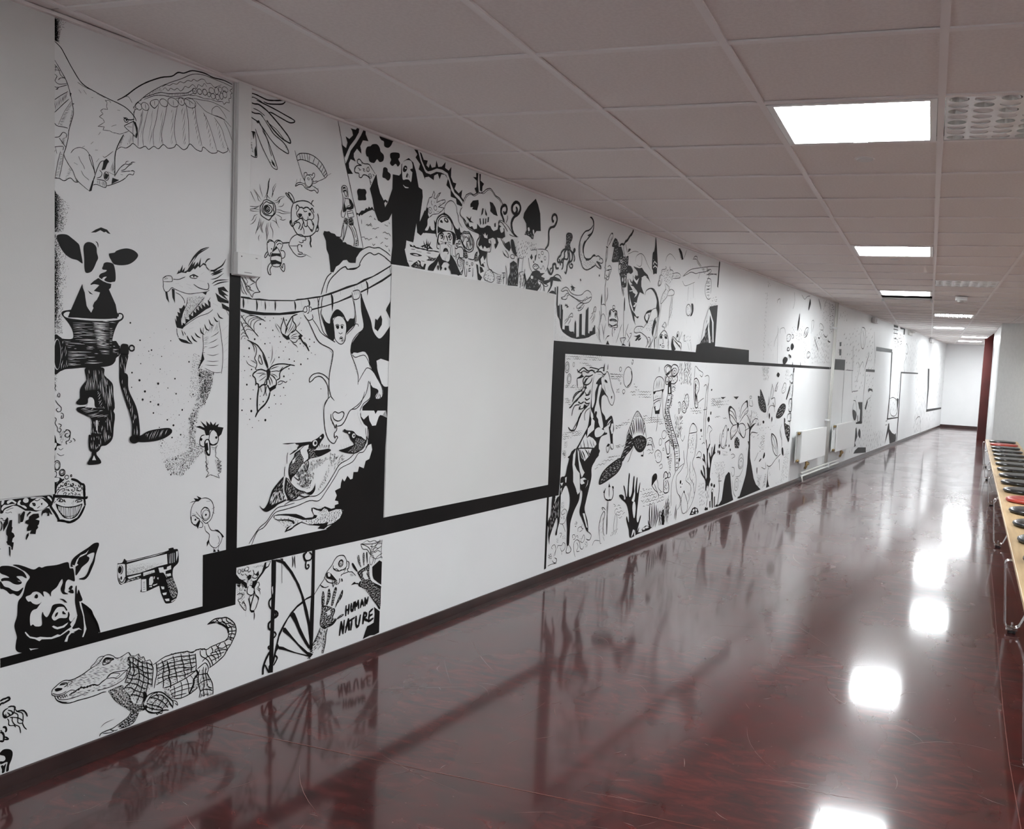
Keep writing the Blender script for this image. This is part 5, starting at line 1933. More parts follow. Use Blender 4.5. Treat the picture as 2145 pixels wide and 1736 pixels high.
p 162 1112 10 12 44 26 -2 51 24 -12 59 -28 11 32 20 6 -1 -109 -165 5
@fanged_fish|dark carp with open fanged mouth curling in the water
f -72 1005 7 -4 1 -12 -15 -16 -10 -13 -18 -15 -7 -8 74 3 16 -9 -23 -10 -30 -9 -29 -4 -33 -3 -7 -4 -29 -11 -24 -23 -20 -22 -14 -9 -6 -16 -11 23 -4 21 6 29 20 25 6 16 28 14 21 15 32 8 14 8 26 9 21 13
w -194 945 21 15 25 4 -3 -14 -7 -10 8 -17 0 -16 -25 -15 0 17 -15 22
j 19 -42 4.0 6 4 ; -155 951 37 -8 41 -14 -7 -16 -55 -7 -8 28
j 18 -42 3.5 5 4 ; -211 933 17 7 19 -31 -3 -19 -41 -37 -25 -3 -4 32
w -235 905 17 12 -3 -16 -13 -9
q0 -114 968 13 13
e0 -112 968 7 7
q0 -84 989 5 4
w -107 945 18 15 18 10 7 8 0 11 24 -46 0 -3 -74 -4
t25 -111 939 11 16 4 -14
t25 -89 941 0 19 8 -20
t25 -78 943 3 19 7 -20
t25 -66 942 5 14 4 -15
t25 -55 941 7 14 2 -14
t25 -40 937 7 20 1 -17
t25 -86 963 8 -12
t25 -78 968 7 -12
f -114 937 33 0 41 3 18 -8 -25 -11 -41 -9 -19 5
f -288 976 37 1 49 -2 61 1 0 -6 -32 -7 -35 -14 -14 -10 -27 -9 47 34 -35 5
w -264 972 41 2 14 -12 -3 -13 -24 -6 -11 22
t24 -212 973 -10 -13
t24 -202 970 -13 -18
t24 -253 931 31 11 21 9
s24 -260 939 -3 -18 1 -27
s24 -272 884 -3 -21 2 -21
s35 -175 890 22 9 6 -20 -12 -23 -15 26
h 23 64 3.5 ; -175 890 22 9 4 -22 -10 -18
s35 -219 853 13 7 8 -22 1 -17 -29 19
h 22 65 3.4 ; -219 853 13 6 6 -21 -8 -5
s35 -267 839 14 -9 14 -18 36 -28 35 -12 15 -7 22 3 18 15 5 16
f -267 839 10 -14 25 -24 36 -18 29 -14 32 -3 18 9 9 21 -1 -25 -22 -17 -36 10 -29 -5 -20 -11 -28 -5 -18 18 -11 28
j 20 53 4.0 15 9 ; -260 820 57 -39 57 -20 -43 0 -48 -13 -29 35
f -278 845 -2 -29 0 -32 18 -33 -16 -9 -27 -7 -20 -11 -36 -11 -23 13 -13 17 20 -15 22 21 15 37 13 19
j 36 71 4.0 30 8 ; -333 785 26 8 27 -6 17 -36 -42 -8 -37 -7 -7 17
j 17 65 4.3 16 11 ; -314 809 30 24 4 -40 -50 0
w -278 845 7 0 -3 -24 -2 -32 18 -36 -5 -6 -17 38 -2 32
s46 -262 748 46 0 20 11 29 -9 29 2
y 17 3.8 ; -199 862 29 3 44 -26 -6 -49 -43 -1 -23 35
y 17 3.8 ; -192 872 57 23 89 9 8 -11 -74 -33 -13 -65 -21 -14 -44 15 -43 32 29 -19
y 18 4.0 ; -24 920 99 -19 -19 -33 -77 -22 -37 -52 -36 -30 57 101
f 55 1019 12 -6 41 -6 21 -17 29 -9 34 0 -3 -29 -12 -23 -25 -13 -28 -8 -37 2 -41 10 -22 9 30 5 40 9 20 7 -21 22 -17 24 -29 12
w 158 981 31 6 1 -24 -15 7
j 20 -22 3.6 7 5 ; 125 976 59 -12 -11 -35 -45 -17 -50 6 40 26
q0 111 987 10 10
e0 113 987 5 5
q0 83 1001 6 4
t26 51 1000 -1 -23
t26 59 999 -1 -25
t26 68 996 -2 -23
t26 80 984 -3 -14
t26 42 932 -9 20
t26 58 934 -9 17
t26 70 933 -5 20
t26 82 938 -1 20
t26 94 940 1 20
t26 106 945 -1 14
@lizard|mottled gecko crawling along the black ground
p -324 694 20 2 41 -3 55 -8 29 -12 22 -12 40 -2 6 7 -14 21 0 12 14 0 23 -9 19 -1 15 9 23 -9 19 -8 31 2 24 -9 13 -7 4 -18 -15 -21 -27 -14 -47 -4 -22 -11 -38 8 15 9 -60 12 -44 17 -35 -11 -21 -11 -34 -5 13 19 31 7 -4 11 -28 9 -48 7 -16 8 -6 8
w -321 692 30 -2 42 -8 42 -14 36 -13 43 -5 30 3 7 10 -19 6 -8 15 0 12 19 -9 30 -10 15 12 19 -8 8 -12 43 6 32 -4 6 -16 -13 -21 -35 -15 -35 -5 -23 2 -23 6 -67 11 -36 16 -28 -5 -21 -11 -28 -7 21 16 20 5 -7 12 -28 10 -55 6 -17 7
k 35 -19 4.2 6 8 ; -164 651 59 -2 74 18 71 2 8 -24 -30 -25 -77 -3 -68 13
k 25 -16 4.5 7 10 ; -317 683 96 -13 57 -24 -49 -9 -42 -8
k 29 -41 4.1 4 5 ; -91 675 37 14 23 -8 -7 -19 -30 -4
p -120 631 68 -7 23 3 -7 -22 -23 -2 -15 13
@iron_gate|black fan-spoked iron gate with twining tendrils
p -331 518 23 -4 1 -88 -3 -118 -2 -138 -1 -114 -24 4 4 90 5 181
w -327 405 5 6 2 -26 -3 -9
w -348 110 13 25 3 -42 -7 -10
p -116 521 17 -3 2 -187 -1 -186 -3 -52 -17 1 -2 123 5 131
s55 -111 511 0 -66
p -311 516 20 -4 28 -13 42 -49 39 -62 27 -61 23 -64 17 -67 1 -89 -16 93 -28 95 -14 46 -31 61 -35 51 -37 39 -32 14
p -116 327 0 -8 -30 -4 -13 -10 -33 -12 -24 -17 -24 -20 -24 -32 -19 -30 -7 -27 8 -15 -15 -15 -11 -38 -15 -27 7 36 14 50 15 50 27 37 35 36 33 22 29 11 21 9
p -212 279 8 -6 13 -25 18 -41 27 -49 32 -51 -8 -8 -23 32 -31 48 -27 52 -21 31 -4 4
p -264 227 12 -3 13 -16 26 -32 34 -39 44 -41 27 -28 -14 1 -39 37 -35 39 -34 35 -37 32
p -286 156 24 -9 25 -17 42 -24 73 -34 5 -8 -61 29 -42 20 -33 17 -33 14
p -365 513 31 1 -11 -21 -16 -7 -11 -13 -22 -20 -14 -18 -12 2 -4 16 15 -6 8 10 22 21
w -357 512 19 0 -11 -16 -10 -1
s70 -327 365 -13 -13 2 -19 10 -15
s88 -314 309 16 -10 3 -14 -18 -8
s71 -311 302 8 -11 -8 -11
s88 -328 271 -12 -9 1 -19 12 -9
s71 -311 223 10 -15 -12 -11
s71 -334 172 -5 -7 6 -8
s106 -329 149 -23 -31 -11 -28 -1 -28
s71 -355 100 16 -30 6 -8
s71 -309 128 16 -17 -7 -14 -12 -13
s73 -113 508 -8 -25 -26 -2 -13 12 4 19 12 4
f -166 498 1 16 17 1 -8 -13 5 -13 8 -8 -8 -5
s73 -147 480 -4 -17 5 -16 13 3 -1 11 -8 0
s55 -121 486 6 12 -16 16
t49 -225 515 5 -24 -2 -25
t55 -211 514 -1 -18 6 -36
t33 -198 513 2 -8
s35 -278 496 3 -83
t54 -271 513 1 -41
p -291 515 16 -1 4 -12
@horned_plant|hanging root and deer-skull cluster below the thick black bar
p -502 495 16 -21 18 -12 17 -13 4 -19 -9 -1 -19 25 -7 -4 -20 7
p -450 473 11 7 11 -5 -3 -12 -11 -6
p -409 474 14 13 3 -19 -8 -2
p -423 444 14 9 8 -14 -11 -16 0 -15 -4 13 -11 5
s33 -499 489 6 -13 18 -11 18 -2
s27 -490 511 -4 -11 8 -8 7 11 -8 7
s27 -472 510 -2 -11 9 -2 0 12
s27 -458 511 -3 -12 14 -2 4 11 -11 4
s27 -447 500 4 -10 11 4
s27 -479 491 7 -7 7 1
h 19 34 4.7 ; -425 508 56 1 -3 -11 -42 1
s24 -461 487 15 -15 0 -24
s24 -421 495 4 -16 -11 -16
s34 -417 479 19 -13 -11 -7 -15 6
h 16 0 4.8 ; -457 472 11 -3 1 -27 -8 2
h 16 0 4.9 ; -435 464 13 -2 -1 -24 -15 3
s34 -475 457 4 -16 7 -1 -4 16
s34 -442 435 -7 -16 4 -13 15 -9 15 5 1 15 -9 15 -15 6
s27 -414 420 5 -22 17 -19 -2 -12 -12 -28 -11 -6
s51 -415 412 0 -16 -7 -19 -7 -23 -3 -15
t31 -415 395 -22 -3 4 -13
t31 -415 396 19 -16 2 -13
s51 -441 387 8 -26 3 -25 13 -3
p -434 340 24 -9 -3 -5 -13 1
t42 -414 329 3 -16 -2 -19
t26 -454 342 2 -25
k 22 -45 5.4 9 8 ; -498 447 34 -13 15 -21 -10 -28 5 -40 -23 32 -18 34
s27 -495 411 7 4 21 -7 -10 -13 -14 -3 11 -14
s27 -484 378 15 -21 15 -15 1 17 -13 21 -5 -10
s27 -405 440 11 1 5 -13 -8 -8 12 -9 -8 -4
t24 -404 418 15 -12 6 -17
p -500 453 22 -4 -7 -11
@one_eyed_creature|one-eyed hooded creature with open fanged mouth
s38 -98 327 16 18 20 20 20 18 8 20 12 13 24 20 12 17 21 15 31 -2 13 -9 12 -21
s38 9 432 3 -16 26 -14 21 -1 22 5 11 11 -3 19
o38 55 433 14 15
o31 55 434 9 10
d 54 433 3
s39 91 436 14 -9 -2 -25 -8 -2 9 -14 22 -5 24 -22
l34 11 419 9 -6 9 1 17 -14 13 4 18 -5 9 6
s35 86 403 -15 -21
s39 104 386 -26 -2 -18 -3 -2 -6
s38 61 365 7 -11 -5 -2 -2 12
f -32 390 2 15 10 3 15 -8 13 -12 22 -23 5 -7 -26 10 -30 12
v -22 404 13 -3 2 -13 -12 1
s38 -36 385 15 -19 26 -10 17 1
l38 5 369 2 -15 5 -17 8 18 11 -12 4 9 -20 11
s34 48 368 2 -16 -14 -10
s34 -64 363 11 -12 21 -7 16 2
s34 -60 359 15 -10
h 22 41 4.8 ; 109 375 18 3 9 -15 -22 -2
@reaching_hand|dark scaly hand reaching in from the right with spread fingers
f 318 169 -30 30 -41 46 -34 37 -24 15 -19 11 0 13 9 8 9 1 -25 34 -2 9 25 10 32 7 9 8 10 -8 1 -37 11 -32 20 -17 49 -27 1 -17
j 26 -50 5.3 9 6 ; 168 370 64 21 6 -41 11 -32 65 -57 4 -85 -71 73 -68 60 9 25
w 195 368 28 1 -4 -16 15 -26 -23 2 -15 16
s41 274 293 40 -29
f 158 443 7 7 7 -13 5 -23 6 -24 -12 15 -10 18
f 192 450 7 5 5 -17 -1 -36 -4 -5 -6 27
f 213 450 7 3 3 -21 1 -30 -5 11
f 123 417 6 4 15 -17 17 -26 -5 -2 -21 20
f 122 323 20 10 9 -7 14 -3 5 -7 -19 5 -22 1
j 19 90 3.7 5 3 ; 158 446 16 -2 7 -50 -15 15
j 19 90 3.7 5 3 ; 192 450 12 -2 -1 -46 -7 2
@xray_hand|skeletal flayed hand and forearm rising from the baseboard
f -53 267 23 -2 30 -13 13 -9 9 -2 5 -14 -12 -26 17 -7 5 -8 -21 -17 -34 -4 -17 -2 -25 22 1 34 5 24
j 37 -32 5.1 8 5 ; -53 267 53 -15 22 -18 -9 -32 19 -11 -50 -23 -40 17
w -25 236 21 4 5 -20 -17 -2
f -52 326 5 5 6 -10 4 -26 -3 -24 -11 -6 -5 31
j 24 77 4.2 6 5 ; -55 327 14 -6 3 -32 -8 -23
f -19 325 6 10 6 -9 4 -29 -16 -30 -9 4 6 24
j 24 77 4.2 6 5 ; -21 326 15 -3 -1 -38 -19 -15
f 19 327 8 7 7 -11 -6 -24 -15 -40 -11 -1 5 30
j 27 77 3.9 7 4 ; 17 324 16 -4 -12 -44 -16 -16
f 59 302 8 11 5 -10 -8 -24 -25 -23 -13 -15 8 22
j 25 52 4.1 6 6 ; 59 302 8 -2 -20 -36 -17 -19
f 37 188 12 11 26 5 3 -7 -15 -6
j 22 -23 3.6 6 4 ; 41 192 32 11 0 -6
s41 -60 173 -12 -22 -15 -21 -16 -21 -11 -24
s42 -18 162 -7 -26 -3 -34 -12 -44
k 45 19 4.7 14 6 ; -60 176 17 -8 -4 -27 -19 -23 -16 -27 -20 -16 -12 10 23 40
k 30 90 5.8 13 6 ; -71 135 20 4 2 -38 -24 -24
k 37 15 4.6 12 5 ; -39 161 17 -4 -7 -49 -11 -50 -10 3 4 52
p -139 95 25 -13 16 -11 -16 -11 -16 14
l37 -130 61 8 3 9 -9
@black_void|black shapes behind the reaching hand at the panel edge
p 256 379 47 22 18 -10 0 -108 -28 19 -25 19 -8 18
p 276 189 40 -30 0 -101 -32 -3 -29 5 -48 -4 14 29 13 24 19 1 24 5 5 39
@mural_lettering|hand-lettered words HUMAN NATURE above the baseboard
l117 94 234 -1 -42
l117 112 236 -3 -40
l98 93 215 17 0
l118 127 237 -2 -23 6 -11 7 1 4 35
l119 151 203 -1 37 10 -21 10 23 4 -36
l120 186 208 8 32 12 -30
l100 188 220 13 2
l120 216 209 -2 35 13 -29 7 28
l117 58 113 8 57 13 -55 6 56
l118 94 116 16 56 4 -50
l98 95 140 18 4
l118 112 171 6 -50
l118 108 159 40 10
l118 133 163 -5 -44
l139 159 171 0 -34 7 -16 11 5 10 44
l140 205 129 5 48
l121 210 177 17 -7 -2 -14 -19 -4 37 -22
l121 246 172 -3 -44
l122 246 172 21 9
l122 244 153 21 3
l122 243 128 28 8
@ghost_hooded_man|staring man with whiskers under a tall pale hood, near the top centre of the mural
p 547 2027 24 -15 15 -16 -11 -5 -2 -26 -18 -29 22 3 11 23 16 -19 17 6 5 16 -8 29 16 -12 9 -51 -102 -9 -16 -16 -29 10 1 45 19 11 18 30
v 572 1990 25 14 21 -6 -5 -19 14 -25 -12 -11 -18 6 -9 15 -11 -23 -14 -6 -9 3 16 23
s67 643 1916 -7 25 0 33 6 26 20 20 29 14 28 -1 31 -14 24 -28 15 -35
s50 652 1918 -5 -38 2 -14 16 -3
p 691 2041 6 1 19 -8 25 -9 26 -23 27 -21 19 -4 9 14 11 -23 19 -2 -18 -14 1 -21 -29 -2 -17 20 -21 41 -33 27 -28 10 -19 1
v 643 1927 -4 43 9 29 17 17 26 11 28 0 26 -14 23 -23 21 -36 10 -15 -11 -21 -12 36 -16 13 -58 -9 -45 -23 -4 -28
f 650 1936 -1 36 10 -6 24 -3 31 -5 -24 -5 -24 -10
s50 651 1972 0 19 11 16 18 12 27 5 28 -5 19 -16 8 -21 -5 -16
f 665 1993 7 10 12 -5 3 -7 -12 -2
f 696 2007 2 9 15 3 15 -7 3 -11 -13 -5 -16 4
v 703 2010 4 4 10 -3 3 -5 -7 -3
f 651 1917 9 20 30 16 55 8 34 -4 17 -15 -5 -27 -18 -17 -8 36 -69 8 -29 -15 -1 -44 -12 6
v 662 1926 13 13 27 11 43 6 16 -8 7 -14 1 -24 -8 -14 -2 -21 -5 -16 -18 -19 -31 -3 -21 10 -11 19 -1 22 -15 8
s67 667 1933 17 8 13 -6
p 721 1941 12 9 18 -1 10 -6 -22 1
s50 670 1922 6 8 12 2 6 -6 -8 -9 -13 0
f 679 1929 9 2 2 -8 -8 -2
s51 734 1926 3 9 12 4 10 -8 -6 -12 -12 0
f 737 1932 9 3 2 -9 -7 -3
s50 703 1932 -2 -11 -6 -12
s67 715 1934 10 -10 4 -14
p 705 1901 18 3 -5 -12 -10 -1
t28 705 1898 -18 1 -19 3
t28 705 1894 -21 -3 -12 -5
t29 723 1902 19 4 18 -3
t29 727 1897 18 -1 13 -8
t29 724 1893 16 -7 13 -10
f 697 1858 7 12 15 5 12 -4 5 -8 -17 1
s51 695 1854 21 6 22 -1 -5 -13
s34 761 1896 -5 -19 -2 -19 7 -11
s41 788 1915 -5 -27 3 -41
v 771 1890 17 6 6 -50 -21 1
s41 789 1896 6 -50 -19 0
p 672 1845 3 -12 16 -17 16 -3 9 -1 13 -2 15 3 10 35 13 -4 30 -24 28 -33 27 -29 -83 -4 -7 15 -20 16 12 13 -22 10 -28 -5 -17 -19 7 -8 -12 -16 -14 35 -6 12 -11 -20 -14 -18 -11 -16 -41 -1 2 15 28 20 37 26
v 678 1842 12 -4 17 -20 -16 0 -16 15
v 716 1817 11 17 24 14 -1 -25 -15 -13
s40 584 1756 14 20 31 20 26 25 17 15
s33 599 1765 14 14 -4 5 -11 -14 19 -16
s34 766 1756 11 24 10 -9 -12 -8
e0 720 1774 8 7
f 654 1779 9 6 6 -8 -5 -16
@landscape_vignette|small sketched plain with spiky crystals and a lone figure
w 421 1869 50 -2 7 25 15 22 32 -8 16 15 102 6 12 -57 16 -21 -28 -37 -61 -56 -131 3 -17 15 -4 28 -18 24 18 28
p 445 1856 12 -2 15 -6 2 9 20 -8 -17 -4 -27 0
l66 486 1846 39 0 40 0 18 -3 38 5 44 0
p 524 1856 26 11 -7 21 15 -20 6 3 5 29 6 -28 7 19 2 -19 18 19 -9 -23 27 -13 -32 -1 -11 -10 -12 11 -12 -4
w 542 1855 11 5 0 -10
w 564 1864 6 4 -3 -9
w 579 1860 8 7 -2 -11
l32 458 1835 28 2
h 25 74 5.0 ; 497 1835 34 -1 1 -7 -34 -1
f 448 1813 22 6 34 1 34 -5 -28 -7 -39 -1
v 471 1812 27 4 15 -4 -20 -2
l33 572 1833 29 1
f 567 1819 23 -2 35 -2 18 3 -14 -15 -26 -5 -32 0 14 7 -1 9
j 26 74 6.4 9 4 ; 584 1814 53 3 -11 -14 -35 -3
l26 442 1779 27 1
l26 534 1790 23 0
p 459 1758 22 17 19 9 11 7 17 -4 1 -10 6 -10 12 -4 10 17 12 0 -8 -28 -37 1 -48 0
v 503 1784 8 1 12 -9 -11 -1
j 22 60 5.4 12 6 ; 476 1755 21 23 26 -4 12 -16
@bathing_angel_ovals|oval medallion with a praying figure and small round bubbles
s52 840 1952 12 17 13 8 16 -1 23 3 17 -11 15 -13 15 -21 -2 -28 -12 -17 -23 -9 -24 1 -20 11 -14 17 -14 17 -7 14 5 12
s52 847 1948 12 19 23 1 29 3 18 -21 12 -22 -5 -24 -23 -14 -23 3 -21 12 -17 15 -7 14
h 27 81 4.5 ; 850 1954 19 10 4 -14 -18 -26
h 27 81 4.6 ; 898 1965 24 -4 16 -37 -9 -20 -13 -10 -16 44
s42 870 1942 9 10 14 -3 11 -14 -16 -8 18 -27 7 -8
s42 870 1942 -15 -25 15 -18 20 -5 -2 31
o52 808 1902 8 7
o52 826 1916 8 8
s52 790 1885 16 -2 12 9 29 4 10 -8 14 -4
s51 800 1928 6 -1 10 5
p 861 1883 16 6 13 -6 14 -31 -15 -8 -23 3
j 20 81 3.9 8 4 ; 864 1881 23 0 14 -29 -31 -4
s53 904 1846 42 0 13 7 9 25 17 14
p 960 1839 11 43 14 11 4 -50
j 21 81 4.7 8 4 ; 963 1842 11 40 11 8 3 -45
s52 874 1835 -5 -24 -8 -35 -9 -18
s42 866 1845 -32 -2 -7 9
s42 874 1835 -13 0 -30 8
o28 897 1822 7 7
o28 941 1824 8 7
e0 920 1812 5 3
s32 879 1805 1 -27 8 -22 10 6 -2 33
s32 949 1805 2 -31 -3 -15
s28 909 1797 20 4 -19 -12 20 -2 -23 -6
s42 831 1780 -15 -2 -10 -8 13 -3 -2 -9 16 -2 18 19 13 9
s41 803 1828 2 21 15 12 10 -5 -2 -15 -12 -13 4 -19 17 -13
k 30 0 3.8 10 5 ; 831 1837 36 -3 -5 -27 -21 -26 -5 23
k 27 73 6.3 6 4 ; 808 1846 16 2 3 -53 -17 13
@pumpkin_skull|grinning pumpkin skull with black eye holes under the ceiling
s42 842 2109 9 22 13 18 7 9 34 15 29 -3 35 19 22 0 28 12 22 16 37 12 31 -14 24 -14 32 -5 25 -17 9 -12
s42 840 2092 -13 -18 -2 -21 25 -16 30 -32 44 -14 66 -7
s28 853 2111 18 35 34 21 36 -2 42 23 37 4 36 24 30 4 40 -23 40 -10 16 -14
s34 695 2039 5 33 18 21 26 14 27 -5 21 -18 5 -23 11 -15 9 -30 29 -24
p 909 2104 -1 16 20 20 47 12 5 -19 -13 -35 -43 -2 7 12
p 1076 2161 29 -1 25 -18 26 -42 -39 2 -31 12 2 21
p 1014 2118 11 -2 -6 -26 -14 -13 3 19
p 1036 2120 20 -24 1 -13 -15 6
p 874 2053 32 -7 13 15 -5 -22 29 -8 -36 -1
p 846 2047 26 -15 8 -27 13 23 16 -23 21 8 15 -14 28 8 -1 25 30 -16 30 4 29 17 30 1 16 -15 16 -6 38 14 6 27 57 -13 11 -42 -31 -13 -48 -2 18 -24 -14 -24 -15 -15 -9 25 15 7 -9 20 -24 5 -38 -14 2 -17 23 -5 -20 -37 -23 -7 -52 1 -24 22 13 31 6 22 -67 15 -51 17 -30 24
p 992 2060 7 3 9 -25 -7 -10
p 1021 2065 7 3 6 -26 -11 -10
p 1043 2068 8 4 1 -27 -10 -6
p 1065 2080 11 2 -2 -25 -11 -6
p 1128 2057 11 6 2 -22 -12 -1
w 1026 1990 12 -7 6 14 13 -15 10 10 2 -21 -27 0
w 986 1930 15 -11 14 10 17 -19 13 19 20 -10 26 8 -6 -18 -38 -9 -45 7
s53 990 1984 8 -15 -20 -24 1 -29 31 -21 -13 -27 -6 -22
s36 1088 1965 17 -15 -5 -43 -30 -13 21 -74 95 -24
p 979 1924 31 -21 60 0 -6 -31 -21 -24 16 -6 -23 1 17 -23 -38 4 -17 27 6 26
w 1013 1857 21 20 17 -28 -29 -20
p 978 1828 15 -3 10 -41 31 -18 -14 -18 -22 2
p 1008 1819 22 -2 17 -19 -29 -12
@squid|black squid with white eyes and curling tentacles
p 1531 2259 28 -28 27 -46 15 -96 -47 -7 -26 -22 -6 -29 -36 -1 -70 4 16 16 16 21 -7 35 -34 26 8 28 40 43
v 1460 2086 13 4 8 -14 -11 -9 -9 8
v 1512 2080 13 4 5 -17 -11 -6
j 23 11 7.3 20 17 ; 1431 2059 106 7 -15 -40 -106 4
s169 1349 2020 -34 13 -19 28 -3 30 23 31 40 24 19 30 -15 24 -34 3 -31 -23 -2 -27 22 -14 24 13 2 18 -13 7
s147 1221 2080 -18 23 -17 23 6 27 30 16 18 -12 -3 -22 -19 -12 -9 12
s37 1246 2119 6 -17 -15 -24
s141 1658 1994 31 27 6 35 -4 42 17 26 47 17 26 38 -13 27 -29 -1 -17 -21 12 -22 8 11
s48 1332 2017 -58 5 -34 26 -42 24 -24 0 -6 -22 6 -38 30 -31 35 -30 42 -16
s37 1383 2020 -68 8 -52 32 -58 22 -32 -3 -10 -17
p 1212 1987 25 -19 40 19 19 -33 -15 -24 -43 25
p 1186 2014 39 14 7 19 -20 -60 -17 11
v 1180 2043 27 9 10 -21 -23 -12
v 1234 2021 31 13 20 -41 -24 -8
f 1293 1994 24 3 20 -33 20 -51 -52 29
s37 1216 1926 18 -20 41 -8 -10 21 -25 15
f 1225 1919 25 -15 26 -10 -34 9
o38 1316 1908 21 11
v 1365 2027 130 9 -3 -69 -14 -48 -103 -13
j 26 56 9.6 15 10 ; 1349 2020 17 2 8 -107 -26 6
k 45 55 14.8 21 10 ; 1292 2003 267 10 4 -37 -89 -7 -31 -54 -68 -13 -36 27
w 1329 2006 17 0 25 -51 -17 -2
w 1365 2027 30 -1 -9 -46 -13 -2
p 1294 1870 32 17 34 -10 22 -60 -4 -64 -100 -5 -2 35 22 34
j 22 81 11.6 18 18 ; 1278 1859 91 11 9 -113 -92 -4
s45 1250 1851 16 -47 -4 -54
p 1366 1905 17 2 -10 -82
s38 1375 1906 -3 -72
s39 1425 1917 -11 -79
s58 1375 1909 42 0
@playing_masks|clown and spotted face masks crowded above the blank panel
v 1475 1955 25 11 63 8 8 8 83 9 44 -16 2 -86 -35 -32 -55 -6 -36 -14 -73 20
s43 1475 1955 7 -40 17 -44 29 -25
s39 1500 1966 63 8 -5 -50
s44 1571 1982 83 9 44 -16 1 -67 -25 -41
p 1511 1949 15 -19 -12 -16 -19 12
p 1547 1942 18 11 -7 -33 -12 -11
p 1531 1916 15 -12 -13 -6
s59 1526 1879 25 17 37 -6 1 -13 -35 -12 -28 14
s40 1535 1877 26 10 19 -5
o36 1628 1968 13 9
o36 1594 1945 11 11
o36 1660 1942 11 11
e0 1625 1918 11 6
s36 1578 1899 30 -20 18 -3 17 21 21 -22
p 1528 1851 44 14 37 -5 21 -26 -4 -58 -35 -29 -125 -4 -4 41 42 36
j 23 80 14.3 14 19 ; 1479 1799 133 33 4 -56 -133 -27
v 1595 1811 28 -6 -7 -20 -20 8
v 1516 1826 23 -2 -8 -15 -18 3
p 1440 1740 13 48 -20 34 17 11 21 -44
s39 1405 1746 4 55 -19 26 42 13
s39 1448 1856 -6 -38 -12 -60
k 38 72 13.6 14 9 ; 1390 1827 68 7 -10 -93 -52 0
s143 1691 1893 21 -26 29 -7 18 26 -3 29 28 8 12 -23 30 4
s82 1748 1895 -19 -7 -7 -25
p 1592 1849 73 8 -44 -24 47 -5 -8 -15 56 11 18 16 47 10 61 -9 21 -12 -40 -4 -59 -1 -7 -30 -26 -32 -27 -17 34 42 -2 29 -46 -19 29 -7 -58 4 -39 20
s62 1762 1843 38 19 40 -1 21 -17
s48 1595 1807 58 -18 21 -37
s49 1623 1809 49 -28 37 8
s48 1618 1752 17 25
s49 1656 1751 7 24
s33 1069 1800 -20 -32 24 -15 54 -3 21 28 -34 36 -37 -9
k 32 25 10.6 15 13 ; 1048 1781 82 34 19 -58 -92 -5
h 33 72 14.1 ; 1163 1793 62 11 -4 -53 -55 -1
h 33 3 9.7 ; 1163 1793 62 11 -4 -53 -55 -1
l56 1233 1809 4 -57
l45 1217 1808 32 5 -2 -24 -20 -7
@octopus|small octopus with a dark mantle and curling arms
f 1900 2096 -1 16 15 14 21 4 28 -1 15 -16 -6 -22 -17 -19 -4 -19 10 -15 -21 -18 -22 0 -22 10 -5 20 12 15
j 24 70 7.5 11 11 ; 1904 2112 54 14 13 -25 -25 -30 -2 -37 -38 0 1 42
v 1892 2054 9 3 4 -10 -8 -4
s124 1907 2029 -32 -10 -25 -19 -9 -19 -25 -16 -9 -20 17 -8 9 12 -11 6
s125 1907 2023 -20 -18 2 -23 -9 -15 -21 -10 -4 -14 11 -1
s105 1924 2020 7 -20 2 -21 -15 -12 -33 -2 -9 -19 -2 -32 -15 -15
s104 1855 1949 -13 -12 4 -16
s126 1940 2023 8 -26 5 -29 -17 -20 -9 -17 -3 -24 -9 -23 -17 6
s106 1955 1955 -7 -16 18 -17 22 3 7 16 -20 6 -5 -11
s127 1956 2030 24 -18 8 -23 -9 -23 -27 -11
s127 1951 2027 28 -10 22 3 16 15 -9 7 -10 -12 6 -10
s106 1993 2019 16 -20 8 -17 -10 -18
@eel|shaded eel curving down with an open mouth
s87 2191 2263 18 3 25 -11 12 -20 0 -28 -15 -35 -44 -35 -39 -32 -20 -33 -2 -33 14 -28 31 -10 53 9 28 20 24 9 19 -6
s87 2238 2222 -22 -22 -34 -19 -40 -12 -33 -24 -26 -31 -14 -34 -2 -35 10 -37 27 -40 26 -27 48 -8 58 17 59 24
f 2191 2263 18 4 25 -9 13 -23 -1 -31 -15 -35 -44 -34 -17 -11 16 19 -18 5 51 24 21 34 -3 27 -14 20
f 2148 2110 -20 -38 -2 -36 -11 -1 -4 37 20 33
f 2127 2023 32 -21 41 2 46 23 24 10 19 -5 -30 -7 -40 -24 -47 -11 -12 4
f 2074 2089 -1 -44 11 -52 -14 25 -3 32
h 33 69 9.0 ; 2069 2088 28 9 0 -65 -13 -39
k 30 39 10.5 10 8 ; 2081 2019 35 5 56 -32 89 17 33 -30 -110 -43 -67 17
s67 2295 2030 36 10 33 -10 26 -5 8 -16 -18 -11 -38 1 -32 5
s67 2304 2000 33 -13 40 -24 -38 2 -38 12 -8 13
p 2311 2001 32 -13 41 -24 -9 19 -33 15
e0 2353 2022 6 5
p 2241 1959 53 20 1 -5 -53 -23
p 2097 1866 8 5 10 -11 -10 -7
p 2350 1921 13 4 1 -14 -12 -2
@reed_spear|tall thin cattail stems rising beside the city silhouette
s46 2450 2121 8 38 35 43 25 12 9 -22 -29 -38 -35 -34
p 2505 2206 12 9 8 -7 -16 -5
h 27 59 10.0 ; 2459 2157 53 45 3 -23 -47 -53
p 2431 2116 26 0 7 -7 -19 -3
l55 2445 2103 -7 -50 2 -45 -6 -38
l45 2458 2105 0 -60 -16 -31
s46 2447 1971 -9 -32 -3 -38
s46 2471 1986 32 12 28 -20 -32 -7 -44 -10
s46 2455 1961 45 2 -16 -37
s46 2451 1932 28 -12 30 21 16 31
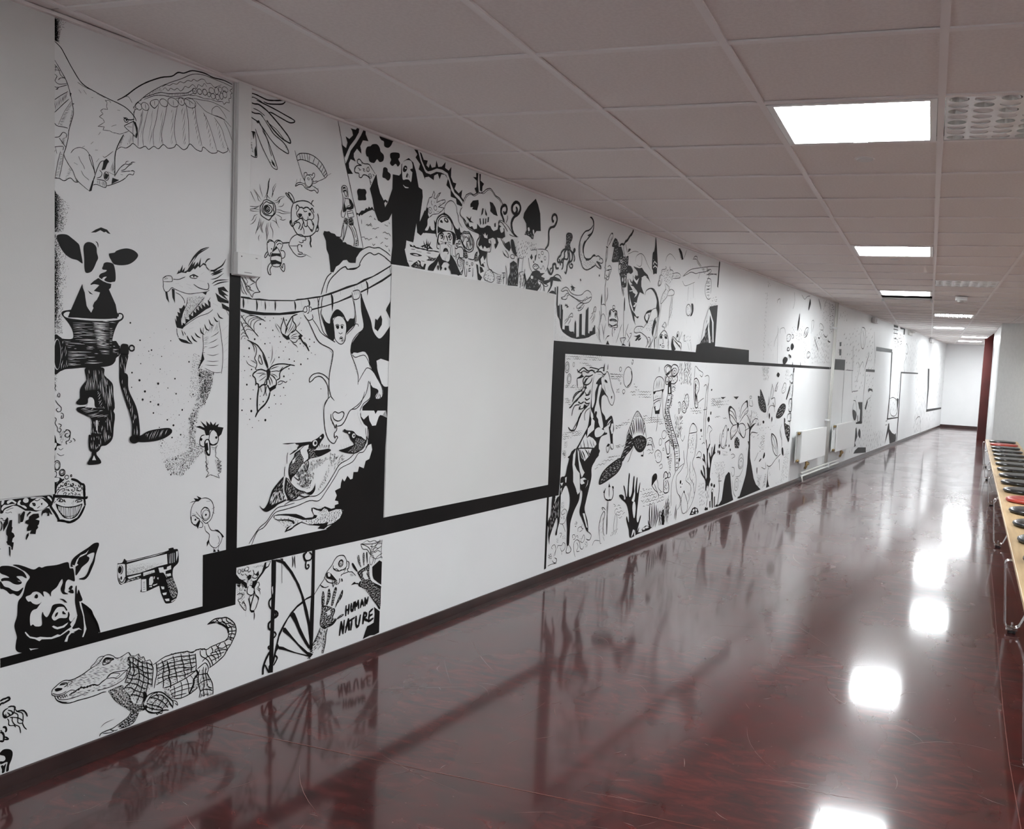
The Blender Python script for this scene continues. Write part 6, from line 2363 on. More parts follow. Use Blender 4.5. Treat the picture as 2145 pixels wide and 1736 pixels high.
s46 2440 1913 41 -13 23 28
k 36 51 14.6 14 10 ; 2426 1983 26 3 9 -79 -32 -4
l60 2463 1918 -9 -35 -7 -32 17 -118
s46 2480 1851 12 -46 -15 -47
f 2405 1798 3 4 7 -32 -3 -38 -9 -1 -4 32
s46 2415 1732 32 6 21 -10
s37 2403 1726 10 -54 -7 -56
s37 2474 1728 13 -57
s37 2382 1690 17 -37 -1 -57
s37 2413 1637 4 23 24 14 28 -16 16 -28
t39 2423 1609 23 -40 17 -37
t39 2452 1573 11 -35 7 -35
t39 2355 1585 35 -27 18 -49 29 -30
t39 2385 1606 10 -39 17 -37
t39 2486 1618 -15 -41 -3 -33
t40 2483 1498 27 25 48 14
t40 2498 1511 24 21 26 4
g 120 0.71 1.42 0.0 ; 2340 1549 44 3 32 -57 8 -17 -55 36
p 2502 1474 12 17 12 12 14 -14 15 -14
t41 2701 1571 -23 -43 -23 -38
t40 2675 1612 -16 -40
t41 2736 1627 -24 -34 -16 -34
t40 2636 1535 12 -45
t40 2603 1524 11 -35
@drowned_city|black flooded skyline curving like a bowl, with a whale above
p 1816 1794 13 1 2 -53 3 -60 16 1 7 14 6 -37 7 33 17 -4 5 -27 8 1 3 -117 28 -4 3 26 22 0 25 2 8 -30 20 -5 34 2 13 -13 -1 68 10 17 10 -21 9 -85 14 1 8 6 15 -5 -8 145 31 5 11 -132 35 -1 10 -8 -5 165 34 25 11 -165 16 -5 4 17 36 2 7 23 15 4 -1 11 16 1 9 -54 -55 -14 -35 -13 -59 -10 -94 -8 -80 5 -58 13 -51 17 -29 25 -15 44 -29 22 -20 69
w 1861 1681 6 6 6 -84 -6 7
p 1726 1752 30 12 26 0 8 -7 0 30 10 1 3 -30 7 -13 -84 1
s43 1863 1774 28 16 32 10 28 -5 24 -16 40 -13 57 -2 57 9 34 20 40 13 43 -8 18 -21
s43 1866 1774 21 -3 37 11 23 -3 12 -13 35 -13 57 -11 71 -8 34 9
s42 1959 1766 -27 -5 -20 -17 -40 -13 42 -7 26 9 10 17 15 9
s43 1965 1759 63 -11 59 -17 42 -7
s44 2264 1774 -7 -20 -28 -19 -47 -12 -47 -1
s44 2264 1771 -50 -15 -29 -11 -16 -10
s44 2184 1756 -50 -32 -39 -14 -27 -21 24 -4 44 20 34 19
s44 2171 1713 -21 -23 -34 -17 -26 -3 13 13 34 11
e0 2200 1762 8 3
p 1977 1808 22 8 -21 14 27 -14 23 -6 17 -3 -22 -5 13 -15 -12 -1 -9 12 -13 -12 -9 0 7 16
p 1920 1684 7 18 11 -9 5 8 12 -10 15 -7 -16 -6 -14 -1 5 8 -14 2
p 2032 1685 6 -4 -3 -10
s43 1974 1614 9 17 27 18 14 -7 -1 -16 -23 1 -16 -9
t36 1968 1617 -27 -13 -17 -14
t36 1979 1612 -31 -21 -21 -14
t36 2001 1619 -4 -19 -31 -24
t36 1973 1620 -9 -17 -11 -6
s45 2301 1687 10 20 15 4 8 -11 -8 -20 -18 -1
t38 2313 1693 -23 -24 -23 -7
t38 2303 1670 -34 -31 -17 -12
t38 2321 1674 -15 -32 -35 -25
t38 2328 1663 -15 -32 -34 -31
g 350 0.41 0.82 1.2 ; 1796 1666 21 1 10 -117 80 -44 101 -20 -98 -9 -97 -4
g 130 0.42 0.83 0 ; 1907 1506 169 -17 -111 -13 -147 -1
@frog|sad-faced frog with a ribbon among grass on the black bar
s70 2542 1707 -12 -13 0 -26 -8 -18 4 -35 9 -20
s71 2542 1707 27 2 21 -10 26 10 28 -6 7 -27 13 -23 -4 -30 -3 -27
f 2534 1695 9 3 9 -14 -6 -12 -12 2
o47 2542 1683 15 18
o47 2629 1684 15 20
f 2621 1692 10 4 7 -12 -6 -11 -10 4
s95 2537 1639 39 8 47 0 32 -10
s57 2544 1634 46 5 48 -3
s47 2533 1615 55 -11 65 18
s47 2527 1609 61 -11 -46 -3
s48 2595 1601 66 13 -4 -18 -61 -4
o47 2593 1729 17 13
f 2574 1718 34 3 -6 -8 -13 -3
s57 2589 1595 -3 -36 10 -29
s48 2616 1593 -2 -39
e0 2628 1581 7 5
l48 2754 1804 -3 -67 4 -90 11 -119
f 2752 1801 7 4 7 -42 2 -43 -9 6
l49 2836 1630 -36 -60 -9 -40
s49 2713 1526 92 6 -26 -24 -11 -25 -31 20 -24 23
h 33 37 12.6 ; 2721 1523 77 5 -31 -36
p 2740 1476 27 16 29 -8 22 -6
p 2862 1474 10 44 12 -43
t42 2807 1570 32 -20 31 -20
s45 2866 1564 29 4 -12 -25 -46 -39
t42 2890 1605 -40 -33
@butterfly_tower|large moth perched on a patterned branch near the ceiling
p 2560 2188 28 -4 29 -20 3 -26 41 6 40 -45 -4 -25 -55 -1 -10 -36 -92 -14 -15 7 15 48 14 48 -33 -1 5 18 17 25
j 27 50 10.1 18 11 ; 2538 2034 18 75 52 19 22 -68
j 27 50 10.1 14 14 ; 2533 2135 22 41 48 -2 3 -29
s141 2633 2146 33 16 34 2 31 34
s166 2842 2284 -25 -31 -33 -23 -32 -29 -40 -20
s57 2700 2164 -2 -36 24 -33 10 -22
s57 2727 2171 18 -31 17 -22
p 2774 2141 20 9 22 -3 -20 -15 -27 -13
f 2642 2073 40 11 56 1 41 12 4 -36 -3 -28 -8 -52 -3 -33 0 -63 -70 -6 -20 56 -24 24 -19 43 2 41
j 60 36 17.2 13 9 ; 2642 2070 131 20 4 -96 -124 -20
j 70 78 16.6 12 7 ; 2683 1962 76 9 3 -86 -63 -6
q0 2672 2047 18 10
e0 2672 2047 10 5
q0 2650 2006 14 15
q0 2653 1977 12 13
q0 2742 1933 17 24
e0 2742 1933 8 15
q0 2704 1932 11 18
e0 2704 1932 6 12
f 2788 2022 28 9 31 -14 17 -20 -35 -19 -37 11
f 2678 1941 83 9 2 -69 -30 6 -28 3 -16 14
q0 2743 1927 14 21
e0 2743 1927 6 13
q0 2704 1926 10 15
t51 2705 1890 4 -35 18 -35
s48 2700 1872 25 -28 8 -11 -5 -19
s48 2763 1881 -29 0 -3 -31
@winged_demon|dark bat-winged dragon with a coiling tail
p 2870 2037 36 -3 61 -1 48 9 40 -21 66 -19 58 -51 -41 22 -66 19 -48 -16 -9 -31 5 -35 56 -51 -76 8 -31 -43 -18 -52 -29 -53 39 -28 49 4 -22 -17 -63 16 17 -44 21 -22 -47 35 -28 39 -42 52 -31 57 -19 58 -8 68 34 8 38 -21 21 22 -15 29 37 -16 10 21 25 -8 10 22 -39 20
w 2794 1937 22 8 21 -23 31 -12 -41 -9 -25 18
w 2895 2025 45 -17 15 -29 -24 3 -21 22
w 2866 1975 64 -34 45 25 -30 -48 -51 20
w 3012 1970 47 20 51 1 -85 -25
w 2827 1901 60 -4 38 -16 -22 -13 -70 -11 -12 4 57 10
w 2888 1887 50 -10 27 -18 -22 -22 -34 -18 21 27 -50 10
w 2901 1788 60 0 -32 -33 -36 2 45 24
w 2823 1841 29 -47 56 -66 66 -36 -90 39 -41 42
s38 2811 2033 37 -11 15 -28 -70 -7 -25 16
f 2765 2028 46 3 44 -18 -3 -25 -47 0 -22 -12 -36 15
s29 2767 2106 102 33 72 4
t42 2902 2068 7 41 69 29 64 -12 70 -53 83 -47
t41 2915 2055 50 -9 35 14 6 51 -28 25
f 3226 2282 11 1 28 -87 27 -102 -10 -27 -1 -37 -33 -4 -25 -8 -17 30 -15 14 -1 103 23 19 14 43
j 30 13 17.4 35 35 ; 3202 2125 72 -1 9 -62 -73 2
w 3206 2095 23 23 48 -15 1 -8 -48 13 -23 -24
w 3209 2069 31 19 41 -11 1 -8 -41 9 -27 -18
@striped_raptor|lizard-like raptor with a long arched tail
s52 3090 1855 21 33 61 23 78 0 59 -37 35 -61 20 -47 -11 -65 -3 -27
f 3089 1857 22 28 74 22 55 -13 43 -28 32 -39 -6 -49 24 -30 13 -42 27 50 -14 47 -27 52 -52 38 -56 21 -52 -1 -56 -20
s51 3322 1779 -90 -22 -44 -61 -46 -45 -47 -34
f 3231 1759 -76 -13 -35 -23 -21 -33 56 -38 22 27 8 38 -40 7 63 15
v 3127 1718 31 7 15 -20 -21 -32 -35 18
s51 3095 1617 -26 9 -86 -5 -35 -17 -9 -21 37 -8 61 8 64 -12 67 -23 19 -41 -35 -28
s52 3331 1711 -37 -19 -34 -50 -6 -53 32 -36 -34 -44 -7 -43
s53 3332 1705 -2 -85 -19 -55 11 -80
p 3292 1703 31 -30 -33 -56 -19 -54 -17 31 18 60
p 2930 1552 49 3 60 13 14 -15 -70 -34 -24 -1 33 27
p 3006 1530 60 18 -10 -16 -36 -11
s52 3181 1554 39 -4 19 -41 -36 -28 26 6
k 35 35 20.8 21 21 ; 3189 1685 116 19 -40 -99 -154 -8
k 34 36 19.8 15 12 ; 2972 1611 111 6 4 -36 -99 -5
h 35 66 15.4 ; 3168 1548 65 3 -6 -53 -63 -13
s47 3325 1464 -23 69 49 34
s48 3363 1680 -16 -81 17 -123
@armoured_figure|thinly drawn armoured figure with an arm cannon standing tall
s42 3369 2029 8 38 54 11 26 14 -16 9
s43 3525 2111 10 -21 51 -5 12 -32 -31 -36
k 41 34 19.8 22 13 ; 3377 2067 208 23 10 -65 -52 -43 -112 0
k 46 65 16.4 12 7 ; 3444 2080 70 8 -8 -45 -42 -4
s43 3589 2063 86 15 60 -4 4 -28 -144 -21
h 37 65 20.1 ; 3596 2064 132 9 4 -28 -130 -19
s42 3397 2026 -42 1 -22 -34 -15 -39 22 -11 38 23 8 38
h 30 4 7.9 ; 3329 2024 40 5 -9 -33 -26 -8
o36 3343 1967 16 18
s42 3446 1972 20 -41 -50 -42 -33 -57 15 -15 65 38 38 25 23 40 54 21 60 -11 -11 -28 -113 -16
s42 3460 1974 58 -16 33 -30
k 36 47 21.0 17 14 ; 3461 1963 85 3 -44 -91 -104 -52 19 60
s38 3614 1895 -4 -72 -6 -56 -36 -52 -21 -56
s38 3584 1898 7 -43 -21 -57 -4 -72
k 37 65 22.7 12 14 ; 3584 1804 43 4 -3 -84 -71 -4
s37 3398 1817 -15 -87 -20 -50
s32 3436 2138 22 40 53 26 58 -6 62 -25
@tree_branch|knotted pale branch with a hanging cocoon and insects
p 3676 2266 29 7 49 -24 38 -51 -29 -9 -36 34
h 42 8 10.1 ; 3677 2261 92 -16 9 -55 -60 -1
t47 3856 2282 -32 -41 -17 -41
s51 3812 2071 57 28 74 31 93 22 128 21 116 19 154 24 179 18
s52 3797 2063 89 27 91 27 97 -1 64 13 98 17 84 15 83 27 38 -14 -82 -39 228 37
s51 4007 2230 29 21 48 3 22 -29 89 -37
s45 3992 2222 80 10 36 -25 72 -26
t47 3942 2182 15 -39
t47 3849 2126 35 -25
t48 3993 2168 11 -19
t49 4080 2178 11 -16
t46 3792 2097 13 -33
k 45 0 9.4 68 41 ; 4181 2175 220 25 22 -28 -151 -34
s51 4171 2132 -25 -49
s53 4325 2131 102 23 162 6
s59 4395 2133 -30 -34 -43 -52 -8 -55 42 -44 55 -14 51 16
s59 4347 2104 88 3 26 -47 -5 -73
h 52 7 21.3 ; 4316 2082 130 14 10 -109 -46 -47 -76 36
p 4623 2282 18 3 0 -207 -15 -1
s33 3795 2029 59 -33 107 21 108 29
s34 3932 1997 2 -114
s34 4038 2037 19 -121
t47 3932 1997 15 -44
t48 4049 2020 6 -40
t49 3994 1911 14 -40
t59 4090 1919 16 -52
t47 3872 1878 12 -22
o51 3962 1810 53 46
f 4017 1863 41 1 15 -46 -25 -43 -39 -11 25 45
k 39 32 25.1 24 19 ; 3924 1847 79 6 -3 -81 -65 7
t49 4093 1849 14 -35
t49 4100 1755 15 -40
t48 3925 1738 15 -40
@gnome_face|pointed-head face peering over the black bar beside a plant
s54 3405 1477 -21 54 20 49 38 24 40 15 44 -11 33 -31 21 -44 8 -55
f 3406 1569 32 13 17 -21 -33 -7
f 3496 1574 42 2 9 -17 -35 -1
s53 3398 1574 33 13 43 -9
s54 3488 1579 27 9 44 -11
s43 3462 1561 20 -37 -28 -7
s43 3450 1501 49 1 -6 -11 -35 -1 -8 11
e0 3424 1506 11 6
h 37 65 19.8 ; 3550 1543 28 1 10 -66 -22 -1
s43 3489 1623 -10 21 -43 3 26 18 25 18 31 -21 -11 -22
s56 3661 1475 -22 49 21 57 94 -29 94 -19 -6 -58
f 3661 1475 -15 55 22 46 15 -50 51 -43
t77 3709 1550 80 -31 66 -32
t67 3662 1570 95 -41 79 -20
s45 3724 1550 34 75 34 -26 -6 -57
e0 3760 1592 12 14
s39 3849 1630 -50 -77
s40 3886 1592 29 13 -9 -47 47 2
k 39 32 25.4 24 19 ; 3947 1600 110 11 11 -64 -129 1
s41 4051 1552 27 -69
s40 3988 1544 41 -57
@shaded_tent|grey shaded cave mouth with dripping folds at the panel corner
p 4457 1876 197 28 -10 -365 -459 -5 33 7 49 8 31 25 78 53 16 110 36 101
w 4434 1856 28 -10 108 -98 30 -173 -27 -1 -39 172 -65 58 0 -99 60 -139 -45 -2 -47 115 8 62 -60 -65 -68 -10 48 21 42 64 -19 11
j 47 79 31.4 37 16 ; 4319 1654 118 25 163 -104 -230 -16 -119 -11
s48 4439 1875 -57 -77 -42 -64 -22 -74 -23 -67 -11 -43
t61 4221 1625 30 -77
t61 4285 1652 -1 -102
t51 4203 1582 14 -35
t81 4241 1608 26 -59
k 47 11 18.9 32 26 ; 4497 1953 134 24 0 -50 -147 1
k 41 0 11.0 18 29 ; 4435 1899 178 21 6 -31 -180 -14
@rearing_horse|black and white horse rearing up with a flowing mane
f 2394 1274 53 -2 36 -8 -24 -20 13 -44 4 -37 48 -21 -43 -20 -3 -53 14 -45 49 -34 21 -26 71 27 31 -22 27 -73 -14 -37 7 -68 -28 2 -27 73 -26 63 26 16 -53 -23 -44 -18 59 -36 -89 -16 -31 -48 -25 -95 -380 29 30 27 53 28 60 51 53 52 38 38 18 79 8 80 8 95 18 72
v 2360 1268 60 4 54 -8 -51 -20 -40 -32 27 -8 -30 -48 -2 -64 -30 -40 -15 64 7 88
v 2429 1188 34 16 -4 -41 -20 -64 35 -74 47 -100 -35 -15 -60 67 -38 26 -5 40 22 48
w 2346 988 46 -25 -3 -57 -66 -25 -32 -22 11 59 40 22
v 2407 905 51 14 56 -19 38 -10 -51 -30 -71 -7 -28 20
w 2322 1053 20 -25 19 -16 11 -25 -25 -11 -15 21
f 2394 1027 27 -5 -6 -28 29 -25 -4 -41 -17 -11 -22 41 -21 37
w 2550 911 35 11 44 23 -7 -25 -26 -11 -6 -33 -37 2
w 2575 926 61 36 9 8 -45 -15
w 2649 936 28 -1 -1 -68 -19 -3 -23 35
w 2292 855 33 10 53 -15 47 -27 10 -17 -57 -37 -56 -44 -25 -4 -59 4 -51 18 -21 41 75 74 31 26
t82 2242 850 22 -49 30 -46
t68 2292 851 22 -49 13 -45
t81 2203 829 29 -50 31 -53
t55 2335 845 21 -34 29 -26
t55 2379 838 12 -29 19 -17
t94 2177 799 15 -33 13 -38
t67 2150 785 13 -54 8 -1
w 2145 793 12 3 -26 -63 -25 2
s48 2476 1252 42 25 16 16 29 -12 34 -53 33 -50 38 -42 5 -37 -20 -33 -28 0 -31 22 -32 37 -38 13
p 2474 1187 38 -24 51 -42 -39 17 -46 9
f 2513 1240 28 -8 11 -16 -37 8
p 2618 1125 18 3 -2 -20 -10 0
t40 2498 1212 22 -37 21 -25
t41 2553 1203 24 -41
t41 2594 1170 31 -25
p 2484 1297 1 28 16 27 -3 -59
p 2542 1302 2 28 7 17 0 -37
s71 2400 1300 42 16 44 1 -6 -24
s71 2392 1288 52 4 47 -19 26 8
s69 2367 1284 50 20 -45 7 -78 7 -7 -8
s91 2367 1280 -45 19 -59 -5 -52 19 -32 -4 -31 -16 -24 -8
s68 2114 1304 18 -15 33 -8 40 13 59 -12 32 17 61 -4
s92 2333 1271 -49 -12 -51 0 -30 -24 10 -23 43 -8 49 16 22 31
s67 2173 1289 10 -23 -31 -12 -31 -11 2 -23 7 -29
s68 2120 1246 48 5 40 8
p 2136 1250 46 24 18 -15 -31 -12
p 2212 1220 23 23 49 12 -32 -20 -22 -23
s90 2204 1220 11 -24 -23 -23 -47 -19 -45 -23 -29 -34
s113 2248 1196 -14 -23 -23 -24 -62 -30 -46 -22 -45 -30 -23 -7
s68 2201 1165 -56 -3 -47 -19 -21 -23
p 2210 1165 17 -8 -47 -23 -45 -34 -31 -11 45 34
s92 2246 1137 33 4 31 31
s69 2235 1157 28 -20 33 4 23 23
s91 2225 1095 -40 -11 -34 12
s92 2239 1118 27 -12 41 11
s92 2234 1094 34 -12 42 3
s69 2261 1074 -32 -19 -65 -6 22 23
s68 2170 1076 -57 -2 -29 -27 -12 -38
s91 2303 1077 -41 -19 -47 -26 -30 -30 -21 -31 -21 -34 -30 -22 -48 3 -29 20
s68 2191 1025 -43 -57 -37 -33 -22 -22
p 2191 1025 17 0 -22 -31 -23 -19 -20 -42 -9 8 27 54
s56 2314 1053 -49 -18 -22 -31 11 -32
p 2235 1079 35 -13 -32 -19 -17 12
p 2171 1061 15 11 -6 -23 -23 -7
p 2216 1188 32 12 10 -20 -25 -3
s49 2609 796 -26 -24 23 -35 25 24 6 29
p 2592 780 16 20 29 -6 -17 -16
v 2646 798 38 -7 4 -30 -29 2
s60 2646 798 38 -3 9 -34 -24 -3 -21 18
f 2130 795 343 -23 -35 -66 -56 -53 2 -67 -28 -74 -33 -78 -14 -56 48 -79 18 -75 -32 15 -47 69 -56 60 22 78 5 51 -31 13 -14 -59 -53 -55 -33 -47 -16 -40 -2 -69 -4 -65 -29 9 -4 94 -12 80 30 70 -7 75 -53 65 -59 -52 -16 -26 -1 64 7 71 54 9 30 75
w 2115 759 34 34 -4 -55 -5 -46 32 -35 42 -27 17 -124 -32 -15 -24 40 -43 51 -6 61 -15 52
j 45 70 11.6 30 15 ; 2124 666 48 -9 44 -46 10 -104 -38 -5 -47 79
w 2169 792 21 -20 15 -57 46 -60 32 -27 -37 -29 -34 50 -27 77
w 2228 591 48 5 63 -25 -7 -28 -38 -25 -38 -15 -21 12 16 36 -21 12
f 2251 551 39 6 -22 21 61 -1 -7 -33 -28 -26 -28 -11 -26 12
w 2188 791 181 -12 -36 -45 -58 -29 -41 22 -24 34
t113 2228 779 33 -31 23 -35
t113 2267 785 43 -31 24 -30
t112 2198 790 34 -44 33 -36
t98 2318 777 13 -24 22 -16
w 2021 620 22 3 -5 -36 -10 1
w 1964 590 37 1 -17 -21
w 1968 553 17 7 -6 -35
s47 2095 183 -14 -49 38 -12 28 15 -33 38
s49 2365 226 55 -33 -18 -32 -52 14
h 33 53 13.8 ; 2296 308 41 -6 38 -78 -20 3
p 2240 368 70 0 47 -69 19 -80 -21 8
w 2281 358 30 -4 51 -104 -15 3
f 1873 519 36 -4 -5 -44 41 40 8 -46 3 -82 20 -12 -6 -36 -15 -34 -6 -35 -18 7 21 56 -13 47 -32 -41 -23 -32 -23 -42 0 -44 -19 65 5 40 -20 25 15 33 23 33
j 48 100 14.3 28 18 ; 1850 388 42 120 53 -6 14 -147 -34 -22 -57 -55
p 1954 510 22 2 4 -142 -14 2
@flower_scrolls|delicate scrolls and flowers around the horse's hooves
k 44 71 9.2 7 5 ; 1985 461 36 9 13 -43 -46 1
k 44 41 8.3 10 5 ; 1974 778 54 10 -6 -41 -27 -2
s32 2000 404 35 14 30 -18 3 -37 -33 -37 -56 8 7 26
s32 2007 330 30 -27 22 -36
s32 1990 405 21 -21 36 9
d 2003 365 4 2031 368 4 2036 356 4
s32 1903 182 -10 16 35 8 20 -31 -15 -29 -8 -13
s32 1966 176 8 17 46 -7 17 15 29 -14 -6 -31 -36 -8 -21 27
s32 2024 148 2 -23
k 40 54 8.7 9 5 ; 1951 247 18 -3 3 -32 -18 3
k 41 54 9.0 9 5 ; 2023 250 37 -1 3 -29 -37 6
s32 1997 240 16 25 -28 4
k 53 71 7.9 9 4 ; 1853 160 44 -4 3 -36 -45 8
s37 1910 109 19 -17 28 -5 7 21 -29 14
s32 1855 83 48 4 63 -7
s32 1943 135 5 40
s34 2210 78 -23 42 -6 53 38 18 41 -21 14 -41 32 -15 18 17
s34 2221 172 22 -28 -17 -31 40 -6
s34 2288 184 28 25 13 -31 -28 -20 -31 15
k 43 70 10.3 7 5 ; 2331 158 51 7 -6 -48 -30 0
s33 2233 241 -2 24 39 4 22 -23 -39 -8
s33 2168 208 -11 21 29 0 12 -25 -29 -5
s33 2207 212 19 6 12 -21
s34 2288 285 -7 -23 26 -13
y 28 7.7 ; 2178 306 38 13 12 -30 -38 -9
k 33 40 9.1 8 7 ; 2248 196 50 -8 -8 -23 -30 10
@waves|fine wavy water lines drawn behind the sea creatures
Y 26 13.1 4.6 ; 1958 1391 502 6 3 -32 -224 -1 -271 -2
Y 26 13.3 4.7 ; 2126 1350 149 -5 106 -37 -137 13
Y 26 13.0 4.6 ; 1959 1212 248 -16 -14 -27 -224 17
Y 25 12.9 4.6 ; 1966 1137 88 -24 4 -38 -87 17
Y 26 13.2 4.7 ; 1957 911 278 2 -12 -38 -261 -13
Y 28 14.1 5.0 ; 2562 1294 193 -15 6 -51 -185 17
Y 29 14.6 5.1 ; 2707 929 90 1 4 -35 -91 5
Y 29 14.7 5.2 ; 2724 780 90 7 3 -30 -81 5
Y 29 14.6 5.1 ; 2590 717 170 1 64 -22 -214 1
o35 1984 1313 28 34
o31 1986 1313 17 22
o35 2018 1242 26 31
o26 2018 1242 17 20
o27 2068 1332 11 14
k 30 40 8.3 9 7 ; 1963 1332 39 0 3 -33 -39 -1
k 35 70 9.5 6 4 ; 2090 1387 32 1 2 -19 -32 -1
k 38 37 12.1 12 7 ; 2697 1174 48 4 3 -30 -48 1
k 35 40 8.4 9 6 ; 1994 849 38 5 -4 -42 -31 -1
k 57 70 7.7 7 3 ; 1976 793 38 1 -4 -38 -31 6
Y 28 18.2 6.1 ; 2566 1292 237 -16 -9 -43 -196 17
Y 30 19.1 6.4 ; 2953 1246 130 -70 2 -19 -92 7
Y 30 18.1 6.5 ; 2845 1165 463 -4 8 -59 -317 11
Y 29 17.6 6.3 ; 2705 915 253 46 5 -38 -241 -33
Y 31 18.9 6.8 ; 3155 980 421 -41 7 -48 -372 22
@popsicle_jellyfish|striped jellyfish shaped like an ice lolly
s54 3334 1151 2 43 20 40 46 27 68 2 55 -22 22 -34 -3 -41
h 42 85 27.3 ; 3341 1161 23 73 63 27 70 -6 40 -41 -1 -54
s65 3334 1148 74 6 51 3 76 10
p 3334 1148 58 3 -23 -17 -24 -6
p 3493 1160 50 10 -21 -31
l54 3342 1128 11 -60 33 -55 13 -34
l55 3512 1146 -14 -81 -19 -54 -4 -34
p 3366 1034 33 6 0 -61 76 -2 11 47 -40 -19 -59 2
w 3391 1033 83 19 -3 -41 -67 -8
s54 3352 1081 65 12 76 6
s54 3355 1054 48 19 83 12
k 42 56 29.7 24 16 ; 3354 1121 150 19 -15 -75 -115 -25
s43 3349 1041 -18 -53 -4 -66
s44 3522 1139 16 -116 29 -83
s44 3441 978 9 -61 -16 -74
@full_moon|hand-drawn oval moon with small bubbles
o45 2875 1257 73 73
s101 2923 1302 21 -44 -25 -44 -48 -24
o37 2746 1312 17 15
s50 2928 1380 23 -2 -5 -19 -14 -10 -9 19
o37 2817 1156 20 14
s75 2819 1146 -2 -12
k 38 37 15.0 12 9 ; 2703 1172 40 12 -3 -37 -41 1
o30 2762 1213 7 6
t46 3420 1342 7 -20 -4 -27
@sail_backed_dinosaur|dimetrodon with a striped sail and leafy tail swimming down
s52 2902 812 11 37 38 49 51 68 56 43 48 -14 52 -41 55 -54 23 -54 23 -54
k 51 102 12.4 12 3 ; 3017 972 41 37 64 -21 44 -34 -57 15 -61 -4
k 50 49 11.4 14 5 ; 2914 837 24 49 65 74 31 -1 -66 -74 -37 -62
k 52 113 12.7 11 4 ; 3166 954 24 -1 54 -108 -24 2
t110 3005 947 22 -59 21 -46
t132 3048 965 16 -65 14 -53
t133 3087 963 11 -65 4 -52
t133 3127 955 -1 -58 -1 -52
t134 3159 948 -5 -59 -5 -45
t135 3193 927 -12 -52 -8 -39
t131 2977 929 29 -53 20 -39
t131 2950 905 28 -46 27 -34
t109 2931 880 27 -39 18 -27
t113 3215 880 -11 -33 -13 -25
f 3007 787 38 33 107 8 92 -28 17 -47 -50 -43 -65 -9 -67 23
j 41 49 20.9 30 14 ; 3038 794 114 30 82 -32 6 -47 -75 -22 -88 15
p 3056 739 90 -38 86 17 -65 -5
f 2937 853 66 -30 36 -38 -26 -43 -98 -47 -56 -39 -42 20 52 66 33 60
j 50 14 18.0 74 55 ; 2938 844 100 -50 -123 -99 -77 -29 30 85
t151 2883 794 107 -33
t151 2867 760 84 -23
t151 2851 726 63 -22
t150 2826 684 52 -21
f 2815 685 36 -46 -63 -56 -113 -33 -110 -23 -64 -1 5 41 50 46 108 41
j 34 12 11.3 32 18 ; 2797 678 44 -38 -73 -55 -131 -31 -109 -23 -4 34 50 46
s55 3245 791 67 10 46 -7 29 -39 33 -40
s55 3263 744 78 4 38 -21 4 -28
k 42 8 11.8 44 26 ; 3245 791 114 -2 29 -44 -137 0
s52 3033 749 -37 -42 -26 -42 -28 -20
s54 3211 710 4 -27 -32 -12
p 3171 681 44 -3 -2 -14 -36 5
@trident|slim trident standing among sketched animals
t59 2659 526 7 -60 6 -52
s75 2607 489 -18 -40 26 -37 39 -13
s76 2710 495 26 -54 -24 -41 -48 -3
p 2648 493 12 25 22 -28
p 2572 463 17 15 12 -22
p 2702 488 28 5 8 -22
s101 2625 411 29 -12 38 4
l61 2644 391 3 -94 11 -136
l61 2659 389 0 -94 3 -134
s50 2550 165 -16 62 20 65 42 37 21 -20 -14 -41 -1 -77 23 -37
s50 2586 339 -21 19 29 -3 30 -21
s35 2550 165 15 -53 18 -3
s35 2607 148 22 -29
k 34 69 22.3 27 18 ; 2537 277 71 33 -4 -136 -56 9
s36 2781 138 -17 55 12 69 17 24 23 -30 -1 -70 -14 -51
k 40 38 21.5 25 15 ; 2710 158 145 22 -5 -44 -127 -6
s30 2553 131 -74 12 -33 -28
s36 2773 288 -3 27
@black_hand_tree|black hand-shaped coral tree rising from the baseboard
f 2828 413 39 4 43 -18 7 -23 26 6 -46 90 21 -7 45 -76 11 159 21 -3 -6 -88 16 -73 39 22 17 116 18 -3 2 -71 16 -38 20 98 15 -2 1 -73 13 -38 31 70 9 -5 -17 -104 -14 -146 27 -41 38 46 12 -11 -36 -65 -17 -34 30 23 -8 -27 -30 -23 -117 -5 -29 64 -52 80 7 26 38 -51 -8 65 -51 78 -87 46
v 3051 351 18 25 30 52 4 -65 -19 -25
v 3070 285 5 45 31 5 21 -48 -7 -63 -20 -7
v 3078 83 22 43 23 -13 -38 -35
v 3128 75 1 46 20 -40
@honeycomb_coral|low sea plants and honeycomb coral along the baseboard
p 3171 78 31 14 45 -2 20 20 66 14 71 -15 49 -17 -45 -12 -160 0
v 3214 90 31 14 25 -18
v 3267 105 45 8 2 -19
v 3323 111 34 5 36 -15 -57 -1
t165 3430 86 -38 110 -1 96
t166 3454 82 -14 108 -12 88
t167 3477 89 11 95 -18 98
t167 3500 95 23 94 -10 73
t149 3429 96 -39 34 -16 31
t151 3514 83 38 73 1 77
t136 3622 87 -36 83 14 38
p 3611 167 36 5 -4 30 36 5 -5 -48 27 -14 -3 -69 -51 7 6 49
t103 3734 91 -3 110 -22 62
t104 3760 87 11 99 -28 102
k 57 78 25.3 51 21 ; 3561 174 212 31 19 -133 -218 12
Y 33 25.0 9.6 ; 3181 428 254 -27 211 -131 -423 5
Y 30 23.4 9.0 ; 2734 372 122 -33 89 -65 24 -21 -161 -13
Y 29 22.2 8.5 ; 2407 659 213 49 193 -5 2 -18 -191 -19 -197 -34
Y 30 22.7 8.7 ; 2726 778 158 7 3 -26 -159 1
Y 32 24.6 9.4 ; 3255 717 162 -11 8 -57 -120 27
@medusa|small black-capped jellyfish and bubbles
f 3403 461 7 37 45 17 37 -10 9 -34 -49 -24 -44 -24
s57 3408 427 52 -38 77 -38 17 -40
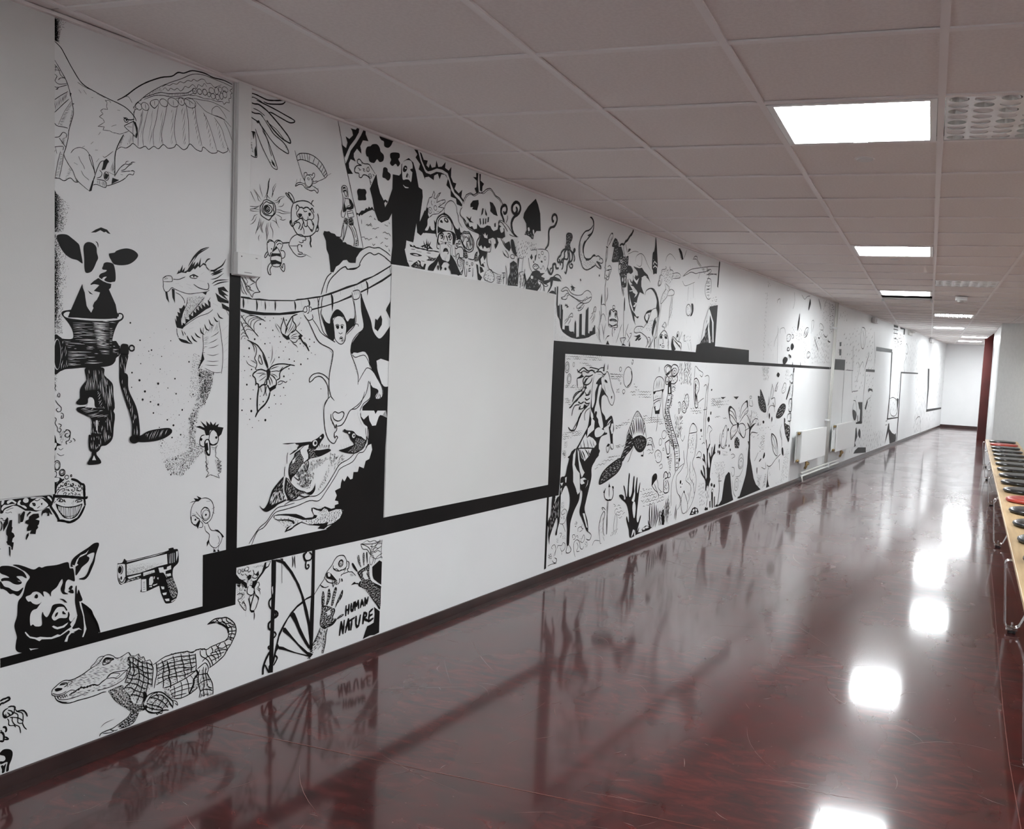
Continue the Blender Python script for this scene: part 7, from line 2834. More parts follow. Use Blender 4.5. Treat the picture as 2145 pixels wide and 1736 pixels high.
s45 3496 471 30 -41 17 -41 80 -42
s45 3453 437 57 -63 54 -45
s45 3451 628 -19 48 57 20 64 -28 8 -59 -58 -14 -51 23
k 44 35 21.5 21 12 ; 3468 674 71 4 -5 -47 -62 14
s40 3526 564 52 15 16 -30 -48 -6
o39 3529 756 29 27
o39 3594 810 44 33
o34 3598 694 15 10
@spine_monster|two-eyed creature on a long ridged spine
s83 3551 1295 -25 37 55 25 70 -8 24 -22 -36 -31 -56 -20 -32 15
s84 3654 1334 56 28 83 -10 27 -39 -37 -32 -59 -16 -43 16 -4 30 37 24
o55 3606 1318 47 30
o56 3739 1304 49 31
o56 3735 1303 20 14
s110 3572 1283 47 16 18 12
s83 3554 1272 7 -46 32 -22 57 15
s85 3793 1281 17 -39 -58 -31 -71 0
o55 3597 1246 31 23
o56 3662 1250 36 20
k 54 34 17.9 24 12 ; 3565 1264 240 10 -33 -55 -160 -8
p 3619 1227 60 0 25 -101 -80 1
w 3642 1180 17 8 15 -46 -27 -8
s85 3624 1127 -21 -61 -11 -61 59 -64 49 -64 52 -80 58 -114
s86 3704 1126 -11 -62 -32 -53 40 -71 63 -81 73 -75 77 -92
h 66 0 17.3 ; 3625 1119 70 -1 -25 -100 41 -79 53 -80 73 -75 67 -100 -84 6 -68 107 -64 96 -85 104 0 69
k 66 8 9.1 50 8 ; 3694 1126 51 -1 -27 -92 -48 -15
k 83 -13 10.9 46 7 ; 3580 1020 61 -78 51 -80 116 -163 -42 2 -120 132 -72 96
k 55 -12 12.2 54 18 ; 3694 1196 80 7 8 -54 -80 -8
s87 3764 763 48 -63 31 -78 30 -132
s59 3863 757 61 -72 23 -86 -25 -105
h 57 0 23.1 ; 3815 745 90 -5 40 -125 -7 -92 -65 -33
e0 3949 584 16 16
k 85 90 17.9 23 3 ; 3764 763 39 -2 50 -140 -20 2
s86 3623 742 46 12 37 5 15 -38
s86 3623 742 37 -62 24 -31 46 11 -18 61
p 3668 628 57 3 -16 -21
k 84 66 17.4 16 5 ; 3698 618 61 40 27 -47 -23 -111 -48 64
s70 3743 502 34 -33 -36 -16 -28 22 30 27
s86 3635 460 4 37 37 11 42 -26 -7 -22 -56 -9
s87 3636 452 8 -52 6 -46 31 -18 67 4 2 49 -36 48
s46 3677 434 22 -25 -35 -19 42 -27
k 45 34 24.1 30 23 ; 3639 497 88 -16 20 -137 -87 9
@anatomy_forms|organs, bones and embryos sketched in fine line
s58 3946 1386 20 -55 -29 -25 29 -47 -25 -48
s58 4022 1388 -2 -57 48 -23 -48 -49 27 -56
k 68 64 19.3 23 9 ; 3953 1386 65 2 28 -80 -46 -57 39 -40 -87 0 36 48 -45 48
s48 4180 1235 1 66 13 57 86 -31 98 -24 -18 -34 -50 17
s90 4179 1244 55 12 64 -37 10 -58 -39 -50 37 -84 -31 -24 -37 17 -37 84 -22 140
p 4210 1219 26 -16 -3 -67 33 -33 -8 -66 -35 75
k 59 64 22.9 18 13 ; 4183 1244 89 -8 24 -75 -38 -50 37 -84 -54 2
s50 4422 1185 46 17 28 -25 -11 -77 -7 -102 -4 -120 32 -190
s49 4432 1270 71 13 42 -30 -25 -68 -19 -34
s50 4538 1219 -7 -102 -4 -120 -4 -121 20 -190
s50 4458 682 47 10 27 -14
s49 4303 1044 67 24 69 16
s50 4444 982 85 6 -16 18
s70 3944 1051 30 16 61 -42 -3 -48 -43 -7 -47 25 2 56
k 85 65 21.5 16 9 ; 3944 1051 37 14 50 -44 -6 -44 -71 10
s59 3985 1067 25 47 43 8 28 -41 -3 -49 -38 -39
k 46 45 25.1 21 15 ; 3953 1131 133 -9 15 -98 -80 -47
s58 3849 1053 41 7 18 -48 -25 -47 -18 48
k 56 65 20.9 12 10 ; 3855 1053 37 3 9 -60 -25 -15
f 4567 909 36 8 22 -27 -26 -21 -28 14
f 4628 959 26 0 -4 -26 -21 5
f 4401 813 28 3 6 -21 -24 -3
f 4611 1159 25 4 2 -13 -20 -4
e0 4447 751 10 5
e0 4415 728 10 5
s61 4138 793 15 48 62 34 75 -31 30 -44 -91 -8 -91 1
f 4182 869 33 7 54 -19 -52 11
s48 4138 793 -12 -65 22 -68
s49 4310 792 19 -76 -8 -67
k 48 64 27.4 18 11 ; 4196 781 58 -2 7 -118 -46 3
s45 4578 770 26 69 95 -40 -58 -32 28 -89
t52 4445 1337 17 43
s42 3968 753 36 -18 36 46
y 33 11.0 ; 3831 1376 62 9 28 -182 -64 0
y 34 11.3 ; 4044 1388 44 1 30 -186 -45 0
y 34 12.9 ; 3791 952 169 -5 28 -179 -150 8
Y 35 21.8 8.4 ; 4124 1023 281 -23 9 -51 -280 8
Y 37 22.9 8.8 ; 4611 1090 277 -4 18 -99 -282 24
@smiling_swan_form|large pale teardrop creature with trailing folds
s47 4058 544 -138 -35 -90 -68 -24 -104 19 -124
s48 4031 655 20 -64 17 -40 -64 -57 -95 -45 1 -77 41 -66 67 -39 28 -50 -74 -53
s49 4094 313 -53 -64 13 -80 50 -54 83 13 -1 72 -66 79 -26 34
s43 4133 742 -18 -156 40 -121 -32 -68 117 -59 -7 -96 -34 -60
s44 4308 732 -1 -128 -54 -76 108 -122 -1 -130 -72 -105 -120 -65
s43 4206 548 -1 -127 99 -74 39 -101
f 3988 395 12 14 18 -9 -1 -20 -20 -2
e0 4039 373 8 6
e0 4016 349 8 6
t54 3984 287 39 -52 -25 -44
p 4085 307 20 1 10 -20 -22 2
s50 4332 586 61 36 61 -20 -7 -33 -112 1
s50 4335 570 66 3 49 -20
k 48 32 27.2 26 26 ; 4154 741 110 -6 15 -97 -83 -26
k 42 77 39.7 42 50 ; 4106 509 219 -19 23 -277 -156 18
@branch_coral|black branching coral and small round seeds by the baseboard
f 4618 248 -16 94 -118 77 -10 34 30 -15 67 -52 -51 96 10 7 41 -37 24 -68 28 -28 -2 84 -60 71 -57 25 -4 21 33 -19 -24 47 15 7 28 -22 20 -51 46 -62 -16 134 -42 110 13 8 32 -77 48 39 20 -6 -45 -59 13 -101 38 -53 17 40 -41 95 20 -1 35 -36 10 83 14 -1 -1 -76 57 98 20 -1 3 -60 15 -14 -69 -33 -34 -82 -9 -92 20 -27 -22 -31 -18 -32 -38 12
v 4600 425 22 6 12 -67
k 64 76 24.4 35 14 ; 4609 299 107 6 11 -137 -98 12
t89 4780 145 29 48 -19 36
p 4780 217 43 -4 20 -144 -25 3
p 4863 170 22 1 13 -101 -21 3
p 4744 141 24 5 11 -65 -22 3
s81 4965 375 8 -70 23 -98 -29 -128
l68 4952 307 92 -8
f 4753 301 24 6 23 -19 -17 -15 -27 11
f 4830 285 24 4 19 -22 -20 -12 -25 13
o53 4802 232 25 16
f 4881 588 18 12 14 -23 -19 -5
f 4903 647 23 3 14 -23 -18 -14
f 4922 585 24 7 16 -27 -24 -13
f 5230 586 18 5 14 -18 -20 -8
k 52 43 29.7 32 17 ; 4793 493 335 -10 -29 -129 -96 -44 -138 57
k 66 30 23.6 28 15 ; 5005 580 160 -11 7 -36 -132 1
s54 4936 679 35 -54 82 -22 49 23 15 60
k 50 64 28.0 28 13 ; 4418 335 160 9 36 -213 -115 -10
p 4255 79 32 28 30 24 54 6 72 -22 35 -33 -16 -14 -136 5
v 4324 110 27 13 25 -15 -31 -13
v 4386 119 46 -11 -19 -18
v 4402 84 39 -1 -3 -11 -27 2
v 4301 89 26 5 24 -12
t107 3912 94 11 61 11 60
t108 3944 82 2 54 3 46
t104 3679 81 -19 70 -45 51
p 3635 132 22 42 22 -25 24 -34 -5 -29 -28 -3
t65 3725 165 18 73 18 74
t66 3746 147 21 58 21 58
t65 3695 169 9 74 13 44
k 57 77 17.5 39 13 ; 3597 197 179 83 60 -145 -226 -29
p 4623 80 20 23 38 -14 23 6 12 -27 -68 2
p 4904 78 49 12 40 -14 3 -14 -78 6
t73 4668 91 4 50 18 32
Y 34 22.6 7.5 ; 3556 365 94 -11 30 -78 -112 -1
@butterfly_garden|outlined butterfly and bare trees sketched behind the black mounds
s102 5293 812 -99 46 -51 68 -22 50 47 19 81 -22 73 -36 75 -113
p 5121 976 47 19 54 -13 -50 -7 -19 -33 38 -68 -29 18
s84 5466 881 48 102 89 41 81 16 25 -53 -1 -61 -107 -32 -125 -64
p 5603 1024 86 18 25 -64 -30 -8 -14 53
s61 5143 926 108 -29 131 -64
s61 5137 959 106 -20 118 -71
s63 5697 979 -131 -49 -96 -66
s64 5704 943 -106 -31
s83 5398 816 -129 -12 -56 -48 28 -76 49 14 122 53 17 50
s85 5453 813 136 3 94 -47 -12 -79 -54 -14 -92 48 -69 72
p 5395 833 54 -2 17 -18 -36 -50
k 54 61 36.7 25 19 ; 5220 790 185 -9 -7 -102 -108 15
k 54 41 41.1 37 37 ; 5412 1019 83 -10 -29 -128 -81 3
p 5360 673 62 22 73 -30 25 -53 -21 -34 -109 8 -30 44
j 82 21 25.9 37 19 ; 5371 681 109 -6 31 -89 -128 9
p 4879 1087 146 -1 -82 -18
p 5241 1086 163 0 -67 -27
p 5829 548 -17 179 -13 36 -84 57 45 -11 66 -38 83 23 117 14 -139 -49 -46 -33 32 -181
s72 5826 771 -46 82 -96 47
s72 5826 771 9 98 14 70
s73 5839 779 119 67 122 -4
s72 5799 763 -84 -13 -55 -7
s73 5845 681 52 33 184 -18
k 49 49 34.6 40 19 ; 5675 944 354 -10 86 -112 -232 -45 -157 60
k 50 14 29.2 72 48 ; 5835 726 308 -33 12 -56 -247 23
o50 5783 1074 35 12
s50 5767 1056 -17 -61 119 -12 -42 63
Y 37 24.2 8.1 ; 4659 1074 459 -16 -16 -49 -411 10
Y 38 24.3 8.1 ; 4684 932 414 -38 3 -16 -413 30
s67 5002 611 -35 60 12 64 41 47 54 39 34 -43 2 -83 -38 -64 -69 -24
h 52 7 13.8 ; 4982 784 47 14 4 -90 -35 -6
e0 5146 776 18 15
e0 4924 637 20 15
e0 5110 629 15 10
e0 5201 619 13 14
s53 4927 754 -9 -80 58 -53
@leaf_fall|falling patterned leaves drawn in columns left of the radiator
f 6092 1142 30 2 129 -86 81 -76 23 -75 -136 8 -121 54 -55 74 -15 41 77 -6
j 58 19 29.7 34 26 ; 6094 1133 159 -85 87 -131 -122 3 -139 68 -33 82
f 6750 837 37 67 92 56 120 25 116 -20 -4 -60 -96 -57 -138 -27
j 78 11 26.9 43 30 ; 6783 846 37 67 181 64 98 -22 -7 -50 -114 -56
f 6673 1310 47 22 68 -21 -39 -31 -61 11
f 7116 1035 27 39 88 100 17 10 -6 -50 -58 -70 -47 -40
f 7089 815 47 -12 31 -51 181 -38 41 -84 -33 -102 -88 46 -92 66 -57 84
j 161 13 46.6 36 30 ; 7122 784 229 -81 26 -135 -155 40 -80 95
p 6247 817 41 3 29 -15 -15 -20 -46 9
k 65 73 38.1 38 13 ; 6115 1387 254 4 1 -149 -192 0
k 70 57 44.0 35 16 ; 6995 1372 183 13 -5 -131 -146 -10
s81 7220 1295 90 21 58 -71 -70 -31 -84 31
s82 7260 1063 7 121 89 30 38 -71 -32 -102 -95 -9
s124 7247 962 23 60 97 -2 20 -123 -82 -13 -48 37
s83 7231 800 6 50 133 7 1 -83 -116 5
l99 7367 1398 8 -184 -8 -194 -11 -184 -3 -143
k 64 56 45.8 31 17 ; 7196 1315 173 1 42 -543 -117 4
s76 6511 1205 68 -76 -31 -85 -57 29 24 113
s77 6548 1044 100 8 40 -97 -97 50
t160 6441 1074 -1 -66 -41 -37
t128 6368 1037 35 -85
t131 6632 1119 68 76 44 34
s78 6645 1138 54 -10 38 58
s64 6908 1136 90 78 78 -19 -20 -70 -103 -24 -45 35
k 62 18 34.5 49 35 ; 6926 1136 111 68 52 -59 -119 -39
f 6483 894 30 -30 -15 -37 -36 39
f 6586 852 27 -29 -14 -29 -24 30
s62 6394 849 73 111 167 6 50 -69
y 73 14.8 ; 6059 797 125 -5 4 -19 -123 -3
d 6158 738 5 6241 743 5 6296 713 4 6387 737 5 6485 737 6 6558 710 5 6617 746 4 6684 752 4 6384 676 4 6451 743 3 6199 722 4
s57 7002 749 -51 -87 96 -95 19 -82
s64 6618 669 128 -36 110 -95 -4 -58
s63 6618 669 40 -99 123 -86
k 59 27 33.9 29 25 ; 6308 656 72 -32 -139 -94 -95 6
t83 6833 1224 -8 -39
t84 6927 1057 28 -40
t83 6755 817 -41 -47
t84 6822 756 2 -39
s80 6610 663 169 -43 98 -85 31 -134 -151 46 -100 102 -47 114
s64 6610 663 152 -103 114 -156
s80 7034 410 -195 -47 -142 -50 -104 -8 -79 23
f 7068 470 37 11 41 -34 16 -64 -62 22
f 6350 413 19 45 31 14 17 -35 -32 -24
s65 6951 690 86 -93 27 -109
s66 6976 317 24 33 31 -127
k 70 38 40.6 27 27 ; 6591 313 94 -16 -20 -111 -54 40
s64 6593 305 -31 -58 16 -70
k 74 14 23.4 32 27 ; 6240 657 111 11 9 -168 -168 -5
s53 6166 489 -71 -52 -48 -29
f 6265 415 30 -6 -65 -24 -16 10
g 90 2.11 4.22 0.0 ; 6162 250 171 -16 -28 -131 -89 26
g 90 2.16 4.31 0.0 ; 6476 238 30 -3 1 -136 -115 -5
g 200 2.29 4.58 0.0 ; 7216 406 183 79 -6 -386 -294 -26 -378 3 369 34
p 6144 334 24 -10 6 -67 -25 27
s55 6314 320 150 -30 -15 69
f 7872 2089 -22 32 33 91 27 19 41 -47 -18 -35 -42 -47
f 7165 1630 13 27 57 13 63 -24 -1 -27 -62 -28 -64 13
f 6880 1446 -7 30 68 31 98 -6 28 -31 -87 -43 -56 -6
s59 6964 1726 50 33 97 5 35 -30 -56 -44 -97 -4 -29 40
k 53 13 36.6 49 36 ; 6964 1726 69 34 103 -16 -46 -54 -78 -3
s60 7178 1736 12 32 62 -8 7 -26 -58 -10
s79 7706 1771 37 57 76 48 89 5 3 -45 -65 -59 -106 -18
t111 7736 1772 98 49 55 47
t112 7803 1770 59 30 36 36
t92 7710 1787 37 24 37 30
s81 7939 1524 -12 44 60 30 87 -14 10 -34 -75 -30 -70 4
h 58 8 34.7 ; 7939 1524 -12 44 61 25 88 -15 -3 -39
f 7409 1821 3 86 24 65 36 56 9 -96 -26 -76
t115 8315 2271 96 -73 84 -64
t96 8315 2271 148 -81 17 -57
t78 8764 2290 -84 -60 -33 -61
s54 7499 2245 141 -42 121 43 131 17
s49 6509 2069 11 31 85 21 13 -53
s52 7167 2247 43 -90 -23 -65 -32 -34
t85 6946 2104 19 -60
t72 7548 2141 12 -42
s43 6693 1754 7 50 144 18 72 -57
s43 6494 1606 22 60 87 83 22 61
p 7288 1465 31 -42 -18 -43 -23 42
p 7642 1473 35 -49 -34 -1
t147 6256 1665 20 -86
t62 6267 1617 144 45
t62 6267 1617 152 -63
t61 6267 1617 -125 33
t62 6267 1617 121 -5
t120 6788 1637 16 -66
t100 6485 1527 6 -60
t127 7450 1587 20 -75
t113 7971 1738 12 -44
s60 6142 2239 2 -38
k 63 90 39.1 19 28 ; 6062 2156 97 9 1 -744 -49 -1
k 62 58 38.9 28 15 ; 6122 2256 119 -7 -27 -32 -80 -17
k 79 55 53.7 28 20 ; 7325 1796 314 92 -5 -142 -119 -38 -130 16
k 70 71 56.0 28 22 ; 7132 1838 209 54 27 -105 -201 -10
s64 8063 1821 5 147 92 6 -34 -127
f 7016 1594 32 27 61 -8 8 -31 -76 -8
v 7041 1589 25 22 34 -9 -11 -16
p 7107 1545 104 -18 7 -27 -63 9
s60 7064 1481 45 53 54 -56
k 74 71 61.8 30 19 ; 7729 1717 132 5 29 -267 -89 -1
k 86 53 63.6 49 29 ; 8215 1783 227 57 631 -18 107 -341 -1015 -20 -11 205
k 86 69 64.9 27 20 ; 8429 1886 278 86 50 -164 -294 -37
k 80 2 19.6 86 107 ; 8934 2263 273 9 69 -391 -218 -11
k 78 32 67.7 37 62 ; 8615 2272 308 18 -9 -306 -329 51
s58 8467 1923 36 49 160 -26 14 -47 -150 -8
j 51 0 16.4 50 50 ; 8162 1472 693 15 11 -36 -698 -1
t156 8212 1794 177 -107 122 -78
t141 8692 1852 169 -39 94 40
e0 8483 1787 49 9
p 8977 1781 169 -17 -50 -14 -113 13
l50 6585 1828 81 -417
p 7347 1391 50 1 -11 -54 -45 0
k 65 73 40.0 26 14 ; 6101 1391 270 -5 -4 -59 -251 -2
d 9102 1414 17
@black_mounds|black tree mounds rising from the baseboard
p 4937 73 84 11 61 30 20 72 17 87 33 64 85 30 49 -20 43 -103 48 -104 55 -68 -184 -8 -201 -1
p 5825 584 -48 47 40 -7 -15 120 37 -2 8 -111 45 -179 91 -120 75 -105 98 -75 183 -74 -712 -13 -75 9 22 13 49 2 81 94 80 103 29 108 -1 128
p 6542 74 22 87 -4 69 28 -71 54 -66 33 -16
@spiral_tendrils|pale spirals and swirls between the black mounds
o50 5594 420 75 55
s50 5567 368 -48 58 23 68 70 18 62 -59 -6 -94 -86 -62 -122 3
o43 5598 412 40 32
s49 5322 404 73 -13 22 -56 -54 -25 -56 50
o50 5500 219 64 63
o43 5500 219 30 32
s50 5345 281 72 -130 83 -56
s49 5275 529 69 2 52 -26 -90 -16
h 42 74 30.8 ; 5725 575 38 -3 -4 -39 -26 2
k 49 29 26.7 29 29 ; 5608 286 74 1 -36 -67 -52 13
s71 5443 753 161 -77 73 11 12 62
s68 5206 772 63 -93 15 44
d 5243 576 6 4923 630 7 4898 591 5 4943 575 6 5149 771 4 4775 394 4 4849 272 8 4782 293 7
@black_bar|painted grey and black band segments further down the corridor wall
p 9216 1431 115 2 9 -29 -115 -2
p 9377 1544 790 6 9 -152 -773 3
l145 10147 1545 59 -925
l98 10239 1403 540 -2
l131 12307 2056 270 -508
p 12581 1820 436 5 30 -68 -469 0
p 11811 1438 783 1 3 -42 -796 1
l189 11787 1433 -33 -525 48 -329
p 11213 603 584 -11 -14 -32 -561 18
s125 10967 947 186 -16 136 -136 -4 -122 -110 -32 -144 65 -53 145 58 71
f 10972 804 239 -31 89 -76 -101 -57 -164 54
p 11343 916 359 -7 73 -328 -359 4 -40 110 140 94
w 11370 842 197 -55 15 -174 -123 -8
p 11927 803 185 149 48 -52 -114 -126
p 11233 480 132 43 132 -154 -166 -90 95 -55 -117 -17 -67 151
f 11529 417 75 71 124 -56 13 -102 -141 33
t253 11665 1407 196 177 138 130
s122 11228 2073 234 -11 132 -140 -130 -164 -201 29 -100 164 65 122
s92 11296 2029 171 -113 -55 -123
s101 10647 1764 134 -626 134 -48 360 7
s79 10670 1765 81 -160 30 -209
s92 11108 1543 158 -93 -121 -170 -103 -48
s94 11266 1450 214 101 102 -96
k 93 67 120.6 46 46 ; 9452 2207 713 29 -60 -137 -612 -16
k 104 68 100.7 51 37 ; 9622 1813 261 11 47 -262 -223 -5
p 9712 1784 121 5 -3 -55 -99 -8
p 9724 1687 141 5 9 -87 -122 -4
k 100 29 126.3 70 105 ; 9934 1979 1110 60 231 -613 -931 -13 -321 306
k 110 27 140.3 93 73 ; 11589 2069 614 33 201 -661 -617 -8
k 113 27 131.4 75 75 ; 11870 1359 638 5 11 -235 -560 3
p 12119 1106 87 25 290 -18 50 -50 -183 28 -138 -7 -71 -30
k 128 47 151.9 57 50 ; 11877 931 569 94 458 -970 -858 27 -198 445
k 96 66 145.4 58 42 ; 11019 1065 216 -26 -17 -121 -251 29
k 107 36 144.5 64 88 ; 10921 1398 744 9 41 -274 -749 4
k 134 80 126.6 92 46 ; 10862 260 1006 114 110 -287 -1073 50
p 11378 153 237 34 679 -44 37 -88 -1060 56
k 137 64 173.3 94 44 ; 12660 359 1000 -8 159 -296 -1025 0
s100 12019 775 103 151 260 48
t194 13241 330 283 -275
@corridor_panel|faint grey painted bars and sketches near the far end of the wall
p 12602 1825 1639 11 0 -63 -1634 -19
p 14141 1794 152 -5 78 -869 -39 -369 -108 -20 71 488
p 15458 1437 2521 5 17 -29 -2421 -6 65 -876 -1 -476 -69 4 -51 581 -14 366
p 14210 561 1325 -21 -24 -20 -1287 11
p 15216 919 240 -17 -16 -104 -56 -154
s129 14311 921 480 17 523 -85 124 -185 -314 -94 -491 42 -254 156 -68 149
k 134 42 188.0 75 75 ; 14416 919 790 -13 179 -366 -953 20
p 14172 68 237 382 116 7 84 -116 352 -93 341 -43 121 20 86 -109 -35 -61 -721 0 -244 241
p 19946 574 3254 -30 0 -45 -3265 12
p 19626 1559 305 -2 200 -472 -83 -513 -102 2 -70 512
k 192 75 228.4 126 50 ; 17435 1727 2122 -138 119 -186 97 -951 -1361 -397 -457 13 -27 795
k 125 77 218.4 82 66 ; 15155 2003 2197 231 1623 -106 339 -542 -1525 -111 -2269 -27 -116 -441 -626 -44 -377 790 549 167
k 162 74 334.4 107 71 ; 20007 476 1891 12 39 -433 -1640 0
k 165 73 436.9 110 110 ; 21277 1818 1879 403 44 -1598 -1098 -1
k 127 79 151.7 89 39 ; 12935 374 1220 -12 -148 -307 -955 37
s158 18201 383 299 49 400 -29 263 -348
k 146 38 267.8 120 70 ; 17770 399 1309 13 228 -357 -1335 0
p 14175 2290 555 0 -43 -34 -460 -11
l181 14295 2290 49 -417
l184 14576 2289 108 -478
l181 14186 2205 554 10
l182 14219 2134 523 11
l183 14294 2041 371 2
p 14926 2290 668 0 3 -118 -169 -8 -18 101 -395 -16
k 167 0 34.4 223 255 ; 14402 2070 1179 132 -306 -270 -745 -126
s133 15884 1928 47 80 270 -96 -89 -110 -174 22
s120 16068 1748 -271 -165 170 -156
s118 15276 931 108 283 6 155
l127 14088 512 202 2
l127 14092 438 203 2
l133 12494 1435 80 397'''


def smooth(P, closed):
    n = len(P)
    if n < 3:
        return list(P)
    out = []
    rng = range(n) if closed else range(n - 1)
    for i in rng:
        if closed:
            p0, p1, p2, p3 = P[i - 1], P[i], P[(i + 1) % n], P[(i + 2) % n]
        else:
            p0, p1, p2, p3 = P[max(i - 1, 0)], P[i], P[i + 1], P[min(i + 2, n - 1)]
        st = 4
        for k in range(st):
            t = k / st
            t2, t3 = t * t, t * t * t
            out.append(tuple(0.5 * (2 * p1[a] + (p2[a] - p0[a]) * t + (2 * p0[a] - 5 * p1[a] + 4 * p2[a] - p3[a]) * t2
                                    + (3 * p1[a] - p0[a] - 3 * p2[a] + p3[a]) * t3) for a in (0, 1)))
    if not closed:
        out.append(P[-1])
    return out


def inside(P, x, y):
    c = False
    j = len(P) - 1
    for i in range(len(P)):
        if (P[i][1] > y) != (P[j][1] > y) and x < (P[j][0] - P[i][0]) * (y - P[i][1]) / (P[j][1] - P[i][1]) + P[i][0]:
            c = not c
        j = i
    return c


class Paint:
    def __init__(self, name, label, base):
        self.name, self.label, self.base = name, label, base
        self.v, self.f, self.m = [], [], []
        self.off, self.col = base, None

    def layer(self, c):
        if self.col is not None and c != self.col:
            self.off += 0.00012
        self.col = c

    def poly(self, P, c):
        self.layer(c)
        i0 = len(self.v)
        for t in tessellate_polygon([[Vector((x, z, 0)) for x, z in P]]):
            (ax, az), (bx_, bz), (cx, cz) = P[t[0]], P[t[1]], P[t[2]]
            cr = (bx_ - ax) * (cz - az) - (bz - az) * (cx - ax)
            if abs(cr) < 1e-9:
                continue
            self.f.append(tuple(i0 + k for k in (t if cr < 0 else t[::-1])))
            self.m.append(c)
        self.v += [(x, z, self.off) for x, z in P]

    def stroke(self, P, w, c, taper=0):
        self.layer(c)
        Q = [P[0]]
        for p in P[1:]:
            if math.hypot(p[0] - Q[-1][0], p[1] - Q[-1][1]) > 1e-3:
                Q.append(p)
        n = len(Q)
        if n < 2:
            return
        i0 = len(self.v)
        for i in range(n):
            a, b = Q[max(i - 1, 0)], Q[min(i + 1, n - 1)]
            dx, dz = b[0] - a[0], b[1] - a[1]
            l = math.hypot(dx, dz) or 1
            t = i / (n - 1)
            if taper:
                k = max(0.1, min(1.0, 2.6 * min(t, 1 - t) + 0.12))
            else:
                k = min(1.0, 0.6 + 4 * min(t, 1 - t)) * random.uniform(0.88, 1.12)
            nx, nz = -dz / l * w / 2 * k, dx / l * w / 2 * k
            self.v.append((Q[i][0] + nx, Q[i][1] + nz, self.off))
            self.v.append((Q[i][0] - nx, Q[i][1] - nz, self.off))
        for i in range(n - 1):
            k = i0 + 2 * i
            self.f.append((k, k + 2, k + 3, k + 1))
            self.m.append(c)

    def blob(self, x, z, rx, rz, c, n=7):
        self.layer(c)
        i0 = len(self.v)
        a0 = random.random()
        for k in range(n):
            a = a0 - 2 * math.pi * k / n
            self.v.append((x + rx * math.cos(a), z + rz * math.sin(a), self.off))
        self.f.append(tuple(range(i0, i0 + n)))
        self.m.append(c)

    def rows(self, P, w, ang, sp, c, ln=None, gap=None):
        a = math.radians(ang)
        ca, sa = math.cos(a), math.sin(a)
        Rp = [(x * ca + z * sa, -x * sa + z * ca) for x, z in P]
        y0, y1 = min(p[1] for p in Rp), max(p[1] for p in Rp)
        sp = max(sp, w * 1.15, (y1 - y0) / 90)
        y = y0 + sp * 0.5
        while y < y1:
            xs = []
            for i in range(len(Rp)):
                p, q = Rp[i], Rp[(i + 1) % len(Rp)]
                if (p[1] > y) != (q[1] > y):
                    xs.append(p[0] + (q[0] - p[0]) * (y - p[1]) / (q[1] - p[1]))
            xs.sort()
            for k in range(0, len(xs) - 1, 2):
                a0, b0 = xs[k], xs[k + 1]
                segs = []
                if ln is None:
                    segs.append((a0 + (b0 - a0) * random.uniform(0, .1), b0 - (b0 - a0) * random.uniform(0, .18)))
                else:
                    x = a0 - random.random() * ln * 0.7
                    while x < b0:
                        e = x + ln * random.uniform(0.45, 1.5)
                        if min(e, b0) - max(x, a0) > ln * 0.15:
                            segs.append((max(x, a0), min(e, b0)))
                        x = e + gap * random.uniform(0.4, 1.6)
                for xa, xb in segs:
                    jy = random.uniform(-.22, .22) * sp
                    b_ = random.uniform(-.12, .12) * min(xb - xa, sp * 4)
                    Q = []
                    for t in (0, 0.5, 1):
                        X_ = xa + (xb - xa) * t
                        Y_ = y + jy + b_ * (1 - (2 * t - 1) ** 2)
                        Q.append((X_ * ca - Y_ * sa, X_ * sa + Y_ * ca))
                    self.stroke(Q, w * random.uniform(.7, 1.3), c, 1)
            y += sp * random.uniform(0.85, 1.15)

    def finish(self, parent):
        me = bpy.data.meshes.new(self.name)
        me.from_pydata([wp(s / 1000, z / 1000, o) for s, z, o in self.v], [], self.f)
        me.materials.append(M['black'])
        me.materials.append(M['wall'])
        me.materials.append(M['panel'])
        for p, m_ in zip(me.polygons, self.m):
            p.material_index = m_
        o = bpy.data.objects.new(self.name, me)
        col.objects.link(o)
        o.parent = parent
        if self.label:
            o['label'] = self.label
        return o


def pts_of(t):
    a = list(map(int, t.split()))
    out = []
    x = z = 0
    for i in range(0, len(a) - 1, 2):
        x += a[i]
        z += a[i + 1]
        out.append((x, z))
    return out


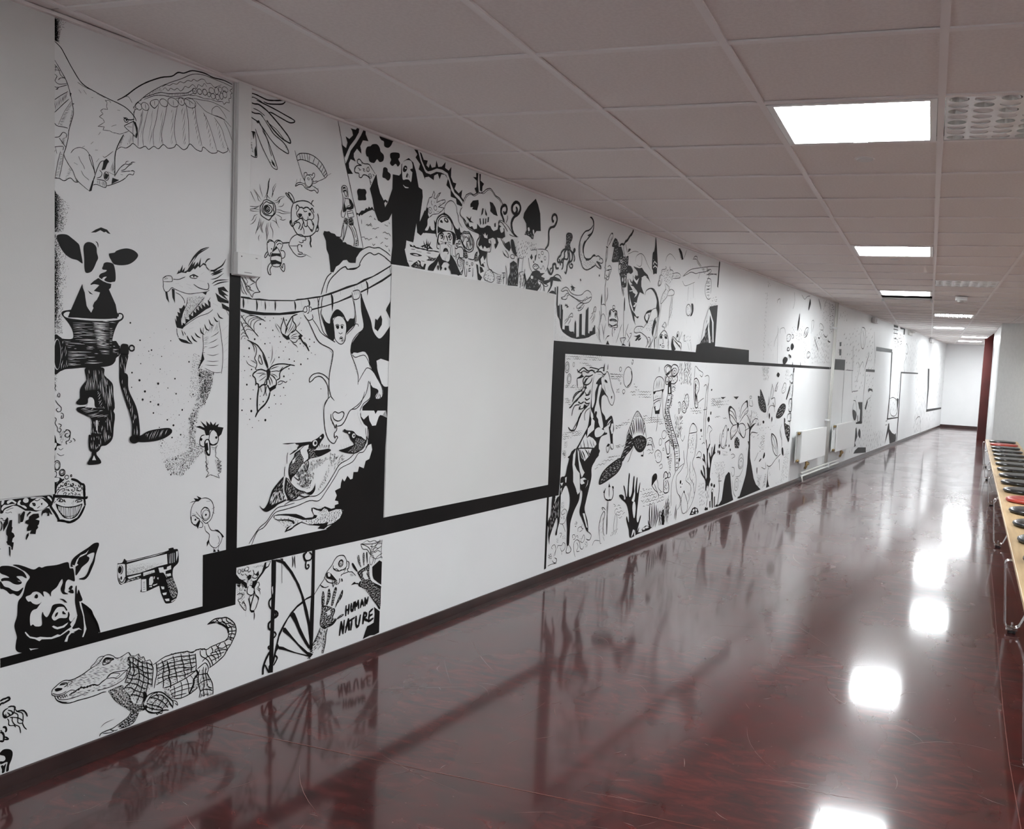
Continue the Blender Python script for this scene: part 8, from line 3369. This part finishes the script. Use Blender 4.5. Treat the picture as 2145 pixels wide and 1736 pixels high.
random.seed(11)
cur = None
count = 0
for line in MURAL.split('\n'):
    if not line:
        continue
    if line[0] == '@':
        if cur:
            cur.finish(wall)
        nm, lb = line[1:].split('|')
        cur = Paint(nm, lb, 0.0004 + 0.00002 * count)
        count += 1
        continue
    op, rest = line[0], line[1:]
    if op in 'slt':
        w, rest = rest.split(' ', 1)
        P = pts_of(rest)
        w = int(w) / 10
        if op != 'l':
            P = smooth(P, False)
        if op == 'l':
            for a, b in zip(P[:-1], P[1:]):
                d = math.hypot(b[0] - a[0], b[1] - a[1]) or 1
                ex, ez = (b[0] - a[0]) / d * w * .3, (b[1] - a[1]) / d * w * .3
                cur.stroke([(a[0] - ex, a[1] - ez), ((a[0] + b[0]) / 2, (a[1] + b[1]) / 2), (b[0] + ex, b[1] + ez)], w, 0)
            continue
        cur.stroke(P, w, 0, op == 't')
    elif op in 'fpvw':
        P = pts_of(rest)
        if op in 'fv':
            P = smooth(P, True)
        cur.poly(P, 0 if op in 'fp' else 1)
    elif op == 'd':
        a = list(map(int, rest.split()))
        for i in range(0, len(a), 3):
            cur.blob(a[i], a[i + 1], a[i + 2], a[i + 2], 0, 9)
    elif op in 'oeq':
        a = list(map(int, rest.split()))
        if op == 'o':
            Q = [(a[1] + a[3] * math.cos(t / 24 * 2 * math.pi), a[2] + a[4] * math.sin(t / 24 * 2 * math.pi)) for t in range(25)]
            cur.stroke(Q, a[0] / 10, 0)
        else:
            cur.blob(a[1], a[2], a[3], a[4], 0 if op == 'e' else 1, 20)
    else:
        hd, pl = rest.split(';')
        hd = list(map(float, hd.split()))
        P = pts_of(pl)
        if op == 'h':
            cur.rows(P, hd[0] / 10, hd[1], hd[2], 0)
        elif op in 'jk':
            cur.rows(P, hd[0] / 10, hd[1], hd[2], 1 if op == 'j' else 0, hd[3], hd[4])
        elif op == 'g':
            xs = [p[0] for p in P]
            zs = [p[1] for p in P]
            x0, x1, z0, z1 = min(xs), max(xs), min(zs), max(zs)
            n = int(hd[0])
            tries = 0
            while n > 0 and tries < 12000:
                tries += 1
                x, z = random.uniform(x0, x1), random.uniform(z0, z1)
                if hd[3] and random.random() > (1 - (x - x0) / (x1 - x0)) ** hd[3]:
                    continue
                if inside(P, x, z):
                    rr = random.uniform(hd[1], hd[2])
                    cur.blob(x, z, rr, rr * random.uniform(.7, 1.3), 0, 5)
                    n -= 1
        elif op in 'yY':
            w, sp = hd[0] / 10, hd[1]
            xs = [p[0] for p in P]
            zs = [p[1] for p in P]
            x0, x1, z0, z1 = min(xs), max(xs), min(zs), max(zs)
            if op == 'y':
                n = int(min(400, (x1 - x0) * (z1 - z0) / (sp * sp * 2.2)))
                for _ in range(n):
                    x, z = random.uniform(x0, x1), random.uniform(z0, z1)
                    if not inside(P, x, z):
                        continue
                    a = 1.1 + 1.2 * math.sin((x - x0) / (x1 - x0 + 1) * 4) + 0.6 * math.cos((z - z0) / (z1 - z0 + 1) * 5)
                    l = sp * random.uniform(.7, 1.5)
                    b_ = random.uniform(-.3, .3)
                    cur.stroke(smooth([(x - l * math.cos(a), z - l * math.sin(a)), (x + b_ * l * math.sin(a) * .5, z - b_ * l * math.cos(a) * .5),
                                       (x + l * math.cos(a), z + l * math.sin(a))], False), w, 0, 1)
            else:
                amp = hd[2] * 0.5
                z = z0 + sp * .4
                while z < z1:
                    ph = random.uniform(0, 6)
                    run = []
                    x = x0
                    lam = sp * 2.4
                    while x <= x1 + 1:
                        zz = z + amp * math.sin(x / lam * 2 * math.pi + ph) + amp * .5 * math.sin(x / lam * .7 + ph)
                        if inside(P, x, zz) and random.random() > .03:
                            run.append((x, zz))
                        else:
                            if len(run) > 3:
                                cur.stroke(run, w, 0, 1)
                            run = []
                        x += lam / 8
                    if len(run) > 3:
                        cur.stroke(run, w, 0, 1)
                    z += sp * random.uniform(.8, 1.2)
cur.finish(wall)


def panel(name, pts, label):
    p = Paint(name, label, 0.0032)
    p.poly(pts, 2)
    p.finish(wall)


panel('blank_panel', [(325, 1744), (1788, 1747), (1811, 596), (325, 598)], 'blank off-white square panel right of the hanging monkey')
panel('blank_panel', [(-1348, 2288), (-1186, 2288), (-1187, 877), (-1356, 880)], 'blank off-white panel at the left edge of the picture')
